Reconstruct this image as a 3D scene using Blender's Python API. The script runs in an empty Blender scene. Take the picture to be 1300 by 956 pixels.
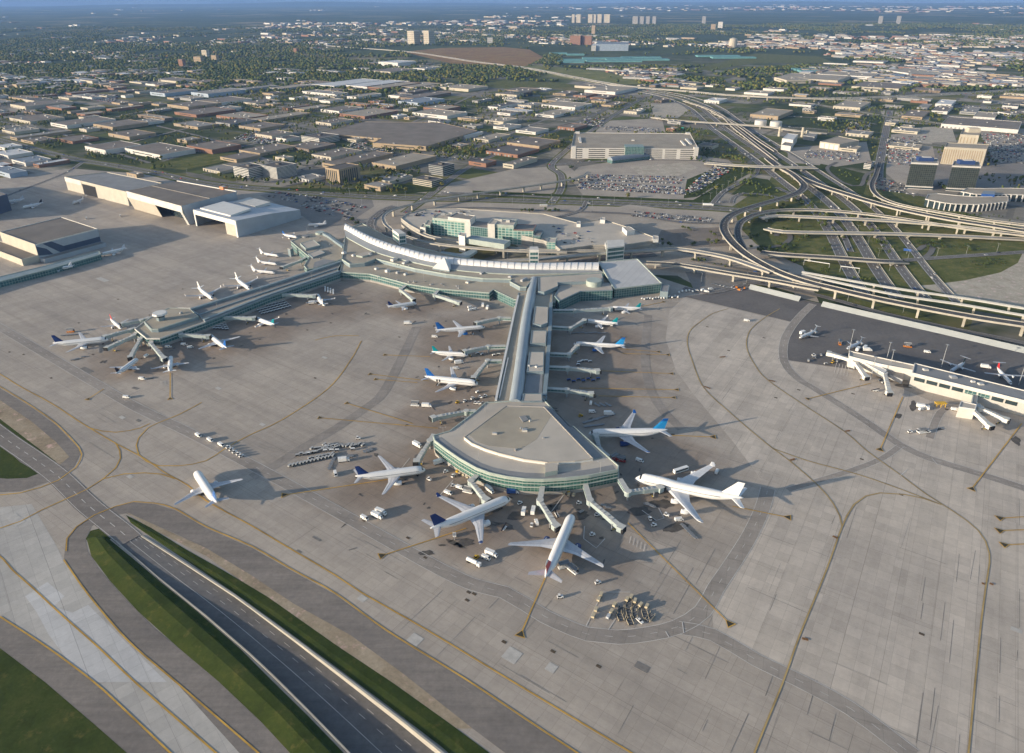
import bpy, math, random
import numpy as np
from mathutils import Vector, Matrix
from mathutils.geometry import tessellate_polygon
R = math.radians
random.seed(7)
rng = np.random.default_rng(7)
scene = bpy.context.scene
col = scene.collection

# ---------------------------------------------------------------- camera
F_PX, V_Y, ROLL, CAM_H = 915.0, -5.0, 0.004, 300.0
PITCH = math.atan((433.5 - V_Y) / F_PX)
cs, sn = math.cos(PITCH), math.sin(PITCH)
cr, sr = math.cos(ROLL), math.sin(ROLL)
cam_data = bpy.data.cameras.new('aerial_camera')
cam = bpy.data.objects.new('aerial_camera', cam_data)
col.objects.link(cam)
right = Vector((cr, -sn * sr, -cs * sr))
fwd = Vector((0, cs, -sn))
up = right.cross(fwd)
M = Matrix((right, up, -fwd)).transposed().to_4x4()
M.translation = Vector((0, 0, CAM_H))
cam.matrix_world = M
cam_data.sensor_width = 36.0
cam_data.lens = F_PX / 1300.0 * 36.0
cam_data.shift_y = -44.5 / 1300.0
cam_data.clip_start = 1.0
cam_data.clip_end = 120000.0
scene.camera = cam

# ---------------------------------------------------------------- sky, sun, exposure
SUN_EL, SUN_AZ = 11.5, 200.0          # azimuth of the direction TO the sun, counter-clockwise from +x
world = bpy.data.worlds.new('World')
scene.world = world
world.use_nodes = True
wn = world.node_tree.nodes
wl = world.node_tree.links
bg = wn['Background']
sky = wn.new('ShaderNodeTexSky')
sky.sky_type = 'NISHITA'
sky.sun_disc = False
sky.sun_elevation = R(SUN_EL)
sky.sun_rotation = R(90.0 - SUN_AZ)
sky.altitude = 300.0
sky.air_density = 1.0
sky.dust_density = 1.2
wl.new(sky.outputs[0], bg.inputs[0])
bg.inputs[1].default_value = 0.135
sun_l = bpy.data.lights.new('sun', 'SUN')
sun_l.energy = 4.6
sun_l.angle = R(0.5)
sun_l.color = (1.0, 0.85, 0.66)
sun = bpy.data.objects.new('sun', sun_l)
col.objects.link(sun)
sd = Vector((math.cos(R(SUN_AZ)) * math.cos(R(SUN_EL)), math.sin(R(SUN_AZ)) * math.cos(R(SUN_EL)), math.sin(R(SUN_EL))))
sun.rotation_euler = sd.to_track_quat('Z', 'Y').to_euler()
vs = scene.view_settings
vs.view_transform = 'Standard'
vs.look = 'None'
vs.exposure = 0.65
vs.gamma = 1.0
vs.use_curve_mapping = False
scene.cycles.use_denoising = True
scene.cycles.max_bounces = 5
scene.cycles.diffuse_bounces = 2
scene.cycles.glossy_bounces = 2
scene.cycles.volume_bounces = 0
scene.cycles.use_adaptive_sampling = True
scene.cycles.adaptive_threshold = 0.02

# ---------------------------------------------------------------- photo pixel -> place on the ground (or on a level z)
def P(px, py, z=0.0):
    u, v = px - 650.0, py - 433.5
    u, v = u * cr - v * sr, u * sr + v * cr
    dy = F_PX * cs - v * sn
    dz = F_PX * sn + v * cs
    t = (CAM_H - z) / dz
    return (u * t, dy * t, z)

def PL(pts, z=0.0):
    return [P(p[0], p[1], z) for p in pts]

def to_px(x, y, z=0.0):
    dx, dy, dz = x, y, z - CAM_H
    c = dy * cs - dz * sn
    if c < 1: return (-9999.0, 9999.0)
    u = dx / c * F_PX
    v = -(dy * sn + dz * cs) / c * F_PX
    return (650 + u * cr + v * sr, 433.5 - u * sr + v * cr)

# ---------------------------------------------------------------- object bookkeeping
def tag(o, label=None, cat=None, group=None, kind=None):
    if label: o['label'] = label
    if cat: o['category'] = cat
    if group: o['group'] = group
    if kind: o['kind'] = kind
    return o

def empty(name, loc=(0, 0, 0), rz=0.0, label=None, cat=None, group=None):
    o = bpy.data.objects.new(name, None)
    o.location = loc
    o.rotation_euler = (0, 0, rz)
    o.empty_display_size = 1.0
    col.objects.link(o)
    return tag(o, label, cat, group)

def copy_tree(src, parent=None, children=None):
    c = src.copy()
    col.objects.link(c)
    if parent: c.parent = parent
    for ch in CH.get(src.name, []):
        copy_tree(ch, c)
    CH.setdefault(c.name, [])
    if parent: CH.setdefault(parent.name, []).append(c)
    return c
CH = {}

class MB:
    """collects faces of one mesh"""
    def __init__(s):
        s.v, s.f, s.m, s.mats = [], [], [], []
    def mi(s, mat):
        if mat is None: return 0
        if mat not in s.mats: s.mats.append(mat)
        return s.mats.index(mat)
    def face(s, pts, mat=None):
        n = len(s.v); s.v.extend(pts); s.f.append(tuple(range(n, n + len(pts)))); s.m.append(s.mi(mat))
    def poly(s, pts, mat=None, holes=None):
        loops = [[Vector(p) for p in pts]] + [[Vector(p) for p in h] for h in (holes or [])]
        flat = [p for l in loops for p in l]
        n = len(s.v); s.v.extend([tuple(p) for p in flat]); k = s.mi(mat)
        for a, b, c in tessellate_polygon(loops):
            A, B, C_ = flat[a], flat[b], flat[c]
            if (B - A).cross(C_ - A).z < 0: b, c = c, b
            s.f.append((n + a, n + b, n + c)); s.m.append(k)
    def box(s, c, size, rz=0.0, mat=None, rx=0.0, top=None):
        sx, sy, sz = size[0] / 2, size[1] / 2, size[2] / 2
        ca, sa = math.cos(rz), math.sin(rz)
        n = len(s.v)
        tx, ty = (top if top else (1.0, 1.0))
        for zz in (-1, 1):
            kx, ky = (tx, ty) if zz > 0 else (1, 1)
            for a, b in ((-1, -1), (1, -1), (1, 1), (-1, 1)):
                x, y, z = a * sx * kx, b * sy * ky, zz * sz
                s.v.append((c[0] + x * ca - y * sa, c[1] + x * sa + y * ca, c[2] + z))
        for q in ((0, 3, 2, 1), (4, 5, 6, 7), (0, 1, 5, 4), (1, 2, 6, 5), (2, 3, 7, 6), (3, 0, 4, 7)):
            s.f.append(tuple(n + i for i in q)); s.m.append(s.mi(mat))
    def walls(s, pts, z0, z1, mat=None, closed=True):
        n = len(pts)
        for i in range(n if closed else n - 1):
            a, b = pts[i], pts[(i + 1) % n]
            s.face([(a[0], a[1], z0), (b[0], b[1], z0), (b[0], b[1], z1), (a[0], a[1], z1)], mat)
    def prism(s, pts, z0, z1, wall=None, roof=None):
        pts = ccw(pts)
        s.walls(pts, z0, z1, wall)
        s.poly([(p[0], p[1], z1) for p in pts], roof if roof else wall)
    def rings(s, rings, mat=None, cap=True, closed=True):
        """loft through rings of equal length"""
        n = len(s.v); k = len(rings[0]); mi = s.mi(mat)
        for r in rings: s.v.extend(r)
        for i in range(len(rings) - 1):
            for j in range(k if closed else k - 1):
                a, b = n + i * k + j, n + i * k + (j + 1) % k
                s.f.append((a, b, b + k, a + k)); s.m.append(mi)
        if cap:
            s.f.append(tuple(n + j for j in reversed(range(k)))); s.m.append(mi)
            e = n + (len(rings) - 1) * k
            s.f.append(tuple(e + j for j in range(k))); s.m.append(mi)
    def tube(s, a, b, r0, r1=None, seg=8, mat=None):
        a, b = Vector(a), Vector(b); r1 = r0 if r1 is None else r1
        d = (b - a).normalized()
        x = d.orthogonal().normalized(); y = d.cross(x)
        rr = []
        for p, r in ((a, r0), (b, r1)):
            rr.append([tuple(p + x * (r * math.cos(2 * math.pi * i / seg)) + y * (r * math.sin(2 * math.pi * i / seg))) for i in range(seg)])
        s.rings(rr, mat)
    def beam(s, a, b, w, h, mat=None):
        """box of width w (across) and height h (up) from a to b, a/b at its centre"""
        a, b = Vector(a), Vector(b); d = (b - a).normalized()
        x = Vector((-d.y, d.x, 0)); x = x.normalized() if x.length > 1e-6 else Vector((1, 0, 0))
        y = d.cross(x)
        if y.z < 0: y = -y
        rr = [[tuple(p + x * (i * w / 2) + y * (j * h / 2)) for i, j in ((-1, -1), (1, -1), (1, 1), (-1, 1))] for p in (a, b)]
        s.rings(rr, mat)
    def build(s, name, mat=None, parent=None, smooth=False, loc=None):
        me = bpy.data.meshes.new(name)
        me.from_pydata(s.v, [], s.f)
        for m_ in (s.mats or [mat]): me.materials.append(m_)
        if len(s.mats) > 1: me.polygons.foreach_set('material_index', s.m)
        if smooth: me.polygons.foreach_set('use_smooth', [True] * len(s.f))
        me.update()
        o = bpy.data.objects.new(name, me)
        col.objects.link(o)
        if loc: o.location = loc
        if parent:
            o.parent = parent
            CH.setdefault(parent.name, []).append(o)
        return o

def ccw(pts):
    a = sum(pts[i][0] * pts[(i + 1) % len(pts)][1] - pts[(i + 1) % len(pts)][0] * pts[i][1] for i in range(len(pts)))
    return list(pts) if a > 0 else list(reversed(pts))

def smooth_path(pts, step=8.0):
    """Catmull-Rom through world points, resampled"""
    p = [Vector(q) for q in pts]
    if len(p) < 3:
        return [tuple(q) for q in p]
    p = [p[0] * 2 - p[1]] + p + [p[-1] * 2 - p[-2]]
    out = []
    for i in range(1, len(p) - 2):
        n = max(1, int((p[i + 1] - p[i]).length / step))
        n = min(n, 24)
        for k in range(n):
            t = k / n
            a, b, c, d = p[i - 1], p[i], p[i + 1], p[i + 2]
            out.append(tuple(0.5 * ((2 * b) + (c - a) * t + (2 * a - 5 * b + 4 * c - d) * t * t + (3 * b - a - 3 * c + d) * t ** 3)))
    out.append(tuple(p[-2]))
    return out

def normals2d(path):
    out = []
    for i in range(len(path)):
        a, b = path[max(0, i - 1)], path[min(len(path) - 1, i + 1)]
        d = Vector((b[0] - a[0], b[1] - a[1])); d = d.normalized() if d.length > 1e-6 else Vector((1, 0))
        out.append((-d.y, d.x))
    return out

def offset(path, d):
    nn = normals2d(path)
    return [(p[0] + n[0] * d, p[1] + n[1] * d, p[2]) for p, n in zip(path, nn)]

def ribbon(mb, path, w0, w1, z=None, mat=None):
    """flat band between the offsets w0 and w1 of a path"""
    a, b = offset(path, w0), offset(path, w1)
    for i in range(len(path) - 1):
        q = [a[i], a[i + 1], b[i + 1], b[i]]
        if w1 > w0: q = [a[i], a[i + 1], b[i + 1], b[i]]
        else: q = [b[i], b[i + 1], a[i + 1], a[i]]
        if z is not None: q = [(p[0], p[1], z) for p in q]
        mb.face(q, mat)

def dashes(mb, path, off, w, on, gap, z=None, mat=None):
    L = 0.0
    o = offset(path, off)
    nn = normals2d(path)
    acc = 0.0
    for i in range(len(o) - 1):
        a, b = Vector(o[i]), Vector(o[i + 1]); l = (b - a).length
        if l < 1e-6: continue
        t = 0.0
        while t < l:
            ph = (acc + t) % (on + gap)
            if ph < on:
                e = min(l, t + on - ph)
                p, q = a.lerp(b, t / l), a.lerp(b, e / l)
                n = Vector((nn[i][0], nn[i][1], 0)) * (w / 2)
                zz = lambda s: (s.x, s.y, s.z if z is None else z)
                mb.face([zz(p - n), zz(q - n), zz(q + n), zz(p + n)], mat)
                t = e + 1e-3
            else:
                t += on + gap - ph
        acc += l

# ---------------------------------------------------------------- materials
MATS = {}
def nd(nt, t, **kw):
    n = nt.nodes.new(t)
    for k, v in kw.items(): setattr(n, k, v)
    return n

def mat(name, c, rough=0.8, metal=0.0, var=0.12, scale=0.15, spec=0.3, c2=None, world_space=False, detail=4.0, bump=0.0):
    """principled with a noise-driven tone variation; c2 = second colour to wander towards"""
    if name in MATS: return MATS[name]
    m = bpy.data.materials.new(name); m.use_nodes = True
    nt = m.node_tree; b = nt.nodes['Principled BSDF']
    b.inputs['Roughness'].default_value = rough
    b.inputs['Metallic'].default_value = metal
    b.inputs['Specular IOR Level'].default_value = spec
    if var or c2:
        if world_space:
            g = nd(nt, 'ShaderNodeNewGeometry'); src = g.outputs['Position']
        else:
            g = nd(nt, 'ShaderNodeTexCoord'); src = g.outputs['Object']
        no = nd(nt, 'ShaderNodeTexNoise'); no.inputs['Scale'].default_value = scale; no.inputs['Detail'].default_value = detail
        no.inputs['Roughness'].default_value = 0.65
        nt.links.new(src, no.inputs['Vector'])
        ra = nd(nt, 'ShaderNodeValToRGB')
        ra.color_ramp.elements[0].position = 0.32; ra.color_ramp.elements[1].position = 0.68
        lo = [max(0, x * (1 - var)) for x in c]; hi = [min(1, x * (1 + var)) for x in (c2 or c)]
        ra.color_ramp.elements[0].color = (*lo, 1); ra.color_ramp.elements[1].color = (*hi, 1)
        nt.links.new(no.outputs['Fac'], ra.inputs['Fac'])
        nt.links.new(ra.outputs['Color'], b.inputs['Base Color'])
    else:
        b.inputs['Base Color'].default_value = (*c, 1)
    MATS[name] = m
    return m

def mixc(nt, fac, a, b, mode='MIX'):
    m = nd(nt, 'ShaderNodeMix', data_type='RGBA', blend_type=mode)
    for sock, v in ((m.inputs[0], fac), (m.inputs[6], a), (m.inputs[7], b)):
        if hasattr(v, 'links'): nt.links.new(v, sock)
        elif isinstance(v, (int, float)): sock.default_value = v
        else: sock.default_value = (*v, 1)
    return m.outputs[2]

def ramp(nt, fac, stops, interp='LINEAR'):
    r = nd(nt, 'ShaderNodeValToRGB')
    r.color_ramp.interpolation = interp
    while len(r.color_ramp.elements) < len(stops): r.color_ramp.elements.new(0.5)
    for e, (p, c) in zip(r.color_ramp.elements, stops):
        e.position = p; e.color = (*c, 1) if len(c) == 3 else c
    nt.links.new(fac, r.inputs['Fac'])
    return r.outputs['Color']

def noise(nt, vec, scale, detail=4.0, rough=0.6, stretch=None, rz=0.0):
    if stretch or rz:
        mp = nd(nt, 'ShaderNodeMapping'); mp.inputs['Rotation'].default_value = (0, 0, rz)
        mp.inputs['Scale'].default_value = stretch or (1, 1, 1)
        nt.links.new(vec, mp.inputs['Vector']); vec = mp.outputs[0]
    n = nd(nt, 'ShaderNodeTexNoise'); n.inputs['Scale'].default_value = scale
    n.inputs['Detail'].default_value = detail; n.inputs['Roughness'].default_value = rough
    nt.links.new(vec, n.inputs['Vector'])
    return n.outputs['Fac']

def concrete_mat(name, base, angle, slab=(7.5, 7.5), joint=0.78, tone=0.04, stain=0.35, lane=22.0, wear=()):
    """apron concrete: slabs with their own tone, joints, long lanes poured together, rubber and oil stains"""
    m = bpy.data.materials.new(name); m.use_nodes = True; nt = m.node_tree; b = nt.nodes['Principled BSDF']
    b.inputs['Roughness'].default_value = 0.85; b.inputs['Specular IOR Level'].default_value = 0.25
    g = nd(nt, 'ShaderNodeNewGeometry').outputs['Position']
    mp = nd(nt, 'ShaderNodeMapping'); mp.inputs['Rotation'].default_value = (0, 0, -angle)
    nt.links.new(g, mp.inputs['Vector']); gv = mp.outputs[0]
    br = nd(nt, 'ShaderNodeTexBrick', offset=0.0, squash=1.0)
    br.inputs['Scale'].default_value = 1.0; br.inputs['Brick Width'].default_value = slab[0]; br.inputs['Row Height'].default_value = slab[1]
    br.inputs['Mortar Size'].default_value = 0.10; br.inputs['Mortar Smooth'].default_value = 0.3; br.inputs['Bias'].default_value = 0.0
    br.inputs['Color1'].default_value = (1 - tone,) * 3 + (1,); br.inputs['Color2'].default_value = (1 + tone,) * 3 + (1,)
    br.inputs['Mortar'].default_value = (joint,) * 3 + (1,)
    nt.links.new(gv, br.inputs['Vector'])
    b2 = nd(nt, 'ShaderNodeTexBrick', offset=0.37, squash=1.0)
    b2.inputs['Scale'].default_value = 1.0; b2.inputs['Brick Width'].default_value = lane * 7; b2.inputs['Row Height'].default_value = lane
    b2.inputs['Mortar Size'].default_value = 0.16; b2.inputs['Mortar Smooth'].default_value = 0.4
    b2.inputs['Color1'].default_value = (0.95, 0.95, 0.95, 1); b2.inputs['Color2'].default_value = (1.05, 1.05, 1.05, 1); b2.inputs['Mortar'].default_value = (0.72, 0.72, 0.72, 1)
    nt.links.new(gv, b2.inputs['Vector'])
    c = mixc(nt, 1.0, base, br.outputs['Color'], 'MULTIPLY')
    c = mixc(nt, 1.0, c, b2.outputs['Color'], 'MULTIPLY')
    n1 = noise(nt, g, 0.012, 6, 0.62)
    c = mixc(nt, 1.0, c, ramp(nt, n1, [(0.3, (0.88, 0.88, 0.89)), (0.72, (1.08, 1.07, 1.05))]), 'MULTIPLY')
    n2 = noise(nt, gv, 0.05, 5, 0.7, stretch=(0.12, 1.0, 1.0))
    c = mixc(nt, stain, c, ramp(nt, n2, [(0.34, (0.55, 0.55, 0.56)), (0.56, (1, 1, 1))]), 'MULTIPLY')
    n4 = noise(nt, gv, 0.05, 5, 0.7, stretch=(1.0, 0.16, 1.0))
    c = mixc(nt, stain * 0.6, c, ramp(nt, n4, [(0.36, (0.6, 0.6, 0.6)), (0.55, (1, 1, 1))]), 'MULTIPLY')
    if wear:      # ground browned by use where aircraft stand: spots with uneven edges
        wob = nd(nt, 'ShaderNodeVectorMath', operation='SCALE'); wob.inputs['Scale'].default_value = 70.0
        nw = nd(nt, 'ShaderNodeTexNoise'); nw.inputs['Scale'].default_value = 0.02; nw.inputs['Detail'].default_value = 4.0
        nt.links.new(g, nw.inputs['Vector'])
        sb = nd(nt, 'ShaderNodeVectorMath', operation='SUBTRACT'); nt.links.new(nw.outputs['Color'], sb.inputs[0]); sb.inputs[1].default_value = (0.5, 0.5, 0.5)
        nt.links.new(sb.outputs[0], wob.inputs[0])
        ad = nd(nt, 'ShaderNodeVectorMath', operation='ADD'); nt.links.new(g, ad.inputs[0]); nt.links.new(wob.outputs[0], ad.inputs[1])
        tot = None
        for (px, py), rad, soft in wear:
            q = P(px, py)
            ds = nd(nt, 'ShaderNodeVectorMath', operation='DISTANCE'); nt.links.new(ad.outputs[0], ds.inputs[0]); ds.inputs[1].default_value = q
            mr = nd(nt, 'ShaderNodeMapRange', interpolation_type='SMOOTHSTEP'); mr.inputs['From Min'].default_value = rad; mr.inputs['From Max'].default_value = rad - soft
            nt.links.new(ds.outputs['Value'], mr.inputs['Value'])
            if tot is None: tot = mr.outputs[0]
            else:
                mx = nd(nt, 'ShaderNodeMath', operation='MAXIMUM'); nt.links.new(tot, mx.inputs[0]); nt.links.new(mr.outputs[0], mx.inputs[1]); tot = mx.outputs[0]
        c = mixc(nt, tot, c, mixc(nt, 1.0, c, (0.71, 0.655, 0.615), 'MULTIPLY'))
    n3 = noise(nt, g, 0.22, 6, 0.75)
    c = mixc(nt, 0.5, c, ramp(nt, n3, [(0.3, (0.8, 0.79, 0.78)), (0.6, (1.04, 1.04, 1.04))]), 'MULTIPLY')
    nt.links.new(c, b.inputs['Base Color'])
    MATS[name] = m
    return m

def asphalt_mat(name, base, streak=0.0, angle=0.0):
    m = bpy.data.materials.new(name); m.use_nodes = True; nt = m.node_tree; b = nt.nodes['Principled BSDF']
    b.inputs['Roughness'].default_value = 0.9; b.inputs['Specular IOR Level'].default_value = 0.25
    g = nd(nt, 'ShaderNodeNewGeometry').outputs['Position']
    c = mixc(nt, 1.0, base, ramp(nt, noise(nt, g, 0.02, 7, 0.65), [(0.3, (0.78, 0.78, 0.8)), (0.7, (1.2, 1.18, 1.16))]), 'MULTIPLY')
    c = mixc(nt, 1.0, c, ramp(nt, noise(nt, g, 0.35, 5, 0.7), [(0.3, (0.86, 0.86, 0.86)), (0.65, (1.1, 1.1, 1.1))]), 'MULTIPLY')
    if streak:
        c = mixc(nt, streak, c, ramp(nt, noise(nt, g, 0.25, 4, 0.7, stretch=(0.06, 1, 1), rz=-angle), [(0.35, (0.6, 0.6, 0.6)), (0.6, (1.1, 1.1, 1.1))]), 'MULTIPLY')
    nt.links.new(c, b.inputs['Base Color'])
    MATS[name] = m
    return m

def grass_mat(name, a, b_, c_, scale=0.05):
    m = bpy.data.materials.new(name); m.use_nodes = True; nt = m.node_tree; b = nt.nodes['Principled BSDF']
    b.inputs['Roughness'].default_value = 0.95; b.inputs['Specular IOR Level'].default_value = 0.1
    g = nd(nt, 'ShaderNodeNewGeometry').outputs['Position']
    c = ramp(nt, noise(nt, g, scale, 7, 0.68), [(0.28, a), (0.5, b_), (0.72, c_)])
    c = mixc(nt, ramp(nt, noise(nt, g, scale * 2.6, 6, 0.7), [(0.56, (0, 0, 0)), (0.7, (.75, .75, .75))]), c, tuple(x * k for x, k in zip(c_, (1.7, 1.35, 1.6))))
    c = mixc(nt, 0.8, c, ramp(nt, noise(nt, g, scale * 9, 5, 0.75), [(0.3, (0.72, 0.74, 0.7)), (0.68, (1.2, 1.18, 1.15))]), 'MULTIPLY')
    nt.links.new(c, b.inputs['Base Color'])
    MATS[name] = m
    return m

def glass_wall_mat(name, glass, frame, bay=3.0, row=2.6, mort=0.18, rough=0.15, var=0.25):
    """curtain wall: panes in frames, laid out along the wall and up it"""
    m = bpy.data.materials.new(name); m.use_nodes = True; nt = m.node_tree; b = nt.nodes['Principled BSDF']
    geo = nd(nt, 'ShaderNodeNewGeometry')
    # horizontal distance along the wall = position . (normal x up)
    cx = nd(nt, 'ShaderNodeVectorMath', operation='CROSS_PRODUCT'); nt.links.new(geo.outputs['True Normal'], cx.inputs[0]); cx.inputs[1].default_value = (0, 0, 1)
    dt = nd(nt, 'ShaderNodeVectorMath', operation='DOT_PRODUCT'); nt.links.new(cx.outputs[0], dt.inputs[0]); nt.links.new(geo.outputs['Position'], dt.inputs[1])
    sx = nd(nt, 'ShaderNodeSeparateXYZ'); nt.links.new(geo.outputs['Position'], sx.inputs[0])
    cb = nd(nt, 'ShaderNodeCombineXYZ'); nt.links.new(dt.outputs['Value'], cb.inputs[0]); nt.links.new(sx.outputs['Z'], cb.inputs[1])
    br = nd(nt, 'ShaderNodeTexBrick', offset=0.0)
    br.inputs['Scale'].default_value = 1.0; br.inputs['Brick Width'].default_value = bay; br.inputs['Row Height'].default_value = row
    br.inputs['Mortar Size'].default_value = mort; br.inputs['Mortar Smooth'].default_value = 0.1
    lo = [x * (1 - var) for x in glass]; hi = [min(1, x * (1 + var)) for x in glass]
    br.inputs['Color1'].default_value = (*lo, 1); br.inputs['Color2'].default_value = (*hi, 1); br.inputs['Mortar'].default_value = (*frame, 1)
    nt.links.new(cb.outputs[0], br.inputs['Vector'])
    nt.links.new(br.outputs['Color'], b.inputs['Base Color'])
    rr = nd(nt, 'ShaderNodeMapRange'); rr.inputs['To Min'].default_value = rough; rr.inputs['To Max'].default_value = 0.6
    nt.links.new(br.outputs['Fac'], rr.inputs['Value']); nt.links.new(rr.outputs[0], b.inputs['Roughness'])
    b.inputs['Specular IOR Level'].default_value = 0.5
    MATS[name] = m
    return m

def ribbed_mat(name, base, period, angle=None, depth=0.75, rough=0.5, metal=0.0):
    """standing-seam metal sheet; seams run along the world direction `angle` (None = horizontal position along wall)"""
    m = bpy.data.materials.new(name); m.use_nodes = True; nt = m.node_tree; b = nt.nodes['Principled BSDF']
    b.inputs['Roughness'].default_value = rough; b.inputs['Metallic'].default_value = metal
    geo = nd(nt, 'ShaderNodeNewGeometry')
    if angle is None:
        cx = nd(nt, 'ShaderNodeVectorMath', operation='CROSS_PRODUCT'); nt.links.new(geo.outputs['True Normal'], cx.inputs[0]); cx.inputs[1].default_value = (0, 0, 1)
        src = cx.outputs[0]
    else:
        src = None
    dt = nd(nt, 'ShaderNodeVectorMath', operation='DOT_PRODUCT')
    if src: nt.links.new(src, dt.inputs[0])
    else: dt.inputs[0].default_value = (-math.sin(angle), math.cos(angle), 0)
    nt.links.new(geo.outputs['Position'], dt.inputs[1])
    fr = nd(nt, 'ShaderNodeMath', operation='PINGPONG'); fr.inputs[1].default_value = period / 2
    nt.links.new(dt.outputs['Value'], fr.inputs[0])
    k = ramp(nt, fr.outputs[0], [(0.0, (depth,) * 3), (min(0.9, period * 0.10), (1, 1, 1))])
    c = mixc(nt, 1.0, base, k, 'MULTIPLY')
    c = mixc(nt, 1.0, c, ramp(nt, noise(nt, geo.outputs['Position'], 0.05, 5, 0.65), [(0.3, (0.86, 0.86, 0.87)), (0.7, (1.08, 1.08, 1.07))]), 'MULTIPLY')
    nt.links.new(c, b.inputs['Base Color'])
    MATS[name] = m
    return m
# ================================================================ THE GROUND
G1A, G2A = R(-35.3), R(54.7)           # the two directions of the airport grid
WEAR = [((665, 620), 95, 60), ((610, 660), 55, 40), ((720, 690), 50, 40), ((805, 640), 45, 40), ((740, 450), 95, 50), ((740, 510), 60, 40), ((600, 430), 75, 50), ((585, 490), 60, 40), ((520, 385), 70, 45), ((400, 385), 90, 50), ((290, 425), 90, 50), ((190, 450), 70, 40), ((620, 590), 90, 40), ((830, 590), 60, 40), ((480, 620), 60, 50), ((570, 540), 55, 40)]
A_CONC = concrete_mat('apron_concrete', (0.43, 0.377, 0.322), G1A, wear=WEAR)
A_CONC2 = concrete_mat('apron_concrete_east', (0.53, 0.468, 0.402), R(57.6), lane=19.0, tone=0.07)
A_LIGHT = concrete_mat('taxiway_concrete', (0.48, 0.455, 0.42), R(-50), tone=0.07, stain=0.25)
ASPH = asphalt_mat('asphalt', (0.085, 0.083, 0.082))
ASPH_D = asphalt_mat('dark_asphalt', (0.145, 0.136, 0.13))
ASPH_SH = asphalt_mat('shoulder_asphalt', (0.225, 0.2, 0.178), 0.35, G1A)
ASPH_RD = asphalt_mat('road_asphalt', (0.16, 0.152, 0.143))
ASPH_OLD = asphalt_mat('worn_asphalt', (0.23, 0.212, 0.192))
LOT = asphalt_mat('parking_lot', (0.37, 0.325, 0.27))
GRASS = grass_mat('mown_grass', (0.030, 0.044, 0.010), (0.047, 0.066, 0.015), (0.075, 0.085, 0.022))
GRASS_R = grass_mat('rough_grass', (0.07, 0.085, 0.022), (0.115, 0.125, 0.036), (0.19, 0.17, 0.065))
GRAVEL = grass_mat('tan_gravel', (0.24, 0.185, 0.13), (0.34, 0.275, 0.20), (0.42, 0.35, 0.27))
DIRT = grass_mat('sandy_ground', (0.33, 0.29, 0.235), (0.43, 0.385, 0.32), (0.52, 0.47, 0.40))
BROWN = grass_mat('brown_field', (0.20, 0.125, 0.06), (0.28, 0.165, 0.075), (0.28, 0.22, 0.09), scale=0.01)
YEL = mat('yellow_paint', (0.50, 0.30, 0.06), 0.7, var=0.35, scale=0.05, world_space=True)
YEL_F = mat('faded_yellow_paint', (0.40, 0.28, 0.11), 0.8, var=0.3, scale=0.05, world_space=True)
WHT = mat('white_paint', (0.62, 0.61, 0.58), 0.7, var=0.25, scale=0.1, world_space=True)
WHT_F = mat('faded_white_paint', (0.56, 0.53, 0.49), 0.8, var=0.2, scale=0.1, world_space=True)
BLKP = mat('black_paint', (0.05, 0.045, 0.03), 0.8, var=0.2, scale=1)
CONC = mat('cast_concrete', (0.40, 0.37, 0.31), 0.8, var=0.16, scale=0.08, world_space=True)
CONC_W = mat('pale_concrete', (0.40, 0.375, 0.325), 0.8, var=0.12, scale=0.08, world_space=True)
CONC_D = mat('grey_concrete', (0.33, 0.315, 0.29), 0.85, var=0.18, scale=0.08, world_space=True)

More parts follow.
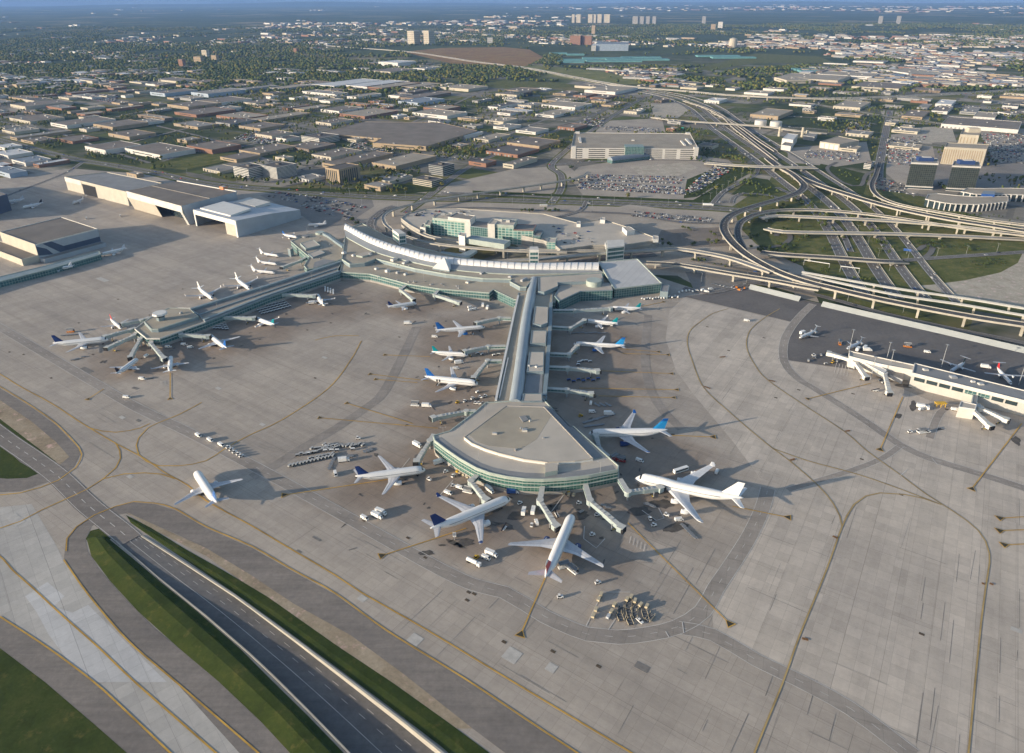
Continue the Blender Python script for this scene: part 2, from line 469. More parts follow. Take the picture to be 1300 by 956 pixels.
def land_mat():
    m = bpy.data.materials.new('open_land'); m.use_nodes = True; nt = m.node_tree; b = nt.nodes['Principled BSDF']
    b.inputs['Roughness'].default_value = 0.95; b.inputs['Specular IOR Level'].default_value = 0.1
    g = nd(nt, 'ShaderNodeNewGeometry').outputs['Position']
    def cells(w, h, rot, stops, sq=0.5):
        mp = nd(nt, 'ShaderNodeMapping'); mp.inputs['Rotation'].default_value = (0, 0, -rot); nt.links.new(g, mp.inputs['Vector'])
        br = nd(nt, 'ShaderNodeTexBrick', offset=sq, squash=0.7, squash_frequency=3)
        br.inputs['Scale'].default_value = 1.0; br.inputs['Brick Width'].default_value = w; br.inputs['Row Height'].default_value = h
        br.inputs['Mortar Size'].default_value = 5.0; br.inputs['Color1'].default_value = (0, 0, 0, 1); br.inputs['Color2'].default_value = (1, 1, 1, 1)
        br.inputs['Mortar'].default_value = (0.55, 0.55, 0.55, 1)
        nt.links.new(mp.outputs[0], br.inputs['Vector'])
        return ramp(nt, br.outputs['Color'], stops, 'CONSTANT')
    near = cells(150, 85, G1A, [(0.0, (0.24, 0.22, 0.19)), (0.18, (0.12, 0.13, 0.045)), (0.36, (0.30, 0.275, 0.235)), (0.48, (0.18, 0.17, 0.15)), (0.6, (0.17, 0.155, 0.065)), (0.76, (0.33, 0.30, 0.255)), (0.86, (0.095, 0.115, 0.04))])
    far = cells(950, 520, G1A, [(0.0, (0.06, 0.08, 0.03)), (0.3, (0.085, 0.10, 0.04)), (0.5, (0.05, 0.07, 0.03)), (0.66, (0.16, 0.15, 0.07)), (0.8, (0.07, 0.09, 0.036)), (0.92, (0.23, 0.20, 0.12))])
    ln = nd(nt, 'ShaderNodeVectorMath', operation='LENGTH'); nt.links.new(g, ln.inputs[0])
    mr = nd(nt, 'ShaderNodeMapRange'); mr.inputs['From Min'].default_value = 3000; mr.inputs['From Max'].default_value = 4600
    nt.links.new(ln.outputs['Value'], mr.inputs['Value'])
    c = mixc(nt, mr.outputs[0], near, far)
    c = mixc(nt, 0.9, c, ramp(nt, noise(nt, g, 0.02, 8, 0.72), [(0.3, (0.6, 0.62, 0.6)), (0.7, (1.35, 1.3, 1.25))]), 'MULTIPLY')
    # woods and scrub in wandering patches
    c = mixc(nt, ramp(nt, noise(nt, g, 0.0016, 6, 0.6), [(0.50, (0, 0, 0)), (0.56, (1, 1, 1))]), c, (0.05, 0.066, 0.025))
    c = mixc(nt, ramp(nt, noise(nt, g, 0.006, 6, 0.7), [(0.60, (0, 0, 0)), (0.64, (1, 1, 1))]), c, (0.115, 0.125, 0.042))
    nt.links.new(c, b.inputs['Base Color'])
    return m
LAND = land_mat()

def cut(s): return [tuple(map(float, p.split(','))) for p in s.split()]

# --- the sunken road: a trench with retaining walls between the two grass banks
TL = PL(cut('146,687 200,734 262,784 314,829 345,858 392,905 450,965 520,1040'))
TR = PL(cut('181,680 237,716 300,757 370,808 447,866 510,914 580,970 670,1045'))
DEPTH = [0.05, 0.7, 1.7, 2.7, 3.6, 4.2, 4.6, 5.0]
hole = [(p[0], p[1]) for p in TL] + [(p[0], p[1]) for p in reversed(TR)]

def sheet(name, pts, z, m, holes=None, kind='structure'):
    mb = MB()
    mb.poly([(p[0], p[1], z) for p in ccw(pts)], m, [[(p[0], p[1], z) for p in reversed(ccw(h))] for h in (holes or [])])
    return tag(mb.build(name, m), kind=kind)

RAD = 34000.0
outer = [(RAD * math.cos(i / 96 * 2 * math.pi), RAD * math.sin(i / 96 * 2 * math.pi)) for i in range(96)]
sheet('ground', outer, 0.0, LAND, [hole])

# distant rise along the horizon
mb = MB()
prev = None
for i in range(61):
    a = R(140 - 100 * i / 60); r = RAD * 0.985
    h = 55 + 40 * math.sin(i * 0.35) + 28 * math.sin(i * 0.9 + 1) + (90 if 8 < i < 30 else 20) * max(0, math.sin((i - 8) / 22 * math.pi))
    h = max(8, h * 0.6)
    cur = [(r * 0.9 * math.cos(a), r * 0.9 * math.sin(a), 0.0), (r * 0.95 * math.cos(a), r * 0.95 * math.sin(a), h * 0.7), (r * math.cos(a), r * math.sin(a), h)]
    if prev:
        for k in range(2): mb.face([prev[k], prev[k + 1], cur[k + 1], cur[k]])
    prev = cur
tag(mb.build('hills', mat('far_woods', (0.03, 0.045, 0.025), 0.95, var=0.3, scale=0.002, world_space=True), smooth=True), kind='structure')

# added glowing backdrop, blue-grey cloud painted on, covering the bright horizon sky
mb = MB(); prev = None
for i in range(61):
    a = R(150 - 120 * i / 60); cur = [(46000 * math.cos(a), 46000 * math.sin(a), z) for z in (-200.0, 1400.0, 5000.0)]
    if prev:
        for k in range(2): mb.face([prev[k], cur[k], cur[k + 1], prev[k + 1]])
    prev = cur
sm = bpy.data.materials.new('glowing_cloud_backdrop'); sm.use_nodes = True; nt = sm.node_tree; nt.nodes.remove(nt.nodes['Principled BSDF'])
em = nd(nt, 'ShaderNodeEmission'); gp = nd(nt, 'ShaderNodeNewGeometry').outputs['Position']
c_ = ramp(nt, noise(nt, gp, 0.00022, 5, 0.6, stretch=(1, 1, 9)), [(0.3, (0.13, 0.17, 0.27)), (0.55, (0.19, 0.235, 0.345)), (0.75, (0.30, 0.33, 0.41))])
nt.links.new(c_, em.inputs[0]); em.inputs[1].default_value = 0.62; nt.links.new(em.outputs[0], nt.nodes['Material Output'].inputs[0])
tag(mb.build('sky', sm), kind='structure')

# --- apron
apron = PL(cut('-300,330 0,226 90,214 225,224 420,258 470,300 480,330 640,345 830,350 880,366 955,366 1090,396 1300,446 1560,520 1700,640 1500,1010 1300,1045 -200,1045 -330,640'))
sheet('apron', apron, 0.03, A_CONC, [hole])
east = PL(cut('868,378 1012,411 988,456 1095,472 1300,560 1480,640 1400,1010 1160,962 1080,899 1010,861 960,837 907,808 904,780 909,748 935,705 968,655 985,640 960,600 930,560 905,530 880,500 858,470 845,430 850,395'))
sheet('apron_east', east, 0.05, A_CONC2)
sheet('apron_asphalt', PL(cut('868,376.5 955,366 1090,396 1300,446 1420,480 1400,545 1300,510 1160,480 1095,471 988,455.5 1013,410.5')), 0.07, ASPH_D)
sheet('taxiway', PL(cut('-60,650 40,640 70,690 81,711 112,755 162,813 225,868 330,960 420,1040 260,1040 118,865 60,820 0,783 -60,750')), 0.05, A_LIGHT)
sheet('taxiway_patch', PL(cut('32,757 60,739 82,757 68,770 92,778 112,768 170,825 212,866 107,866 62,806 47,778')), 0.07, concrete_mat('new_concrete', (0.55, 0.54, 0.53), R(-50), tone=0.05, stain=0.15))
# shoulders
sheet('taxiway_shoulder', PL(cut('81,711 84,684 97,669 120,654 147,643 170,638 196,640 222,648 262,671 320,696 372,726 425,755 490,802 592,865 690,930 800,1000 700,1000 600,925 500,858 446,807 372,766 320,731 262,696 220,676 191,664 160,652 138,656 117,668 109,684 112,700 125,721 157,758 196,797 277,865 340,925 400,985 330,985 222,865 162,813 112,755')), 0.09, ASPH_SH)
sheet('taxiway_shoulder', PL(cut('0,783 60,822 118,865 160,905 250,990 200,992 120,920 57,866 20,838 0,823 -60,780 -60,740')), 0.09, ASPH_SH)
sheet('taxiway_shoulder', PL(cut('-40,470 0,493 39,517 71,540 99,569 102,577 94,593 73,608 26,624 -20,626 -60,610 -60,480')), 0.09, ASPH_SH)
sheet('gravel_verge', PL(cut('-40,490 0,508 40,535 72,562 88,580 74,592 60,580 30,556 0,536 -40,512')), 0.11, GRAVEL)
sheet('gravel_verge', PL(cut('160,650 191,664 262,696 320,731 372,766 446,807 514,857 600,925 570,925 495,868 425,818 372,784 320,747 262,706 220,685 186,668')), 0.11, GRAVEL)
sheet('grass', PL(cut('-50,800 0,823 57,866 120,920 200,990 -100,1010')), 0.12, GRASS)
sheet('grass', PL(cut('-40,540 0,564 26,587 50,601 34,607 10,608 -40,604')), 0.12, GRASS)
sheet('grass', PL(cut('-40,512 0,532 34,558 71,586 60,590 30,566 0,545 -40,524')), 0.13, GRASS)

# grass banks beside the sunken road: a low ridge with a foot along the wall
def bank(cols_px, heights, name):
    mb = MB(); rows = []
    for c in cols_px:
        q = [P(*p) for p in c]
        rows.append([(p[0], p[1], h) for p, h in zip(q, heights)])
    for i in range(len(rows) - 1):
        for k in range(len(heights) - 1):
            mb.face([rows[i][k], rows[i + 1][k], rows[i + 1][k + 1], rows[i][k + 1]])
    return tag(mb.build(name, GRASS, smooth=True), kind='structure')
def lerp2(a, b, t): return (a[0] + (b[0] - a[0]) * t, a[1] + (b[1] - a[1]) * t)
left_e = cut('110,684 116,706 140,738 175,776 226,822 277,865 330,915 395,985')
right_e = cut('138,684 165,706 205,740 250,776 303,822 343,862 390,908 450,970')
bank([[l, lerp2(l, r, .45), lerp2(l, r, .72), lerp2(l, r, .80), r] for l, r in zip(left_e, right_e)], [0.12, 1.7, 1.6, 0.2, 0.14], 'grass_bank')
sheet('grass', PL(cut('109,684 115,674 128,670.5 136,673 141,684 138,686 110,686')), 0.125, GRASS)
up_e = cut('160,654 191,670 235,697 288,727 340,758 425,818 500,868 570,918 640,970')
lo_e = cut('166,664 189,680 240,714 296,752 352,792 436,854 500,902 560,948 620,1000')
bank([[u, lerp2(u, l, .5), lerp2(u, l, .9), l] for u, l in zip(up_e, lo_e)], [0.14, 0.5, 0.3, 0.14], 'grass_bank')

# trench road
mb = MB(); wl_, wr_, cop = MB(), MB(), MB()
fl = []
for a, b, d in zip(TL, TR, DEPTH):
    fl.append(((a[0], a[1], -d), (b[0], b[1], -d)))
for (a, b), (c, d) in zip(fl, fl[1:]): mb.face([a, c, d, b][::-1])
tag(mb.build('sunken_road', asphalt_mat('tunnel_road_asphalt', (0.155, 0.15, 0.147), 0.3, R(-45))), kind='structure')
for side, pts, name, hgt, cw in ((-1, TL, 'retaining_wall', 0.55, 0.7), (1, TR, 'retaining_wall', 1.1, 1.0)):
    mb = MB(); path = [(p[0], p[1], 0) for p in pts]
    o0, o1 = (offset(path, -0.02 * side), offset(path, -cw * side))
    for i in range(len(path) - 1):
        a, b, c, d = o0[i], o0[i + 1], o1[i + 1], o1[i]
        za, zb = -DEPTH[i], -DEPTH[i + 1]
        h0 = hgt * min(1, 0.4 + i * 0.4)
        h1 = hgt * min(1, 0.4 + (i + 1) * 0.4)
        mb.face([(a[0], a[1], za), (b[0], b[1], zb), (b[0], b[1], h1), (a[0], a[1], h0)])
        mb.face([(a[0], a[1], h0), (b[0], b[1], h1), (c[0], c[1], h1), (d[0], d[1], h0)])
        mb.face([(d[0], d[1], h0), (c[0], c[1], h1), (c[0], c[1], 0), (d[0], d[1], 0)])
    o = mb.build(name, CONC_W)
    tag(o, 'pale concrete retaining wall with a tall parapet on the right side of the sunken road' if side > 0 else 'low grey concrete retaining wall on the left side of the sunken road', 'retaining wall')
# road markings in the trench and on the service road leading to it
mid = [((a[0] + b[0]) / 2, (a[1] + b[1]) / 2, a[2] + 0.03) for a, b in fl]
wd = [(Vector(a) - Vector(b)).length for a, b in fl]
mb = MB()
for t, solid in ((0.42, True), (0.66, False), (0.83, False)):
    path = smooth_path([tuple(Vector(a).lerp(Vector(b), t) + Vector((0, 0, 0.04))) for a, b in fl], 10)
    if solid: ribbon(mb, path, -0.12, 0.12)
    else: dashes(mb, path, 0, 0.2, 4.5, 8)
tag(mb.build('road_marking_lines', WHT_F), kind='structure')

# service road across the apron to the tunnel, and the long vehicle lanes
def lane(name, px, w, z, m, edge=None, centre=False, em=None, smooth=True, kind='structure'):
    path = smooth_path(PL(px)) if smooth else PL(px)
    mb = MB(); ribbon(mb, path, -w / 2, w / 2, z, m)
    o = tag(mb.build(name, m), kind=kind)
    return path
LINES = MB(); YL = MB(); YF = MB()
pth = lane('service_road', cut('-80,490 0,552 40,580 75,606 110,640 150,672 166,686'), 14, 0.15, ASPH_SH)
ribbon(LINES, pth, -6.4, -6.1, 0.18, WHT_F); ribbon(LINES, pth, 6.1, 6.4, 0.18, WHT_F); dashes(LINES, pth, 0, 0.4, 6, 7, 0.18, WHT_F)
VZ = [0.10]
def vlane(px, w=8.0, m=None, z=0.11, dash=True):
    VZ[0] += 0.006; z = VZ[0]
    pth = lane('vehicle_lane', px, w, z, m or ASPH_OLD)
    ribbon(LINES, pth, -w / 2, -w / 2 + 0.3, z + 0.03, WHT_F); ribbon(LINES, pth, w / 2 - 0.3, w / 2, z + 0.03, WHT_F)
    if dash: dashes(LINES, pth, 0, 0.22, 4, 8, z + 0.03, WHT_F)
ASPH_LANE = concrete_mat('worn_lane_concrete', (0.35, 0.312, 0.275), R(-20), stain=0.5)
vlane(cut('-60,380 52,446 120,486 173,517 248,553 330,596 414,642 480,679 548,717 600,742 640,752 668,768 692,783 745,805 784,809 823,805 860,796 892,776 908,748 934,709 954,676 968,645 975,620'), 9.5, ASPH_LANE)
vlane(cut('862,797 905,806 960,838 1010,862 1080,900 1160,960'), 9.0, ASPH_LANE)
vlane(cut('1032,386 1020,397 1004,416 995,436 996,460 1012,480 1038,496 1096,533 1143,565 1180,582 1225,596 1300,620 1400,655'), 8.0, ASPH_LANE)
vlane(cut('1143,566 1120,582 1085,596 1040,610 1000,622'), 5.0, ASPH_LANE, dash=False)
vlane(cut('1180,556 1190,530 1200,519 1222,513'), 6, ASPH_LANE, dash=False)
WORN = concrete_mat('tyre_worn_concrete', (0.335, 0.298, 0.262), R(0), stain=0.6)
for s, w in (('529,415 510,455 487,498 466,517 420,548 385,568 351,590 320,606', 9), ('823,400 819,446 822,478 830,503 845,525 866,545', 8)):
    lane('tyre_worn_lane', cut(s), w, 0.10, WORN)
# yellow taxi lines
YZ = [0.17]
for s in ('-60,440 0,475 26,491 65,512 105,538 147,563 183,582 209,600 238,616 262,636 320,668 357,690 425,730 459,752.5 542,800 650,865 780,943 900,1015',
          '456,426.5 425,426.5 400,432',
          '458.7,433 445.6,456.6 417,493 359,532.5 320,551 288,568 262,585 228,591.5 201,591.5 186,586 176,577 173,566 176,556 188,543 228,526 256,511',
          '147,563 152,572 153,582 147,594 131,608 110,621.6 52,648 26,662 -10,674', '112,543 130,547.5 147,549 163,547 178,543.5 190,538', '131,608 157,602 183,600.5 204,602 222,608',
          '-20,690 5,711 16,724 42,747 78.5,781 126,823 170,865 250,935 330,1005'):
    YZ[0] += 0.006; ribbon(YL, smooth_path(PL(cut(s))), -0.42, 0.42, YZ[0], YEL)
for s in ('925,392 905,398 888.5,409 876,420 872.5,436 881,464.5 894,493 928,525 960,552.5 981,569.5 1002,585 1038,616 1058,640 1066,655 1069,669',
          '990,392 970,404 952,420 948,441 959,464.5 975,483 1020,514 1072,548 1101,573 1143,603 1175,627 1211,650 1242,674 1256,703 1252,741 1246,786 1238,865 1230,950 1221,1045',
          '981,569.5 1025,585 1091,603 1148,623 1195,641', '1084,640 1069,669 1049,724 1015,807 994,866 960,950 925,1045', '1069,669 1075,655 1085,640 1099,630 1117,626 1148,628 1172,633 1195,641'):
    YZ[0] += 0.006; ribbon(YF, smooth_path(PL(cut(s))), -0.5, 0.5, YZ[0] - 0.003, mat('line_border', (0.28, 0.235, 0.175), 0.85, var=0.3, scale=0.05, world_space=True))
    ribbon(YF, smooth_path(PL(cut(s))), -0.36, 0.36, YZ[0], YEL_F)
# orange edge lines of the taxiway
for s in ('81,711 112,755 162,813 222,865 330,958 415,1035', '84,700 85,684 97,669 120,654 147,643 170,637 196,639 222,646 262,669 320,694 372,724 425,753 490,800 592,863 690,928 800,1000', '0,783 60,822 118,865 160,903 250,988',
          '-40,468 0,491 39,515 71,538 100,568 104,577 96,594 74,610 26,626 -20,629'):
    YZ[0] += 0.006; ribbon(YL, smooth_path(PL(cut(s))), -0.4, 0.4, YZ[0], YEL)
# stand lead-in lines with the black and yellow triangles
for a, b, arrow in (((663, 801), (697, 722), 1), ((922, 788), (797, 664), 1), ((995, 656), (930, 643), 1), ((490, 704), (592, 671), 1), ((366, 628), (500, 608), 1),
             ((409, 531), (556, 544), 1), ((443, 513), (524, 538), 1), ((473, 475.5), (545, 484), 1), ((480, 482), (530, 486), 1), ((491.5, 451), (546, 453), 1),
             ((833, 446.7), (785, 443), 1), ((845, 450.6), (790, 449), 1), ((849.5, 474.5), (762, 471), 1), ((856, 495), (735, 493), 1), ((852, 505), (760, 503), 1), ((901, 555), (850, 553), 1),
             ((216, 505), (216.2, 474), 1), ((114, 505.5), (132, 494), 1), ((1118, 569), (1146, 504), 1), ((1235, 619), (1297, 538), 1), ((1028, 506), (1105, 487), 1),
             ((1274, 658), (1330, 655), 1), ((1274, 674), (1330, 672), 1), ((1280, 692), (1330, 690), 1), ((840, 384), (812, 390), 1)):
    A, B = Vector(P(*a)), Vector(P(*b)); d = (B - A).normalized(); n = Vector((-d.y, d.x, 0))
    YZ[0] += 0.006; ribbon(YL, [tuple(A), tuple(B)], -0.35, 0.35, YZ[0], YEL)
    k = 1.0 if a[1] > 550 else 0.8
    t0, t1 = A - d * 4.2 * k, A + d * 1.2 * k
    for zz, kk, m_ in ((YZ[0] + 0.02, 1.0, YEL), (YZ[0] + 0.04, 0.74, BLKP)):
        w = 3.0 * k * kk; c = A - d * 2.2 * k
        tri = [c - d * 2.2 * k * kk - n * w, c - d * 2.2 * k * kk + n * w, c + d * 3.0 * k * kk]
        YL.face([(p.x, p.y, zz) for p in ccw([tuple(q) for q in tri]) for p in [Vector(p)]], m_)
# small hold marks across the lines (dark dashes on yellow)
for s in ('913.6,454 921,453', '894,491 902,494', '976,483 984,485', '1003,585 1009,583', '1057,681 1063,684', '1018,811 1026,813', '1246,741 1250,742', '1256,741 1261,743', '1073,548 1079,547'):
    ribbon(YL, PL(cut(s)), -0.8, 0.8, YZ[0] + 0.05, mat('rust_paint', (0.22, 0.11, 0.04), 0.8, var=0.2, scale=1))
# white equipment boxes painted by the stands
def wline(s, w=0.25, z=0.16):
    VZ[0] += 0.006; z = 0.06 + VZ[0]; ribbon(LINES, PL(cut(s)), -w, w, z, WHT_F)
for s in ('742,668 741,684 757,696 768,684', '815,648 833,661 843,658 836,645', '744,795 763,756', '763,752 800,752', '772,800 782,785', '508,597 520,582', '556,632 575,610', '700,650 716,628', '845,802 849,809',
          '1143,604 1152,596', '1183,582 1190,590', '868,804 866,790'):
    wline(s)
for i in range(5):
    wline(f'{204+i*1.6},{484} {203+i*1.9},{490}', 0.15)
    wline(f'{801+i*4.5},{681+i*2.6} {799+i*4.5},{690+i*2.6}', 0.2)
    wline(f'{1062+i*4},{461+i*1} {1059+i*4},{474+i*1}', 0.2)
tag(LINES.build('white_marking_lines', WHT_F), kind='structure')
tag(YL.build('yellow_marking_lines', YEL), kind='structure')
tag(YF.build('faded_marking_lines', YEL_F), kind='structure')

def in_poly2(px, py, poly=cut('-300,340 380,300 700,400 870,390 1010,412 985,460 1100,475 1300,560 1340,1000 700,1000 430,750 330,690 210,620 140,630 100,655 60,640 -100,600'), no=cut('600,395 710,395 712,505 790,590 790,640 560,600 545,550 610,510')):
    def inside(poly):
        r = False; j = len(poly) - 1
        for i in range(len(poly)):
            (xi, yi), (xj, yj) = poly[i], poly[j]
            if (yi > py) != (yj > py) and px < (xj - xi) * (py - yi) / (yj - yi) + xi: r = not r
            j = i
        return r
    return inside(poly) and not inside(no)
# stains: oil under the gates, repaired slabs, drain covers
mb = MB(); ps = MB(); dr = MB()
OIL = mat('oil_stain', (0.10, 0.088, 0.076), 0.7, var=0.35, scale=0.2, world_space=True)
PATCH = mat('repaired_slab', (0.46, 0.435, 0.40), 0.85, var=0.12, scale=0.3, world_space=True)
DPATCH = mat('dark_repair', (0.2, 0.185, 0.17), 0.85, var=0.2, scale=0.3, world_space=True)
def blob(m, c, rx, ry, rz, z, mt, n=14):
    pts = []
    for i in range(n):
        a = 2 * math.pi * i / n; k = random.uniform(0.65, 1.15)
        x, y = rx * k * math.cos(a), ry * k * math.sin(a)
        pts.append((c[0] + x * math.cos(rz) - y * math.sin(rz), c[1] + x * math.sin(rz) + y * math.cos(rz), z))
    m.poly(pts, mt)
for px, py, rx, ry, rz in ((622, 648, 9, 5, 30), (640, 668, 8, 3, -20), (655, 655, 7, 5, 10), (700, 645, 9, 4, 50), (735, 655, 8, 4, 20), (590, 690, 7, 4, 10), (542, 702, 5, 2.5, 0), (577, 690, 8, 2, -30),
                           (1160, 515, 10, 3, 60), (1140, 528, 6, 3, 40), (1190, 545, 5, 2, 0), (1150, 490, 9, 4, 0), (860, 670, 10, 4, 20), (812, 650, 8, 5, 20), (840, 640, 8, 5, 0), (1290, 560, 7, 3, 60)):
    blob(mb, P(px, py), rx, ry, R(rz), 0.125, OIL)
for (px, py), rad, soft in WEAR:        # drips and smears where aircraft and trucks stand
    q = P(px, py)
    for k in range(9):
        a, r_ = random.uniform(0, 6.28), rad * .75 * math.sqrt(random.random())
        blob(mb, (q[0] + r_ * math.cos(a), q[1] + r_ * math.sin(a)), random.uniform(.8, 3.2), random.uniform(.5, 1.6), random.uniform(0, 3), 0.125 + .0011 * k, OIL)
tag(mb.build('oil_stain', OIL), kind='stuff')
mb = MB(); SEAL = mat('crack_seal', (0.25, 0.226, 0.2), 0.8, var=0.3, scale=0.1, world_space=True)
for k in range(260):
    px, py = random.uniform(-20, 1320), 330 + 620 * random.random() ** .8
    a = G1A if px < 780 or random.random() < .2 else R(57.6)
    if random.random() < .3: a += math.pi / 2
    q = Vector(P(px, py)); L_ = random.uniform(4, 38); d = Vector((math.cos(a), math.sin(a), 0)); w_ = random.uniform(.05, .16)
    if in_poly2(px, py): ribbon(mb, [tuple(q - d * L_ / 2), tuple(q + d * L_ / 2)], -w_, w_, 0.085 + .00005 * k, SEAL)
for k in range(7):                        # rubber laid down by turning wheels
    q = Vector(P(random.uniform(150, 1250), random.uniform(420, 800))); a = random.uniform(0, 6.28); r_ = random.uniform(18, 60)
    pth = [tuple(q + Vector((r_ * math.cos(a + t * .12), r_ * math.sin(a + t * .12), 0))) for t in range(9)]
    if all(in_poly2(*to_px(p[0], p[1])) for p in pth):
        for o_ in (-1.4, 1.4): ribbon(mb, pth, o_ - .1, o_ + .1, 0.118 + .0004 * k, SEAL)
tag(mb.build('crack_seal_lines', SEAL), kind='stuff')
for px, py, w, h, rz, m_ in ((460, 760, 5, 4, 0, PATCH), (527, 812, 7, 6, 0, PATCH), (650, 832, 8, 8, 0, PATCH), (700, 848, 5, 5, 0, PATCH), (815, 847, 7, 4, 0, DPATCH), (1080, 470, 4, 3, 0, PATCH), (1290, 800, 5, 3, 0, PATCH),
                            (333, 539, 5, 3, 0, PATCH), (412, 454, 6, 3, 0, PATCH), (277, 493, 6, 3, 0, PATCH), (155, 530, 6, 3, 0, PATCH), (110, 470, 16, 5, 0, DPATCH), (130, 355, 20, 6, 0, PATCH), (20, 660, 14, 6, 0, PATCH), (380, 700, 4, 1.2, 0, DPATCH), (402, 684, 7, 1.5, 0, DPATCH), (448, 697, 5, 1.0, 60, DPATCH),
                            (176, 534, 5, 2.5, 0, DPATCH), (172, 493, 7, 3, 10, DPATCH), (165, 605, 5, 3, 0, PATCH)):
    c = P(px, py); ps.box((c[0], c[1], 0.115), (w, h, 0.03), G1A + R(rz), m_)
tag(ps.build('slab_patch', PATCH), kind='structure')
for px, py in ((65, 480), (30, 450), (118, 450), (190, 400), (235, 392), (280, 388), (260, 376), (150, 380), (100, 410), (232, 367), (390, 419), (420, 410), (500, 385), (507, 428), (400, 480), (640, 815), (595, 752), (702, 827), (760, 846), (1094, 583), (1144, 628), (1170, 805), (1083, 500), (985, 505), (1014, 495), (898, 415), (925, 445), (970, 429), (462, 661), (518, 683), (540, 708), (602, 754), (593, 762), (1202, 520), (180, 455), (12, 447)):
    c = P(px, py); dr.box((c[0], c[1], 0.10), (2.6, 1.6, 0.06), G1A, mat('drain_grate', (0.10, 0.075, 0.05), 0.9, var=0.3, scale=1))
tag(dr.build('drain_grating', None), kind='structure')
# ================================================================ TERMINAL AND AIRPORT BUILDINGS
ROOF_T = mat('gravel_roof', (0.38, 0.335, 0.265), 0.9, var=0.14, scale=0.03, world_space=True, detail=6)
ROOF_L = mat('pale_roof', (0.47, 0.425, 0.365), 0.9, var=0.12, scale=0.03, world_space=True, detail=6)
ROOF_B = mat('membrane_roof', (0.24, 0.245, 0.25), 0.8, var=0.15, scale=0.05, world_space=True, detail=6)
ROOF_G = mat('grey_gravel_roof', (0.25, 0.23, 0.205), 0.9, var=0.16, scale=0.03, world_space=True, detail=6)
ROOF_BR = mat('brown_gravel_roof', (0.18, 0.16, 0.142), 0.9, var=0.18, scale=0.03, world_space=True, detail=6)
WMETAL = ribbed_mat('white_metal_roof', (0.66, 0.65, 0.64), 6.0, None, 0.72, 0.45)
BMETAL = ribbed_mat('blue_grey_metal_roof', (0.30, 0.345, 0.38), 2.2, R(-94), 0.7, 0.4)
GMETAL = ribbed_mat('grey_metal_roof', (0.25, 0.27, 0.29), 3.0, R(-5), 0.8, 0.45)
HMETAL = ribbed_mat('hall_roof_metal', (0.52, 0.51, 0.50), 7.0, R(60), 0.86, 0.5)
GLASS_G = glass_wall_mat('green_curtain_wall', (0.04, 0.125, 0.105), (0.24, 0.30, 0.27), 2.4, 2.2, 0.14)
GLASS_T = glass_wall_mat('teal_curtain_wall', (0.05, 0.12, 0.12), (0.22, 0.29, 0.28), 3.0, 2.8, 0.22)
GLASS_S = glass_wall_mat('bright_green_curtain_wall', (0.12, 0.25, 0.23), (0.42, 0.50, 0.44), 5.0, 3.6, 0.45, var=0.35)
GLASS_D = mat('dark_glass', (0.03, 0.045, 0.05), 0.12, var=0.3, scale=0.1, spec=0.6, world_space=True)
FASC = mat('teal_fascia', (0.22, 0.275, 0.30), 0.45, var=0.1, scale=0.1, world_space=True)
FASC_L = mat('pale_green_fascia', (0.38, 0.43, 0.39), 0.5, var=0.1, scale=0.1, world_space=True)
WHITE = mat('white_panel', (0.66, 0.65, 0.62), 0.5, var=0.06, scale=0.1, world_space=True)
WHITE_D = mat('off_white_panel', (0.58, 0.56, 0.52), 0.6, var=0.1, scale=0.1, world_space=True)
CREAM = mat('cream_panel', (0.47, 0.435, 0.365), 0.7, var=0.08, scale=0.1, world_space=True)
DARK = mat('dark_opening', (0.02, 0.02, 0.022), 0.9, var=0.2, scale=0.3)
STEEL = mat('galvanised_steel', (0.42, 0.43, 0.44), 0.4, metal=0.3, var=0.1, scale=0.5)
RED = mat('red_panel', (0.45, 0.06, 0.03), 0.5, var=0.1, scale=1)

def scaled(pts, d):
    cx = sum(p[0] for p in pts) / len(pts); cy = sum(p[1] for p in pts) / len(pts)
    out = []
    for p in pts:
        l = math.hypot(p[0] - cx, p[1] - cy) or 1
        out.append((cx + (p[0] - cx) * (1 + d / l), cy + (p[1] - cy) * (1 + d / l)))
    return out

def block(parent, name, pts, z0, z1, wall, roof, parapet=0.6, edge=None, bands=(), roof_name='roof'):
    """one volume of a building: its walls, and its roof as a part of its own with a raised edge"""
    pts = ccw([(p[0], p[1]) for p in pts])
    mb = MB(); mb.walls(pts, z0, z1, wall)
    for b0, b1, bm, out in bands:
        q = scaled(pts, out)
        mb.walls(q, b0, b1, bm)
        mb.poly([(p[0], p[1], b1) for p in q], bm)
    w = mb.build(name, wall, parent)
    mb = MB()
    mb.poly([(p[0], p[1], z1 + 0.02) for p in pts], roof)
    if parapet:
        q = offset_poly(pts, 0.6); o = scaled(pts, 0.12)
        n = len(pts)
        for i in range(n):
            a, b, c, d = o[i], o[(i + 1) % n], q[(i + 1) % n], q[i]
            t = z1 + parapet
            mb.face([(a[0], a[1], z1 - 0.5), (b[0], b[1], z1 - 0.5), (b[0], b[1], t), (a[0], a[1], t)], edge or wall)
            mb.face([(a[0], a[1], t), (b[0], b[1], t), (c[0], c[1], t), (d[0], d[1], t)], edge or wall)
            mb.face([(d[0], d[1], t), (c[0], c[1], t), (c[0], c[1], z1 - 0.3), (d[0], d[1], z1 - 0.3)], edge or wall)
    mb.build(roof_name, roof, parent)
    return w

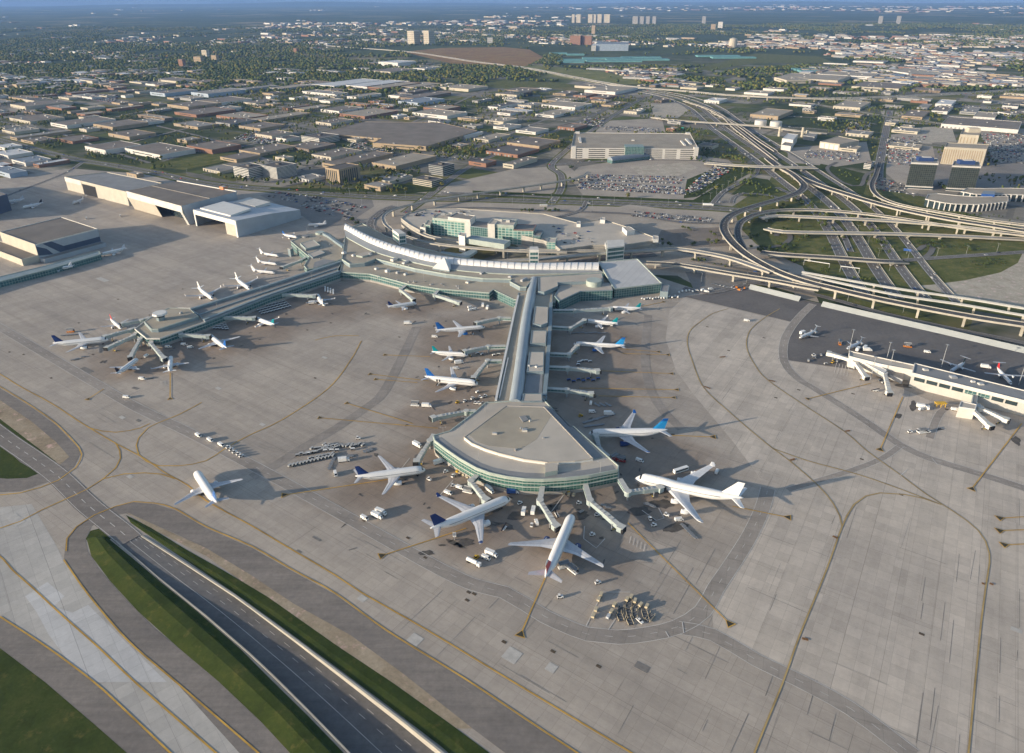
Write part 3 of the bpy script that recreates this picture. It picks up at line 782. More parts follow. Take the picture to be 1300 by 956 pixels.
def offset_poly(pts, d):
    """inset of a counter-clockwise polygon"""
    n = len(pts); out = []
    for i in range(n):
        a, b, c = Vector(pts[i - 1][:2]), Vector(pts[i][:2]), Vector(pts[(i + 1) % n][:2])
        u, v = (b - a), (c - b)
        if u.length < 1e-6 or v.length < 1e-6: out.append(tuple(b)); continue
        u.normalize(); v.normalize()
        n1, n2 = Vector((-u.y, u.x)), Vector((-v.y, v.x))
        m_ = (n1 + n2); 
        if m_.length < 1e-3: m_ = n1
        m_.normalize(); k = min(3.0, 1 / max(0.3, m_.dot(n1)))
        out.append(tuple(b + m_ * d * k))
    return out

def zpx(s, z): return [(p[0], p[1]) for p in PL(cut(s), z)]

def wall_strip(mb, path, z0, z1, th, mt):
    """a curb along a path (given at any z)"""
    a, b = offset(path, -th / 2), offset(path, th / 2)
    for i in range(len(path) - 1):
        for q in ([(*a[i][:2], z0), (*a[i + 1][:2], z0), (*a[i + 1][:2], z1), (*a[i][:2], z1)],
                  [(*b[i + 1][:2], z0), (*b[i][:2], z0), (*b[i][:2], z1), (*b[i + 1][:2], z1)],
                  [(*a[i][:2], z1), (*a[i + 1][:2], z1), (*b[i + 1][:2], z1), (*b[i][:2], z1)]):
            mb.face(q, mt)
    for i in (0, -1):
        mb.face([(*a[i][:2], z0), (*b[i][:2], z0), (*b[i][:2], z1), (*a[i][:2], z1)], mt)

def roof_unit(parent, px, py, z, sx, sy, sz, rz=0.0, m_=None, name='rooftop_unit'):
    c = P(px, py, z); mb = MB()
    mb.box((c[0], c[1], z + sz / 2), (sx, sy, sz), rz, m_ or WHITE_D)
    mb.box((c[0], c[1], z + sz + 0.15), (sx * 0.7, sy * 0.7, 0.3), rz, STEEL)
    return mb.build(name, m_ or WHITE_D, parent)

T = empty('airport_terminal', P(660, 420), 0, 'huge airport terminal with curved white vaulted roof and a long pier ending in a fan', 'terminal')
T.location = (0, 0, 0)
TB = ((2.6, 3.0, FASC_L, 0.15), (6.6, 7.2, FASC_L, 0.2), (9.6, 10.6, FASC_L, 0.25))
# --- the fan at the pier's end
H = 12.5
fan = zpx('616,511.7 603,523.4 570.7,547.6 550,553.4 552,560 566.4,571 584,583 604.4,594.5 622,601 642.5,605.5 666,608.5 690,609.3 718.6,607.6 748,604.3 784.5,597 785.5,592 728,541.7 723.7,542.5 689.3,506.6 660,509', H)
block(T, 'fan_wall', fan, 0, H, GLASS_G, ROOF_L, 0.7, FASC_L, ((0.0, 2.9, CONC_D, 0.1), (6.3, 7.0, FASC_L, 0.9), (9.2, 9.7, FASC_L, 0.5), (11.0, H - 0.1, FASC_L, 0.35)))
inner = zpx('642.5,515 620,532 589,555 598.5,562.5 616,570 633.7,575.5 664.4,583 695,587 730,585.4 753,582 690.7,516.5', 14.6)
block(T, 'clerestory', inner, H, 14.6, WHITE, ROOF_L, 0.3, ROOF_L)
mb = MB(); mb.prism(zpx('596,552 640,517 690,517.5 700,528 681,558 661,570 620,566 604,560', 14.68), 14.6, 14.68, ROOF_T); mb.build('roof_gravel', ROOF_T, T)
mb = MB(); q = zpx('692,518 702,519.5 728,543 765,580 753,582', 13.2); mb.prism(q, H, 13.2, FASC, ROOF_B); mb.build('skylight_strip', ROOF_B, T)
mb = MB(); q = zpx('553,557 566,552 590,574 620,588 660,598 700,600 740,597 770,592 783,593 784,597 748,604 718,607 690,608.5 666,608 642,605 622,600.5 604,594 584,582.5 566,570.5', H + 0.06); mb.prism(q, H, H + 0.06, ROOF_B); 
mb = MB()
path = smooth_path(PL(cut('552,558 566,569 584,581 604,592.5 622,599 642,603.5 666,606.5 690,607.3 718,605.6 748,602.3 782,596'), H)); 
a = offset(path, 0); b = offset(path, 5.5)
for i in range(len(path) - 1):
    mb.face([(a[i][0], a[i][1], H + 0.08), (a[i + 1][0], a[i + 1][1], H + 0.08), (b[i + 1][0], b[i + 1][1], H + 0.08), (b[i][0], b[i][1], H + 0.08)])
mb.build('roof_edge_band', ROOF_B, T)
mb = MB(); c = P(701, 590, H); mb.prism(zpx('692,588 708,588 708,597 692,600', 16), H, 16, FASC_L, ROOF_L); mb.build('roof_stair_house', FASC_L, T)
roof_unit(T, 666, 547, 14.7, 4, 3, 1.2); roof_unit(T, 628, 551, 14.7, 3.5, 2, 1.0)
mb = MB(); mb.prism(zpx('659,529 667,527.5 671,533 664,536', 14.9), 14.7, 15.2, ROOF_B); mb.build('roof_hatch', ROOF_B, T)
# --- the pier
HP = 10.5
pier = zpx('628,511 634,480 643,437 651,400 658,372 702,372 700.5,400 697,455 694,507', HP)
block(T, 'pier_wall', pier, 0, HP, GLASS_T, ROOF_T, 0.5, FASC, ((0.0, 2.6, CONC_D, 0.1), (6.2, 6.7, FASC_L, 0.3)))
mb = MB(); wall_strip(mb, PL(cut('629.5,509.5 636,478 645,436 652.5,400 658,376'), HP), HP - 1.0, HP + 1.3, 1.8, WHITE); mb.build('roof_curb', WHITE, T)
mb = MB(); wall_strip(mb, PL(cut('634,506 640,478 645,455'), HP), HP, HP + 0.9, 0.8, WHITE); mb.build('roof_curb', WHITE, T)
path = smooth_path(PL(cut('654,511 660,470 667.5,410 673,380 678.5,354'), 12), 12)
mb = MB(); ww = 5.2; rr = []
nn = normals2d(path)
for p, n in zip(path, nn):
    rr.append([(p[0] + n[0] * ww * math.cos(t), p[1] + n[1] * ww * math.cos(t), HP + 0.3 + 4.2 * math.sin(t)) for t in [math.pi * k / 10 for k in range(11)]])
mb.rings(rr, BMETAL, cap=False, closed=False); mb.face(rr[0]); mb.face(rr[-1]); mb.build('pier_vault', BMETAL, T, smooth=True)
for i, s in enumerate(('679,389 696,390 695.5,410 687,413 676,411', '675,420 694,420 693,436 673,436', '672,447 690.5,447 690,472 668.5,472', '664.5,500 688,500 688.5,509.5 662,510')):
    block(T, 'plant_room', zpx(s, 13.6), HP, 13.6, FASC, ROOF_L, 0.3, FASC)
mb = MB(); mb.prism(zpx('669,474 689,474 688,499 665,499', 11.2), HP, 11.2, FASC, ROOF_B); mb.build('lower_roof', ROOF_B, T)
mb = MB(); wall_strip(mb, PL(cut('699.5,385 698.5,410 694.5,470 691,503'), HP), HP - 2.2, HP + 1.1, 3.4, FASC); mb.build('roof_curb', FASC, T)
mb = MB()
# --- main hall: lower concourse roof, upper terrace, grey lean-to roof, white vault
LO = 9.5
low = zpx('427.8,344 432,345.5 469,348 480,350.6 519,361 558.4,367 621,372 626,368 652.5,380.4 705,384 705,376 737,370 778,368.4 780,352 700,345 640,346 560,330 500,318 455,300 440,316 434,331', LO)
block(T, 'concourse_wall', low, 0, LO, GLASS_T, ROOF_T, 0.5, FASC_L, ((0.0, 2.2, CONC_D, 0.1), (6.0, 6.5, FASC_L, 0.25)))
HT = 13.5
ter = zpx('434,329.5 444,336 463,334.5 477,329 503,335.5 527,341.5 566,348.5 613,354 649,355 647,358 660,365 668,365 680,352 760,346 766,345 762,338 700,338 640,335 580,326 530,314 490,300 460,284 442,290 438,300', HT)
block(T, 'terrace_wall', ter, LO, HT, FASC, ROOF_T, 0.9, FASC_L)
# grey lean-to roof then the vault, both following the curve of the hall
c_out = smooth_path(PL(cut('439,301 470.5,317.5 500,327 514.5,330.5 550.6,338.5 577,342.5 621,346.5 660,348 700,347.5 766.7,346'), 14.5), 10)
c_mid = smooth_path(PL(cut('437,291 467,307.5 498,319.5 512,323 529.4,328.2 555.6,333.7 602.7,337.7 660,341.7 700,342.5 760,342.5'), 17.5), 10)
c_in = smooth_path(PL(cut('440,283 467,296.5 498,308 529.4,318.6 561,325.4 597.5,330.6 630,333 660,334.5 700,334.5 760,333'), 19), 10)
def resamp(path, n):
    L = [0]
    for a, b in zip(path, path[1:]): L.append(L[-1] + (Vector(b) - Vector(a)).length)
    out = []
    for k in range(n):
        t = L[-1] * k / (n - 1); i = 0
        while i < len(L) - 2 and L[i + 1] < t: i += 1
        f = (t - L[i]) / max(1e-6, L[i + 1] - L[i]); out.append(tuple(Vector(path[i]).lerp(Vector(path[i + 1]), min(1, f))))
    return out
N = 49
co, cm, ci = resamp(c_out, N), resamp(c_mid, N), resamp(c_in, N)
mb = MB()
for i in range(N - 1):
    mb.face([(*co[i][:2], HT + 1.2), (*co[i + 1][:2], HT + 1.2), (*cm[i + 1][:2], 17.6), (*cm[i][:2], 17.6)], GMETAL)
    mb.face([(*co[i][:2], HT), (*co[i + 1][:2], HT), (*co[i + 1][:2], HT + 1.2), (*co[i][:2], HT + 1.2)], FASC_L)
mb.build('lean_to_roof', GMETAL, T)
VAULT = mat('white_vault_metal', (0.74, 0.73, 0.72), 0.5, var=0.05, scale=0.05, world_space=True)
mb = MB(); rb = MB(); rr = []
for i in range(N):
    a, b = Vector(cm[i]), Vector(ci[i]); a.z = b.z = 0
    if (b - a).length > 19: b = a + (b - a).normalized() * 19
    rr.append([tuple(a.lerp(b, 0.5 - 0.5 * math.cos(t)) + Vector((0, 0, 17.0 + 5.2 * math.sin(t)))) for t in [math.pi * k / 12 for k in range(13)]])
for i in range(N - 1):
    for k in range(12): mb.face([rr[i][k], rr[i + 1][k], rr[i + 1][k + 1], rr[i][k + 1]])
mb.face(rr[0]); mb.face(rr[-1])
mb.build('vault', VAULT, T, smooth=False)
for e, dx in ((0, -.2), (12, .2)):       # edge beams the ribs stand on
    pth = [(p[e][0], p[e][1], 17.0) for p in rr]; q0, q1 = offset(pth, -.45), offset(pth, .45)
    rb.rings([[(a[0], a[1], 16.6), (b[0], b[1], 16.6), (b[0], b[1], 17.5), (a[0], a[1], 17.5)] for a, b in zip(q0, q1)], WHITE_D)
for i in range(0, N, 1):       # ribs between the vault's bays
    for k in range(12):
        a, b = Vector(rr[i][k]), Vector(rr[i][k + 1])
        rb.beam(a + Vector((0, 0, 0.12)), b + Vector((0, 0, 0.15)), 0.55, 0.36, STEEL)
o = rb.build('vault_rib', WHITE_D, T)
mb = MB()                     # wall under the vault on the road side
for i in range(N - 1): mb.face([(*rr[i][12][:2], 0), (*rr[i + 1][12][:2], 0), (*rr[i + 1][12][:2], 17.1), (*rr[i][12][:2], 17.1)])
mb.build('kerbside_wall', GLASS_T, T)
# pyramid skylight
mb = MB(); base = PL(cut('549,340.5 570.5,344 577,334 557,331'), 15.0); ap = Vector(P(564, 327, 26)); ap.z = 26
for i in range(4): mb.face([base[i], base[(i + 1) % 4], tuple(ap)], WHITE)
mb.walls(base, HT, 15.0, FASC); mb.build('pyramid_skylight', WHITE, T)
# eastern hall with the big sloping roof
hq = [P(760, 333, 19), P(809, 329, 19), P(840, 360, 11), P(780, 367, 11)]
mb = MB(); mb.face(hq, HMETAL); mb.build('east_hall_roof', HMETAL, T)
mb = MB(); mb.walls([(p[0], p[1]) for p in hq], 0, 10.9, GLASS_T); 
for i, (a, b) in enumerate(zip(hq, hq[1:] + hq[:1])):
    mb.face([(a[0], a[1], 10.9), (b[0], b[1], 10.9), (b[0], b[1], b[2] - 0.03), (a[0], a[1], a[2] - 0.03)], GLASS_T)
mb.build('east_hall_wall', GLASS_T, T)
mb = MB()
for a, b in zip(hq, hq[1:] + hq[:1]): mb.beam(a, b, 1.0, 1.4, FASC_L)
mb.build('east_hall_fascia', FASC_L, T)
block(T, 'east_annex', zpx('840,361 850,362 848,371 838,370', 8), 0, 8, FASC, ROOF_B, 0.4)
block(T, 'upper_concourse', zpx('683,352 764,347 766,357 708,359 708.5,363.5 691,371 683,370', 14.6), LO, 14.6, FASC, ROOF_L, 0.5, FASC)
block(T, 'lower_concourse', zpx('704,376 710,382.5 737,370 777.6,368.5 776,360 747,357.5 711,362', 11.6), 0, 11.6, GLASS_T, ROOF_L, 0.5, FASC)
mb = MB(); c = P(754, 357, 16); mb.tube((c[0], c[1], LO), (c[0], c[1], 17.5), 8.5, 8.5, 24, FASC_L); mb.build('drum', FASC_L, T, smooth=False)
# --- west wing (octagonal) and the long north-west pier
ww1 = zpx('369,306.5 386.5,299.5 404,296.5 411,295 418,296.5 447,318 441,326 428,331.5 401,340.5 389.5,342 386,338 392.7,326.5', 11)
block(T, 'west_wing_wall', ww1, 0, 11, GLASS_T, ROOF_T, 0.6, FASC_L, ((6.6, 7.2, FASC_L, 0.25),))
block(T, 'west_wing_hall', zpx('381,309 398,304.5 406.5,311.5 388,315.8', 14), 11, 14, FASC, ROOF_L, 0.4, FASC_L)
block(T, 'west_wing_roof_house', zpx('391,322.5 405,317 413,321 397,327', 12.6), 11, 12.6, FASC, ROOF_L, 0.3)
mb = MB(); wall_strip(mb, smooth_path(PL(cut('411,296.5 418,300 426,306 436,313'), 13)), 11, 14, 4, FASC); mb.build('roof_curb', FASC, T)
mb = MB(); c = P(406, 295, 13); mb.tube((c[0], c[1], 10), (c[0], c[1], 13.6), 6, 6, 18, FASC_L); mb.build('drum', FASC_L, T)
mb = MB(); c = P(388, 300, 12); mb.tube((c[0], c[1], 10), (c[0], c[1], 13), 4.5, 4.5, 18, ROOF_B); mb.build('drum', ROOF_B, T)
mb = MB(); mb.prism(zpx('399,333 411,329 425,331 402,339 397,340', 11.4), 11, 11.4, FASC, ROOF_B); mb.build('lower_roof', ROOF_B, T)
for i in range(5):
    x = 437 + i * 7.2; y = 303.5 + i * 3.6
    mb = MB(); mb.prism(zpx(f'{x},{y} {x+4.5},{y+1.6} {x+3.2},{y+4.4} {x-1.2},{y+2.6}', 13), 9, 13, WHITE, ROOF_L); mb.build('roof_light', WHITE, T)
NP = 9.5
npier = zpx('434.7,331.5 340,362.3 241.5,392.3 254,401.5 261,409 340,377.5 432,346.5', NP)
block(T, 'north_pier_wall', npier, 0, NP, GLASS_T, ROOF_G, 0.5, FASC, ((0.0, 3.0, CONC_D, 0.1), (6.0, 6.4, FASC, 0.3)))
for s, wv, h in (('434.5,333 340,364 243,394', 3.6, 2.2), ('431,345 340,375.5 259,407', 3.0, 1.4), ('428,341 340,370.5 252,400.5', 1.6, 1.0)):
    mb = MB(); wall_strip(mb, PL(cut(s), NP), NP - 1.0, NP + h, wv, FASC); mb.build('roof_curb', FASC, T)
mb = MB(); mb.prism(zpx('430.5,343 340,372.5 256,403 258,405.5 340,374.5 431,344.8', NP + 0.1), NP, NP + 0.1, ROOF_T); mb.build('roof_strip', ROOF_T, T)
endp = zpx('241.5,391.5 226,391 198,398 171,418 186,430.3 203,430.3 261,409.5 254,401', 9)
block(T, 'north_pier_end_wall', endp, 0, 9, GLASS_T, ROOF_T, 0.8, WHITE_D, ((0, 2.6, CONC_D, 0.1), (5.8, 6.3, FASC_L, 0.3)))
e2 = zpx('241,392 214,391 183,408.5 192,418 200.5,418 252,401.5', 12.4)
block(T, 'north_pier_upper', e2, 9, 12.4, FASC, ROOF_T, 0.3, FASC_L)
# small apron control cab on the pier's end
c = P(204.5, 406, 12.4)
mb = MB(); mb.tube((c[0], c[1], 12.4), (c[0], c[1], 16), 4.2, 4.2, 8, FASC); mb.build('control_cab_base', FASC, T)
mb = MB(); mb.tube((c[0], c[1], 16), (c[0], c[1], 18.6), 4.0, 5.4, 8, GLASS_D); k = mb.build('control_cab', GLASS_D, T)
mb = MB(); mb.tube((c[0], c[1], 18.6), (c[0], c[1], 20.2), 7.4, 6.8, 8, WHITE); mb.build('cab_roof', WHITE, k)
# rooftop plant
for px, py, z, sx, sy, sz in ((492, 345, LO, 5, 4, 2.5), (505, 347, LO, 4, 3, 2), (515, 349, LO, 4, 3, 2), (594, 359, LO, 4, 4, 1.5), (500, 331, HT, 7, 5, 2.5), (515, 334, HT, 9, 4, 1.8), (612, 347.5, HT, 6, 3, 1.5), (665, 356, HT, 10, 3, 2), (470, 324, HT, 4, 3, 2), (449, 325, HT, 4, 3, 2), (437, 322, HT, 5, 4, 2.5), (478, 342, LO, 4, 3, 2), (648, 352, HT, 5, 4, 1.5), (230, 398, 12.4, 3, 2, 1.5), (672, 465, 13.6, 2, 2, 1.2), (681, 466, 13.6, 2, 2, 1.2)):
    roof_unit(T, px, py, z, sx, sy, sz, G2A, random.choice([WHITE_D, STEEL, WHITE]))
for k in range(46):
    z_, zone_ = random.choice(((14.6, (615, 525, 730, 580)), (LO, (470, 340, 620, 360)), (HT, (470, 332, 600, 350)), (11, (395, 302, 420, 330)), (NP, (270, 378, 330, 388))))
    fx, fy = random.random(), random.random(); px, py = zone_[0] + fx * (zone_[2] - zone_[0]), zone_[1] + fy * (zone_[3] - zone_[1])
    if zone_[0] == 615 and not (abs(px - 668) < 25 + (550 - abs(py - 550)) * 0 and 528 < py < 572): continue
    if zone_[0] == 470: py = (348 + (px - 470) * .13 if z_ == LO else 331 + (px - 480) * .14) + fy * 4
    if zone_[0] == 270: py = 384.5 - (px - 270) * .33
    roof_unit(T, px, py, z_, random.uniform(.8, 2.2), random.uniform(.8, 1.8), random.uniform(.5, 1.2), random.uniform(0, 1), random.choice([STEEL, WHITE_D, ROOF_G]), 'roof_vent')
c = P(463, 323, HT); mb = MB(); mb.prism(zpx('452,324 456,321.5 464,320 474,319 468,323 460,325.5', 15.4), HT, 15.4, FASC_L, ROOF_L); mb.build('roof_house', FASC_L, T)

# --- glass lift towers and the canopy by the kerb
def lift_tower(s, h, label, name='lift_tower'):
    t = empty(name, (0, 0, 0), 0, label, 'lift tower')
    q = ccw(zpx(s, h)); mb = MB(); mb.walls(q, 0, h, WHITE); mb.poly([(p[0], p[1], h) for p in q], WHITE_D); mb.build('frame', WHITE, t)
    for k in range(int(h / 5)):
        mb = MB()
        for i in range(len(q)):
            a, b = Vector(q[i]), Vector(q[(i + 1) % len(q)]); d = (b - a).normalized(); n = Vector((d.y, -d.x)) * 0.08
            a2, b2 = a + d * 0.9 + n, b - d * 0.9 + n
            mb.face([(a2.x, a2.y, k * 5 + 1), (b2.x, b2.y, k * 5 + 1), (b2.x, b2.y, k * 5 + 4.4), (a2.x, a2.y, k * 5 + 4.4)])
        mb.build('window', GLASS_T, t)
    return t
lift_tower('498,291 507,291 515,296 506,297', 28, 'white lift tower with glass bands at the bend of the guideway')
lift_tower('672.5,313 683,313 684,317 672,317', 28, 'white framed glass lift tower standing behind the vaulted roof')
lift_tower('770,305 792,304 793,312 771,314.5', 26, 'dark green glass stair tower at the front of the parking deck')

# --- parking deck with the stepped green glass buildings
G = empty('parking_garage', (0, 0, 0), 0, 'wide curved parking garage with a tan open roof deck behind the terminal', 'garage')
HG = 12.0
deck = zpx('509,277.7 516,272 540,266 580,265 640,269 690,272 734,284 764,278.5 800,290 834,303 834,305.5 792,311.5 752,312 711,317.5 704,312 690,306 652,297.5 620,292 597,289.5 560,286 545,286 533,293 520,286', HG)
block(G, 'deck_wall', deck, 0, HG, CONC_D, ROOF_L, 1.1, CONC_W, ((2.4, 3.6, CONC_W, 0.2), (5.4, 6.6, CONC_W, 0.2), (8.4, 9.6, CONC_W, 0.2)), 'roof_deck')
for s, h in (('790,288 800,288 806,292 796,294', 18), ('763,276 768,276.5 768,279.5 762,279', 17), ('733,281 737,281.5 737,285 732,284.5', 16), ('829,299 836,300 836,304 829,304', 16), ('768,307 773,306 773,312 769,312', 17)):
    block(G, 'stair_house', zpx(s, h), HG, h, WHITE, ROOF_L, 0.3, WHITE)
W_RIM = mat('dull_red_rim', (0.30, 0.17, 0.14), 0.7, var=0.1, scale=0.2)
O = empty('terminal_offices', (0, 0, 0), 0, 'stepped green glass office blocks rising in front of the parking deck', 'office block')
block(O, 'glass_wall', zpx('549,277 597,281.8 604,276 579,270.5 556,272', 24), 0, 24, GLASS_S, ROOF_L, 0.8, FASC_L, ((0, 1, CONC_D, .1), (21.5, 23.9, FASC_L, 0.3)))
block(O, 'white_upper_wall', zpx('568.5,276 596.6,279.6 603.5,274.5 580,270', 28), 24, 28, WHITE_D, ROOF_G, 0.8, WHITE_D)
block(O, 'glass_wall', zpx('539,285.5 546,286.5 549,280 543,280', 17), 0, 17, GLASS_S, ROOF_L, 0.6, FASC_L)
block(O, 'white_stair_wall', zpx('533.5,288.5 540,289.8 542,285 536,284', 15), 0, 15, WHITE_D, ROOF_L, 0.6, WHITE_D)
block(O, 'white_stair_wall', zpx('590,282 597.2,282.8 603,277.5 597,277', 25), 0, 24.9, WHITE_D, ROOF_G, 0.6, WHITE_D)
block(O, 'dark_glass_wall', zpx('597,287.5 620,290 626,283 604,281', 20), 0, 20, GLASS_T, ROOF_G, 0.6, FASC)
block(O, 'glass_wall', zpx('628,285.2 652,286.8 657,279.5 634,278.5', 25.5), 0, 25.5, GLASS_S, ROOF_L, 0.8, FASC_L, ((0, 1, CONC_D, .1), (22.5, 25.4, FASC_L, 0.3)))
block(O, 'white_stair_wall', zpx('619,284.6 628,285.4 634,278.7 625,278', 26), 0, 26, WHITE_D, ROOF_L, 0.6, WHITE_D)
block(O, 'glass_wall', zpx('652,292 677,293 681,286 657,285', 20), 0, 20, GLASS_S, ROOF_G, 0.6, W_RIM)
block(O, 'glass_wall', zpx('677,299.5 686,300 690,293 681,292.5', 16), 0, 16, GLASS_T, ROOF_G, 0.6, FASC)
block(O, 'glass_wall', zpx('694,307.5 705,308 707,302.5 696,302', 17), 0, 17, GLASS_S, ROOF_L, 0.6, FASC_L)
for px, py in ((563, 273), (572, 272), (585, 273.5), (593, 275), (635, 281), (645, 282), (650, 281)):
    roof_unit(O, px, py, 25.6, 5, 4, 3, R(-5), random.choice([WHITE_D, STEEL]))

# --- hangars
def hangar(label, roof_px, h, walls, roofm, doors=(), name='hangar'):
    t = empty(name, (0, 0, 0), 0, label, 'hangar')
    q = [(p[0], p[1]) for p in PL(cut(roof_px), h)]
    return t, q
HW = mat('hangar_cladding', (0.56, 0.53, 0.46), 0.7, var=0.08, scale=0.05, world_space=True)
HB = ribbed_mat('blue_grey_cladding', (0.36, 0.39, 0.43), 1.6, None, 0.85, 0.6)
HN = mat('navy_stripe', (0.05, 0.07, 0.12), 0.6, var=0.1, scale=0.1)
def quadbox(mb, a, b, z0, z1, th, mt):
    """upright slab on the line a-b, its outer face on the line's right"""
    d = (Vector(b[:2]) - Vector(a[:2])).normalized(); n = Vector((d.y, -d.x))
    a, b = Vector(a[:2]), Vector(b[:2])
    q = [a, b, b + n * th, a + n * th]
    mb.prism([(p.x, p.y) for p in q], z0, z1, mt)
def edge_pt(a, b, t): return (a[0] + (b[0] - a[0]) * t, a[1] + (b[1] - a[1]) * t)

# middle hangar: slanted white front over an opening
t = empty('hangar', (0, 0, 0), 0, 'large hangar with a white overhanging front and a dark flat roof', 'hangar')
h = 30; q = [P(160, 242.5, h), P(230, 261.5, h), P(300, 243.5, h), P(225, 230, h)]; q = [(p[0], p[1]) for p in q]
f0, f1 = Vector(q[0]), Vector(q[1]); dd = (f1 - f0).normalized(); inn = Vector((-dd.y, dd.x))
inn = inn if (Vector(q[2]) - f1).dot(inn) > 0 else -inn
mb = MB(); b0, b1 = f0 + inn * 7, f1 + inn * 7
mb.face([(b0.x, b0.y, 0), ((b0 + (b1 - b0) * .52).x, (b0 + (b1 - b0) * .52).y, 0), ((f0 + (f1 - f0) * .52).x, (f0 + (f1 - f0) * .52).y, 20), (f0.x, f0.y, 20)], CREAM)
mb.face([(f0.x, f0.y, 20), (f1.x, f1.y, 20), (f1.x, f1.y, h), (f0.x, f0.y, h)], WHITE_D)
e = b0 + (b1 - b0) * .96; g_ = f0 + (f1 - f0) * .96
mb.face([(e.x, e.y, 0), (b1.x, b1.y, 0), (f1.x, f1.y, 20), (g_.x, g_.y, 20)], WHITE_D)
mb.build('front_wall', CREAM, t)
mb = MB(); c = b0 + (b1 - b0) * .52 + inn * 14; d2 = b1 + inn * 14
mb.face([(c.x, c.y, 0.3), (d2.x, d2.y, 0.3), (d2.x, d2.y, 20), (c.x, c.y, 20)]); mb.build('door', GLASS_D, t)
mb = MB(); mb.face([(b1.x, b1.y, 0), (*q[2], 0), (*q[2], h), (f1.x, f1.y, h)], HB); mb.face([(*q[2], 0), (*q[3], 0), (*q[3], h), (*q[2], h)], HB); mb.face([(*q[3], 0), (b0.x, b0.y, 0), (f0.x, f0.y, h), (*q[3], h)], HB)
mb.build('side_wall', HB, t)
mb = MB(); mb.poly([(*p, h + .05) for p in ccw(q)], ROOF_BR); 
k = mb.build('roof', ROOF_BR, t)
mb = MB(); wall_strip(mb, [(*q[3], 0), (*q[2], 0)], h - 1, h + 1.2, 1.5, WHITE); wall_strip(mb, [(*edge_pt(q[0], q[3], .5), 0), (*edge_pt(q[1], q[2], .5), 0)], h, h + 0.8, 1.5, ROOF_G); mb.build('parapet', WHITE, k)
roof_unit(t, 284, 240, h, 10, 8, 4, R(-35), mat('orange_panel', (0.6, 0.25, 0.12), 0.7, var=.1, scale=.2))
# front-right hangar: low white roof, open door
t = empty('hangar', (0, 0, 0), 0, 'white roofed hangar with its tall door standing open, nearest the terminal', 'hangar')
h = 20; q = [P(246, 266, 24), P(302, 279.5, 24), P(355, 263, 15), P(382, 268, 12)]
r0, r1 = P(246, 266, 24)[:2], P(300, 280, 24)[:2]; r2, r3 = P(381, 265.5, 14)[:2], P(318, 250.5, 18)[:2]
HR = mat('white_hangar_roof', (0.50, 0.52, 0.55), 0.6, var=0.08, scale=0.03, world_space=True)
mb = MB(); m1, m0 = edge_pt(r1, r2, .55), edge_pt(r0, r3, .55)
mb.face([(*r0, 24), (*r1, 24), (*m1, 19.5), (*m0, 21)], HR); mb.face([(*m0, 21), (*m1, 19.5), (*r2, 13), (*r3, 17)], HR); k = mb.build('roof', HR, t)
mb = MB(); mb.prism([edge_pt(edge_pt(r0, r3, .08), edge_pt(r1, r2, .08), .04), edge_pt(edge_pt(r0, r3, .08), edge_pt(r1, r2, .08), .75), edge_pt(edge_pt(r0, r3, .48), edge_pt(r1, r2, .42), .7), edge_pt(edge_pt(r0, r3, .48), edge_pt(r1, r2, .48), .04)], 22.4, 25.2, WHITE); mb.build('roof_monitor', WHITE, k)
mb = MB(); mb.prism([edge_pt(edge_pt(r0, r3, .62), edge_pt(r1, r2, .62), .08), edge_pt(edge_pt(r0, r3, .62), edge_pt(r1, r2, .62), .55), edge_pt(edge_pt(r0, r3, .92), edge_pt(r1, r2, .86), .55), edge_pt(edge_pt(r0, r3, .92), edge_pt(r1, r2, .92), .08)], 17.2, 21.2, WHITE_D); mb.build('roof_monitor', WHITE_D, k)
mb = MB(); mb.face([(*r1, 0), (*r2, 0), (*r2, 13), (*m1, 19.5), (*r1, 24)], HB); mb.face([(*r2, 0), (*r3, 0), (*r3, 17), (*r2, 13)], HB); mb.face([(*r3, 0), (*r0, 0), (*r0, 24), (*m0, 21), (*r3, 17)], HB); mb.build('side_wall', HB, t)
mb = MB(); quadbox(mb, r0, r1, 17.5, 24, 1.5, WHITE); mb.face([(*edge_pt(r0, r1, .72), 0), (*edge_pt(r0, r1, .98), 0), (*edge_pt(r0, r1, .98), 18), (*edge_pt(r0, r1, .72), 18)], CREAM); quadbox(mb, r0, edge_pt(r0, r1, .03), 0, 17.4, 1.4, WHITE); quadbox(mb, edge_pt(r0, r1, .97), r1, 0, 17.4, 1.4, WHITE); mb.build('front_wall', WHITE, t)
# old hangar behind
t = empty('hangar', (0, 0, 0), 0, 'old beige hangar with a blue-grey roof and a dark open bay, behind the bigger hangar', 'hangar')
h = 22; q = [(p[0], p[1]) for p in (P(82, 225, h), P(143, 240, h), P(160, 244, h), P(206, 233, h), P(136, 219, h))]
block(t, 'wall', q, 0, h, CREAM, ROOF_B, 1.0, CREAM)
mb = MB(); quadbox(mb, edge_pt(q[0], q[1], .36), edge_pt(q[0], q[1], .64), 0.2, 18, 0.25, DARK); mb.build('door', DARK, t)
mb = MB(); quadbox(mb, edge_pt(q[0], q[1], 0), edge_pt(q[0], q[1], .35), 15, 22.4, 0.5, WHITE_D); mb.build('door_header', WHITE_D, t)
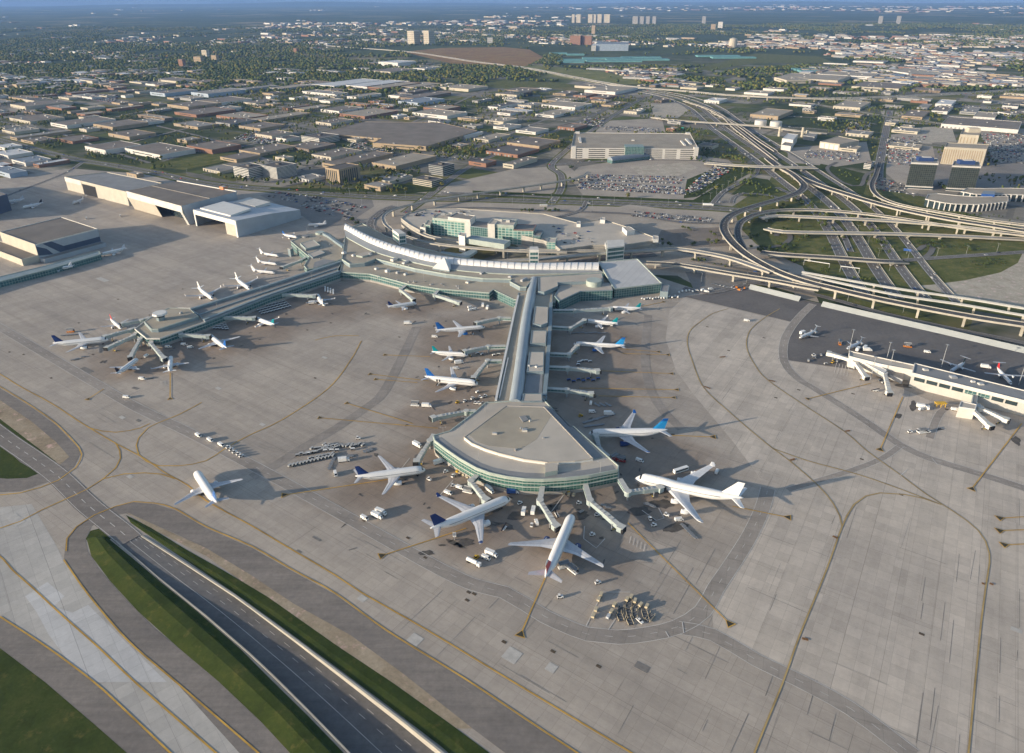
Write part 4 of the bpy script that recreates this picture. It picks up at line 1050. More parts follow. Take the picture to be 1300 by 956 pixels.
# left hangar with the painted stripes
t = empty('hangar', (0, 0, 0), 0, 'low blue-grey hangar with navy stripes on its long wall, at the left edge', 'hangar')
h = 22; q = [(p[0], p[1]) for p in (P(0, 295, h), P(45, 311, h), P(124, 291, h), P(78, 276, h))]
block(t, 'wall', q, 0, h, HB, ROOF_BR, 0.8, WHITE_D)
mb = MB(); quadbox(mb, q[0], q[1], 7.5, 23, 0.6, CREAM); mb.build('cream_upper_wall', CREAM, t)
mb = MB(); a, b = Vector(q[1]), Vector(q[2]); d = (b - a).normalized(); n = Vector((d.y, -d.x)) * 0.25; L = (b - a).length
def wallquad(mb, pts, mt): mb.face([((a + d * (u * L) + n).x, (a + d * (u * L) + n).y, v) for u, v in pts], mt)
wallquad(mb, [(0.0, 8), (0.22, 5), (0.14, 14), (0.0, 20)], HN); wallquad(mb, [(0.24, 21.5), (0.1, 21.5), (0.33, 5), (0.52, 5)], HN); wallquad(mb, [(0.44, 5), (1.0, 5), (1.0, 12), (0.40, 12)], HN)
mb.build('painted_stripe', HN, t)
i0 = Vector(q[0]); n2 = Vector(((Vector(q[1]) - i0).normalized().y, -(Vector(q[1]) - i0).normalized().x))
lq = [tuple(Vector(q[0]) - (Vector(q[1]) - i0) * .4), q[1], tuple(Vector(q[1]) + n2 * 20), tuple(Vector(q[0]) + n2 * 20 - (Vector(q[1]) - i0) * .4)]
block(t, 'annex_wall', lq, 0, 8, CREAM, ROOF_BR, 0.8, CREAM)
block(t, 'lean_to_wall', [q[1], q[2], tuple(Vector(q[2]) + n * 48), tuple(Vector(q[1]) + n * 48)], 0, 5, HB, ROOF_G, 0.3, HB)
# its long low pier along the front
t = empty('concourse_pier', (0, 0, 0), 0, 'long low teal concourse pier running past the striped hangar', 'pier')
block(t, 'wall', zpx('-60,369 0,351.5 60,337 126,319 128,323 62,342 0,357.5 -60,375', 7), 0, 7, GLASS_T, FASC, 0.6, FASC_L)
t = empty('hangar', (0, 0, 0), 0, 'dark navy hangar end cut by the left edge of the picture', 'hangar')
block(t, 'wall', zpx('-70,226 -8,240 4,245 9,247 -40,262 -90,250', 25), 0, 25, HN, ROOF_G, 0.8, HN)

# --- small satellite terminal on the right
SATW = mat('satellite_cladding', (0.47, 0.455, 0.42), 0.7, var=0.08, scale=0.1, world_space=True)
S = empty('satellite_terminal', (0, 0, 0), 0, 'long pale satellite terminal with a flat grey roof at the right edge', 'terminal')
sp = [P(1160, 461.5, 13), P(1320, 503.5, 13), P(1440, 535, 13)]
far = [P(1163, 459, 13), P(1305, 496, 13), P(1440, 520, 13)]
roofq = zpx('1158,474 1161,461.5 1300,496 1460,536 1460,548 1300,509', 13)
block(S, 'wall', roofq, 0, 13, SATW, ROOF_B, 0.7, WHITE_D, ((10.8, 12.9, WHITE_D, 0.3),))
a, b = P(1158, 474, 13), P(1300, 509, 13)
for k in range(8):
    t0, t1 = 0.03 + k * 0.118, 0.03 + k * 0.118 + 0.10
    mb = MB(); quadbox(mb, edge_pt(a, b, t0), edge_pt(a, b, t1), 7.2, 10.4, 0.35, GLASS_T if k in (4, 5) else GLASS_D); mb.build('window', GLASS_D, S)
roofl = zpx('1078,446 1161,464 1160,471 1118,463 1078,453', 10)
block(S, 'link_wall', roofl, 0, 10, WHITE_D, ROOF_L, 0.8, WHITE_D)
block(S, 'link_corridor', zpx('1093,452 1126,470 1122,474 1090,457', 8), 3.0, 8, SATW, WHITE, 0.2, WHITE)
block(S, 'gate_house', zpx('1220,509.5 1240,514 1238,520 1217,517', 9), 0, 9, WHITE_D, ROOF_L, 0.5, WHITE)
block(S, 'gate_corridor', zpx('1236,494 1243,496 1240,513 1234,512', 8), 3, 8, FASC, ROOF_B, 0.2, FASC)
roof_unit(S, 1175, 470, 13, 4, 3, 1.2); roof_unit(S, 1210, 479.5, 13, 5, 4, 1.5, 0, STEEL); roof_unit(S, 1235, 485, 13, 3, 2, 1.2, 0, WHITE); roof_unit(S, 1245, 488, 13, 4, 3, 1)
mb = MB(); mb.prism(zpx('1130,464 1150,469 1146,482 1126,474', 6), 2, 6, STEEL, ROOF_G); mb.build('equipment_yard', STEEL, S)

# blast fence between the asphalt and the road
t = empty('blast_fence', (0, 0, 0), 0, 'long pale grey blast fence beside the dark asphalt apron', 'fence')
for s in ('951,366 1015,382', '1043,388 1090,399 1200,424 1320,452 1420,478'):
    path = PL(cut(s)); mb = MB(); a, b = offset(path, 2.6), offset(path, -2.6)
    for i in range(len(path) - 1):
        mb.face([(*b[i][:2], 0.1), (*b[i + 1][:2], 0.1), (*a[i + 1][:2], 4.2), (*a[i][:2], 4.2)]); mb.face([(*a[i + 1][:2], 0), (*a[i][:2], 0), (*a[i][:2], 4.2), (*a[i + 1][:2], 4.2)])
    mb.build('panel', mat('blast_fence_metal', (0.38, 0.40, 0.39), 0.5, var=0.06, scale=0.1, world_space=True), t)
# ================================================================ ROADS AND VIADUCTS
RZ = [0.12]
ROADLINES = MB()
VERGE = GRASS_R
ROADS = []          # centre lines with half widths, kept clear of buildings and trees
def road(px, w, m=None, lines=True, median=False, name='road', verge=0.0, barrier=False, dz=0.0):
    path = smooth_path(PL(px), 14)
    ROADS.append((path, w / 2 + 4))
    RZ[0] += 0.012; z = RZ[0] + dz
    if verge:
        mb = MB(); ribbon(mb, path, -w / 2 - verge, w / 2 + verge, z - 0.005, VERGE); tag(mb.build('road_verge', VERGE), kind='structure')
    mb = MB(); ribbon(mb, path, -w / 2, w / 2, z, m or ASPH_RD)
    tag(mb.build(name, m or ASPH_RD), kind='structure')
    if lines:
        lw = 0.3 if path[0][1] < 1100 else 0.45
        ribbon(ROADLINES, path, -w / 2 + 0.8, -w / 2 + 0.8 + lw, z + 0.03, WHT_F); ribbon(ROADLINES, path, w / 2 - 0.8 - lw, w / 2 - 0.8, z + 0.03, WHT_F)
        n = int((w - 2) / 3.7)
        for k in range(1, n):
            dashes(ROADLINES, path, -w / 2 + 1 + k * (w - 2) / n, lw, 5, 9, z + 0.03, WHT_F)
    if median:
        mb = MB(); ribbon(mb, path, -1.6, 1.6, z + 0.06, GRASS_R); tag(mb.build('road_median', GRASS_R), kind='structure')
    return path

# grass and ground between the roads, first the broad sheets
ZC = [0]
def zone(name, s, m, z=0.05):
    ZC[0] += 1
    return sheet(name, PL(cut(s)), z + 0.0007 * ZC[0], m)
zone('paved_ground', '440,262 470,300 500,330 640,300 700,345 860,350 900,372 960,366 1040,384 1015,330 925,262 900,259 820,256 600,249 470,246', LOT, 0.06)
zone('paved_ground', '395,262 500,268 520,300 440,300 425,285 360,262 300,246 395,250', LOT, 0.08)
zone('grass_field', '930,262 975,232 985,215 1050,215 1115,240 1300,290 1420,305 1420,430 1300,405 1180,385 1080,365 1000,330 960,310 940,290', GRASS_R, 0.07)
zone('sandy_ground', '1160,362 1215,357 1262,344 1296,322 1420,310 1420,420 1300,392 1210,376', DIRT, 0.11)
zone('grass_field', '1090,345 1130,334 1180,332 1240,327 1300,318 1292,334 1270,346 1225,356 1180,362 1120,364 1095,358', GRASS_R, 0.13)
zone('paved_ground', '870,345 960,352 1000,362 960,366 915,372 880,366', asphalt_mat('yard_asphalt', (0.21, 0.2, 0.185)), 0.10)
zone('grass_strip', '948,358 968,360 1008,372 1012,379 985,375 955,366', GRASS_R, 0.14)
zone('grass_strip', '1012,370 1060,381 1110,392 1168,407 1185,407 1172,401 1115,386 1060,374', GRASS_R, 0.14)
zone('parking_lot', '722,224 735,212 790,203 880,196 925,203 935,212 905,240 880,254 740,248', LOT, 0.12)
zone('parking_lot', '560,235 650,215 720,210 735,222 700,246 560,247 520,244', LOT, 0.10)
zone('gravel_lot', '800,212 872,206 886,213 860,224 812,222', DIRT, 0.15)
zone('parking_lot', '745,270 800,260 900,272 905,278 770,284 740,279', LOT, 0.15)
zone('parking_lot', '840,292 925,288 935,312 870,315 832,306', asphalt_mat('brick_lot', (0.22, 0.19, 0.16)), 0.13)
zone('parking_lot', '380,238 470,246 475,262 440,285 405,290 385,275 330,248', ASPH_OLD, 0.11)
zone('parking_lot', '1118,172 1180,166 1190,215 1160,250 1115,212', LOT, 0.12)
zone('parking_lot', '1000,188 1100,180 1106,205 1060,212 1000,206', LOT, 0.10)
zone('parking_lot', '1240,160 1330,165 1340,210 1262,205', LOT, 0.10)
zone('parking_lot', '1150,188 1420,192 1420,260 1300,250 1160,240', ASPH_OLD, 0.09)
zone('parking_lot', '762,154 840,150 845,168 800,170 756,168', LOT, 0.12)
zone('parking_lot', '826,132 862,131 874,140 860,150 830,148', DIRT, 0.12)
zone('sandy_ground', '1118,140 1182,148 1178,158 1122,155', DIRT, 0.12)
zone('sandy_ground', '1160,162 1208,160 1214,180 1165,182', DIRT, 0.12)
zone('grass_field', '745,250 905,257 925,235 960,215 935,212 905,240 880,254 740,248', GRASS, 0.16)
zone('grass_field', '872,228 906,214 935,211 930,222 885,250 868,252', GRASS, 0.17)
zone('grass_field', '928,247 955,225 975,228 992,244 960,250', GRASS, 0.17)
zone('grass_field', '1042,208 1072,214 1104,222 1096,247 1060,240 1030,222', GRASS, 0.17)
zone('grass_field', '496,238 520,232 558,235 552,243 510,246', GRASS, 0.17)
zone('grass_field', '345,238 450,240 520,240 520,243 420,244 340,241', GRASS, 0.17)
zone('grass_field', '600,245 760,252 900,258 900,256 760,249 600,242', GRASS, 0.18)
zone('field', '512,66 560,61 640,60 672,63 690,73 668,84 630,83 575,81 540,73', BROWN, 0.6)
zone('field', '670,82 760,90 840,108 760,106 700,98 620,97 560,88', grass_mat('olive_meadow', (0.13, 0.14, 0.045), (0.18, 0.185, 0.065), (0.25, 0.23, 0.09), 0.01), 0.5)
zone('field', '640,102 700,104 750,110 700,112 600,108', GRASS_R, 0.5)
zone('field', '960,68 1040,72 1060,80 960,80 900,90 880,88', GRASS_R, 0.6)
zone('field', '945,96 975,94 985,104 950,110', GRASS, 0.6)
zone('field', '770,88 905,98 960,118 840,112', GRASS_R, 0.5)
zone('grass_field', '1105,130 1180,134 1190,140 1115,138', GRASS, 0.5)
zone('grass_field', '40,143 92,135 88,130 130,136 70,146', GRASS, 0.5)
zone('grass_field', '230,120 272,116 276,121 225,124', GRASS, 0.5)
zone('grass_field', '200,204 240,196 300,193 300,202 235,216 190,212', GRASS_R, 0.3)

# main roads at grade
road(cut('-160,140 0,178 50,191 100,203 150,211 200,220 250,231 300,237 360,242 420,246.5 480,250 540,252 620,253.5 700,256 820,260 900,264 950,268 985,272'), 24, median=True, verge=7)
road(cut('560,245 640,247 720,251 820,255 900,258 925,255'), 14)
road(cut('515,270 540,252 560,236 590,215 620,200 660,182 700,168 745,150 770,138'), 14, verge=3)
road(cut('700,258 712,240 712,222 700,210 720,190 745,170 790,140 820,122'), 13, verge=3)
road(cut('700,209 760,205 830,203 890,204 930,208'), 12)
road(cut('0,252 80,221 105,206'), 9)
road(cut('1115,225 1116,212 1120,190 1125,165 1130,140'), 17, verge=4)
road(cut('980,160 1060,166 1115,176 1200,186 1420,200'), 14, verge=4)
road(cut('1150,246 1200,252 1300,262 1420,272'), 9)
# the expressway curving down to the interchange, several carriageways
for off, w in ((0, 14), (-33, 14), (30, 12), (60, 9)):
    base = smooth_path(PL(cut('666,87 744,103 800,113 842,121 868,128 890,138 905,150 920,163 948,182 980,204 1010,226 1040,248 1062,268 1080,290 1094,312 1108,336 1124,360 1138,379')), 20)
    k = [(min(1.0, 0.2 + i / len(base) * 2.2)) for i in range(len(base))]
    nn = normals2d(base)
    pth = [(p[0] + n[0] * off * kk, p[1] + n[1] * off * kk, 0) for p, n, kk in zip(base, nn, k)]
    ROADS.append((pth, w / 2 + 6)); RZ[0] += 0.012
    mb = MB(); ribbon(mb, pth, -w / 2, w / 2, RZ[0] + 0.06, ASPH_RD); tag(mb.build('road', ASPH_RD), kind='structure')
    ribbon(ROADLINES, pth, -w / 2 + 0.6, -w / 2 + 1.1, RZ[0] + 0.1, WHT); ribbon(ROADLINES, pth, w / 2 - 1.1, w / 2 - 0.6, RZ[0] + 0.1, WHT)
    dashes(ROADLINES, pth, 0, 0.5, 6, 9, RZ[0] + 0.1, WHT)
    mb = MB(); wall_strip(mb, [(p[0], p[1], 0) for p in offset(pth, w / 2 + 1)], 0, 0.9, 0.6, CONC_W)
    tag(mb.build('barrier_wall', CONC_W), 'long pale concrete crash barrier beside a carriageway of the expressway', 'barrier', 'crash barriers along the expressway')
# upper expressway across the picture
for off, w in ((-12, 16), (12, 16)):
    base = smooth_path(PL(cut('380,55 440,60 520,66 600,78 666,86 744,101 800,110 867,115.5 922,120.5 980,123.5 1060,125 1180,121 1300,114 1400,108')), 30)
    pth = offset(base, off); ROADS.append((pth, w / 2 + 8)); RZ[0] += 0.012
    mb = MB(); ribbon(mb, pth, -w / 2, w / 2, RZ[0] + 0.5, CONC_D if off > 0 else LOT); tag(mb.build('road', LOT), kind='structure')
    mb = MB(); wall_strip(mb, [(p[0], p[1], 0) for p in offset(pth, -w / 2)], 0, 1.8, 1.3, CONC_W)
    tag(mb.build('barrier_wall', CONC_W), 'long pale concrete barrier beside the far expressway across the industrial district', 'barrier', 'barriers of the far expressway')
road(cut('1008,128 1060,137 1120,147 1200,158 1300,172 1400,190'), 22, LOT, median=True, verge=8, dz=0.4)
road(cut('1035,137 1042,128 1050,122'), 8, dz=0.3)
# streets of the industrial district, on its grid
for s in ('0,155 60,165 100,178 150,195 190,207', '60,168 200,138 330,118', '130,190 260,158 400,130', '205,205 300,178 400,152 440,142', '300,188 420,160 540,128', '345,232 420,200 500,165 560,140 620,112',
          '200,160 260,175 320,195 360,215', '300,140 380,160 440,178 500,200 525,216', '440,148 520,158 600,172 650,184', '600,190 660,165 720,140 760,122', '540,135 620,146 700,152 750,160', '480,195 540,200 600,208', '250,132 350,142 440,150', '440,118 520,128 620,136'):
    road(cut(s), 9, ASPH_OLD, lines=False)
for s in ('1000,148 1080,152 1112,158', '1130,150 1200,140 1300,128', '1160,155 1260,168 1330,176', '1200,128 1260,142 1330,158', '1060,140 1110,148'):
    road(cut(s), 9, ASPH_OLD, lines=False)
# loop roads inside the interchange and by the lots
for s, w in (('905,258 918,244 940,232 958,222 963,212', 9), ('928,258 932,250 945,246 975,248 1000,256', 8), ('986,238 1010,250 1040,270 1066,292 1080,320', 9), ('1165,318 1178,310 1184,316 1176,326 1160,330', 7),
             ('1118,214 1100,222 1092,236 1070,232 1050,215 1062,206', 7), ('1148,331 1180,328.5 1222,325.6 1300,320.4 1420,312', 11), ('985,300 990,292 1000,296 1003,304 990,312 965,316', 7), ('880,330 960,345 1010,350 1060,360', 8), ('868,366 900,372 930,366 960,360 1040,376 1120,398 1200,416 1300,436 1420,462', 9),
             ('520,284 545,268 600,264 700,268 800,272 860,282 930,284', 9), ('440,278 470,290 520,318 600,334 700,338 760,330 830,322', 22), ('500,262 485,268 470,285 490,310 560,330', 12), ('745,255 735,268 700,278', 8), ('860,318 930,330 1000,345', 9)):
    road(cut(s), w, ASPH_RD, lines=w > 7)
tag(ROADLINES.build('road_marking_lines', WHT_F), kind='structure')

# elevated roads
def viaduct(label, spec, w, m=None, group=None, pier_every=38, twin=False, name='viaduct', th=1.25, rail=0.8, pier_w=2.2, z_min=3.5, edge=None, lines=True, cat='viaduct'):
    """spec: 'px,py,z ...' of the deck's centre line"""
    pts = [P(a, b, c) for a, b, c in cut(spec)]
    path = smooth_path(pts, 10)
    t = empty(name, (0, 0, 0), 0, label, cat, group)
    edge = edge or CONC_W
    a, b = offset(path, w / 2), offset(path, -w / 2)
    mb = MB()
    ribbon(mb, path, -w / 2, w / 2, None, m or ASPH)
    for i in range(len(path) - 1):
        for s_, q in ((1, a), (-1, b)):
            p0, p1 = q[i], q[i + 1]
            mb.face([(p0[0], p0[1], p0[2] - th), (p1[0], p1[1], p1[2] - th), (p1[0], p1[1], p1[2]), (p0[0], p0[1], p0[2])], edge)
        mb.face([(a[i][0], a[i][1], a[i][2] - th), (a[i + 1][0], a[i + 1][1], a[i + 1][2] - th), (b[i + 1][0], b[i + 1][1], b[i + 1][2] - th), (b[i][0], b[i][1], b[i][2] - th)], CONC_D)
    if lines:
        up_ = [(p[0], p[1], p[2] + 0.03) for p in path]
        ribbon(mb, up_, -w / 2 + 1.0, -w / 2 + 1.25, None, WHT_F); ribbon(mb, up_, w / 2 - 1.25, w / 2 - 1.0, None, WHT_F); dashes(mb, up_, 0, 0.25, 4, 8, None, WHT_F)
    mb.build('deck', edge, t)
    for off in (w / 2, -w / 2):
        mb = MB(); q0, q1 = offset(path, off - 0.3), offset(path, off + 0.3)
        for i in range(len(path) - 1):
            A, B, C_, D = q0[i], q0[i + 1], q1[i + 1], q1[i]
            u = lambda p, h: (p[0], p[1], p[2] + h)
            mb.face([u(A, -0.4), u(B, -0.4), u(B, rail), u(A, rail)]); mb.face([u(C_, -0.4), u(D, -0.4), u(D, rail), u(C_, rail)]); mb.face([u(A, rail), u(B, rail), u(C_, rail), u(D, rail)])
        mb.build('parapet', edge, t)
    acc = pier_every * 0.4
    nn = normals2d(path)
    for i in range(len(path) - 1):
        acc += (Vector(path[i + 1]) - Vector(path[i])).length
        if acc >= pier_every and path[i][2] > z_min:
            acc = 0
            p, n = path[i], Vector((*nn[i], 0)); ang = math.atan2(n.y, n.x)
            mb = MB(); zt = p[2] - th
            if w > 12:
                for s_ in (-1, 1): c = Vector(p) + n * (s_ * w * 0.28); mb.box((c.x, c.y, zt / 2 - 0.6), (pier_w, pier_w, zt - 1.2), ang, CONC)
            else:
                mb.box((p[0], p[1], zt / 2 - 0.6), (pier_w * 1.3, pier_w, zt - 1.2), ang, CONC)
            mb.box((p[0], p[1], zt - 0.62), (w * 0.78, pier_w, 1.25), ang, CONC)
            mb.build('pier', CONC, t)
    return t
V = viaduct
V('long two lane ramp sweeping round from the interchange and down past the dark apron', '985,210,4 1003,219,6 1018,231,8 1021,237,9 1015,243.5,10 997,250.5,10.5 962,260.5,11 935,270,11.5 922,279,12 919,290,12 926,303,12 940,317,12 958,329.5,12 988,345,12 1022,357,12 1062,367,12 1126,381.5,12 1226,400.5,12 1300,412,12 1420,430,11', 11.5)
V('curved inner ramp beside the sweeping ramp, running off to the right along the interchange', '944,316,9 937,300,9 938,287,9 945,279,9 962,271.5,9 989,267,9 1030,266.3,9 1080,269.5,9 1134,276,9 1226,290,9 1300,298,9 1420,311,8', 9)
V('broad white edged flyover descending to the right past the hotels', '975,201,1 990,212,3 1029,231,6 1080,248,8 1110,257,9 1152,267.5,9.5 1208,278.5,10 1263,287,10 1340,299,9 1420,311,8', 15)
V('side ramp dropping from the hotel street to join the broad flyover', '1117,206,1 1112,222,3 1107,235,5 1112,246,7 1126,254.5,8.5 1152,262,10 1208,272,10 1263,281,10 1340,290,10', 8)
V('straight flyover with cream edges crossing the interchange in front of the sand', '966,277,7 986,274,7 1040,276,8 1117,279.5,9 1160,282.5,9 1226,288.6,9 1300,298.5,8 1420,314,6', 10, CONC_D)
V('low bridge on stout piers in the middle of the interchange', '972,290,5 994,294,5.5 1060,295.5,6 1143,297,6 1222,300,5 1284,303,3 1340,306,1', 10, CONC_D)
V('bridge over the expressway leading to the grass mound road', '966,320,6 994,323,6.5 1065,327.5,6.5 1120,331.5,6 1150,332.5,3', 12)
V('approach viaduct running from the terminal kerb toward the sweeping ramp', '820,333.5,6 860,336,7 932,348,9 978,355.5,10.5 1012,362,11.5 1040,367,11.8', 9)
V('upper departures viaduct from the garage front to the sweeping ramp', '500,312,6 540,324,9 600,332,9 650,331,10 720,325,11 780,320,11 830,317,10.5 860,316,10 895,321,10 928,328,10.5 958,338,11.5 980,345.5,11.8', 9, CONC_D)
V('grey street bridge over the expressway beside the large parking lot', '895,207,5 944,210.5,7 990,212,7.5 1037,213,5.5', 13, CONC_D, pier_every=45)
V('far street bridge over the expressway behind the white garage', '828,149,4 860,153,6 920,157,7 975,161,7 1010,166,5 1050,170,2', 12, CONC_D, pier_every=50)
V('slim ramp curving through the expressway behind the far bridge', '905,143,5 925,152,6 943,163,6 962,177,5 985,192,3', 8)
V('second slim ramp among the expressway lanes behind the far bridge', '868,128,4 896,137,6 918,148,6 930,160,6 950,176,5 985,203,2', 8)
V('high level viaduct deck of the far expressway over the tracks', '940,121,9 980,123.5,10 1060,126,9 1110,126.5,6', 16, CONC_D, pier_every=60)
# people mover guideway: twin slim beams
for off in (0, 1):
    o2 = off * 1
    V('slim people mover guideway beam on white piers, ' + ('nearer of the pair over the highway' if off else 'farther of the pair over the highway'),
      ' '.join(f'{x},{y+o2*yo},{z}' for x, y, z, yo in ((1018, 345, 9, 3), (1060, 352.5, 9, 5), (1138, 366, 9, 8), (1222, 378, 9, 8.5), (1300, 391, 9, 9), (1420, 410, 9, 9))), 2.6, CONC_D, name='guideway', th=1.3, rail=0.5, pier_w=2.0, pier_every=42, edge=mat('grey_guideway', (0.46, 0.46, 0.44), 0.7, var=0.1, scale=0.1, world_space=True), lines=False, cat='guideway')
V('people mover guideway on white piers curving from the lots round to the station', '748,218,9 735,225,9 700,232,9 650,239,9 600,246,9 560,252,9 530,258,9 505,264,10 490,271,11 487,279,11 493,288,11 508,297,11 540,307,11 590,313.5,11 650,318,11 720,320,11', 5, CONC_D, name='guideway', th=1.4, rail=0.6, pier_w=2.4, pier_every=34, lines=False, cat='guideway')
V('pale access ramp on piers along the garage front, ending at the guideway bend', '524,290,8 545,300,9 580,306,9 640,314,9 700,318,9 760,318,9 800,314,8 836,308,7', 6, CONC_D, lines=False)
# the station on the guideway
ST = empty('train_station', (0, 0, 0), 0, 'long glass and steel people mover station with a white lift shaft', 'station')
block(ST, 'wall', zpx('590,302 640,309.5 648,304.5 600,298', 19), 11.6, 18, FASC_L, FASC, 0.4, FASC_L)
block(ST, 'lift_shaft', zpx('582,298.5 590,300.5 592,296 584,295', 22), 0, 22, WHITE, ROOF_L, 0.3, WHITE)
mb = MB(); mb.prism(zpx('558,322 592,327 606,318 600,316 585,322 560,319', 10), 7, 10, FASC_L, FASC); mb.build('canopy', FASC_L, ST)
# ================================================================ AIRCRAFT
PAINT = mat('white_aircraft_paint', (0.72, 0.72, 0.72), 0.35, var=0.04, scale=0.3, spec=0.5)
PAINT_S = mat('silver_aircraft_paint', (0.50, 0.54, 0.60), 0.35, var=0.05, scale=0.3, spec=0.5)
WINGM = mat('wing_grey', (0.46, 0.47, 0.50), 0.4, var=0.10, scale=0.4, spec=0.4)
WINGL = mat('pale_wing_grey', (0.62, 0.63, 0.65), 0.4, var=0.08, scale=0.4, spec=0.4)
NAVY = mat('navy_tail_paint', (0.012, 0.035, 0.15), 0.35, var=0.1, scale=0.3)
BLUE = mat('blue_tail_paint', (0.01, 0.10, 0.36), 0.35, var=0.1, scale=0.3)
SKYB = mat('sky_blue_tail_paint', (0.02, 0.24, 0.55), 0.35, var=0.12, scale=0.3)
TEALP = mat('teal_tail_paint', (0.0, 0.20, 0.24), 0.35, var=0.1, scale=0.3)
REDP = mat('red_tail_paint', (0.50, 0.03, 0.03), 0.35, var=0.1, scale=0.3)
DKGR = mat('dark_green_tail_paint', (0.02, 0.07, 0.06), 0.35, var=0.1, scale=0.3)
DARKP = mat('dark_tail_paint', (0.03, 0.025, 0.04), 0.35, var=0.1, scale=0.3)
COCK = mat('cockpit_glass', (0.015, 0.018, 0.025), 0.1, var=0, spec=0.6)
TYRE = mat('rubber', (0.02, 0.02, 0.02), 0.9, var=0.2, scale=2)
INTK = mat('engine_intake', (0.03, 0.03, 0.035), 0.6, var=0.2, scale=2)
TYPES = {  # length, span, fuselage diameter, engines, sweep deg, engine radius, engine length, gear clearance, wing root x
    'wide2': (63.7, 60.6, 5.9, 2, 33, 1.75, 6.6, 2.2, 0.335), 'mid2': (47.5, 45.5, 5.4, 2, 31, 1.45, 5.4, 1.9, 0.33), 'jumbo': (69.5, 64.4, 6.6, 4, 39, 1.45, 5.2, 2.0, 0.28),
    'long1': (47.3, 38.1, 3.9, 2, 27, 1.25, 4.4, 2.0, 0.36), 'narrow': (37.6, 34.6, 3.95, 2, 27, 1.2, 4.2, 1.5, 0.355), 'regional': (32.0, 27.5, 3.2, 2, 26, 0.95, 3.3, 1.3, 0.36),
    'rearjet': (27.5, 21.5, 2.8, 2, 25, 0.75, 3.2, 1.0, 0.42), 'prop': (25.7, 28.0, 2.8, 2, 3, 0.75, 3.6, 1.1, 0.40)}

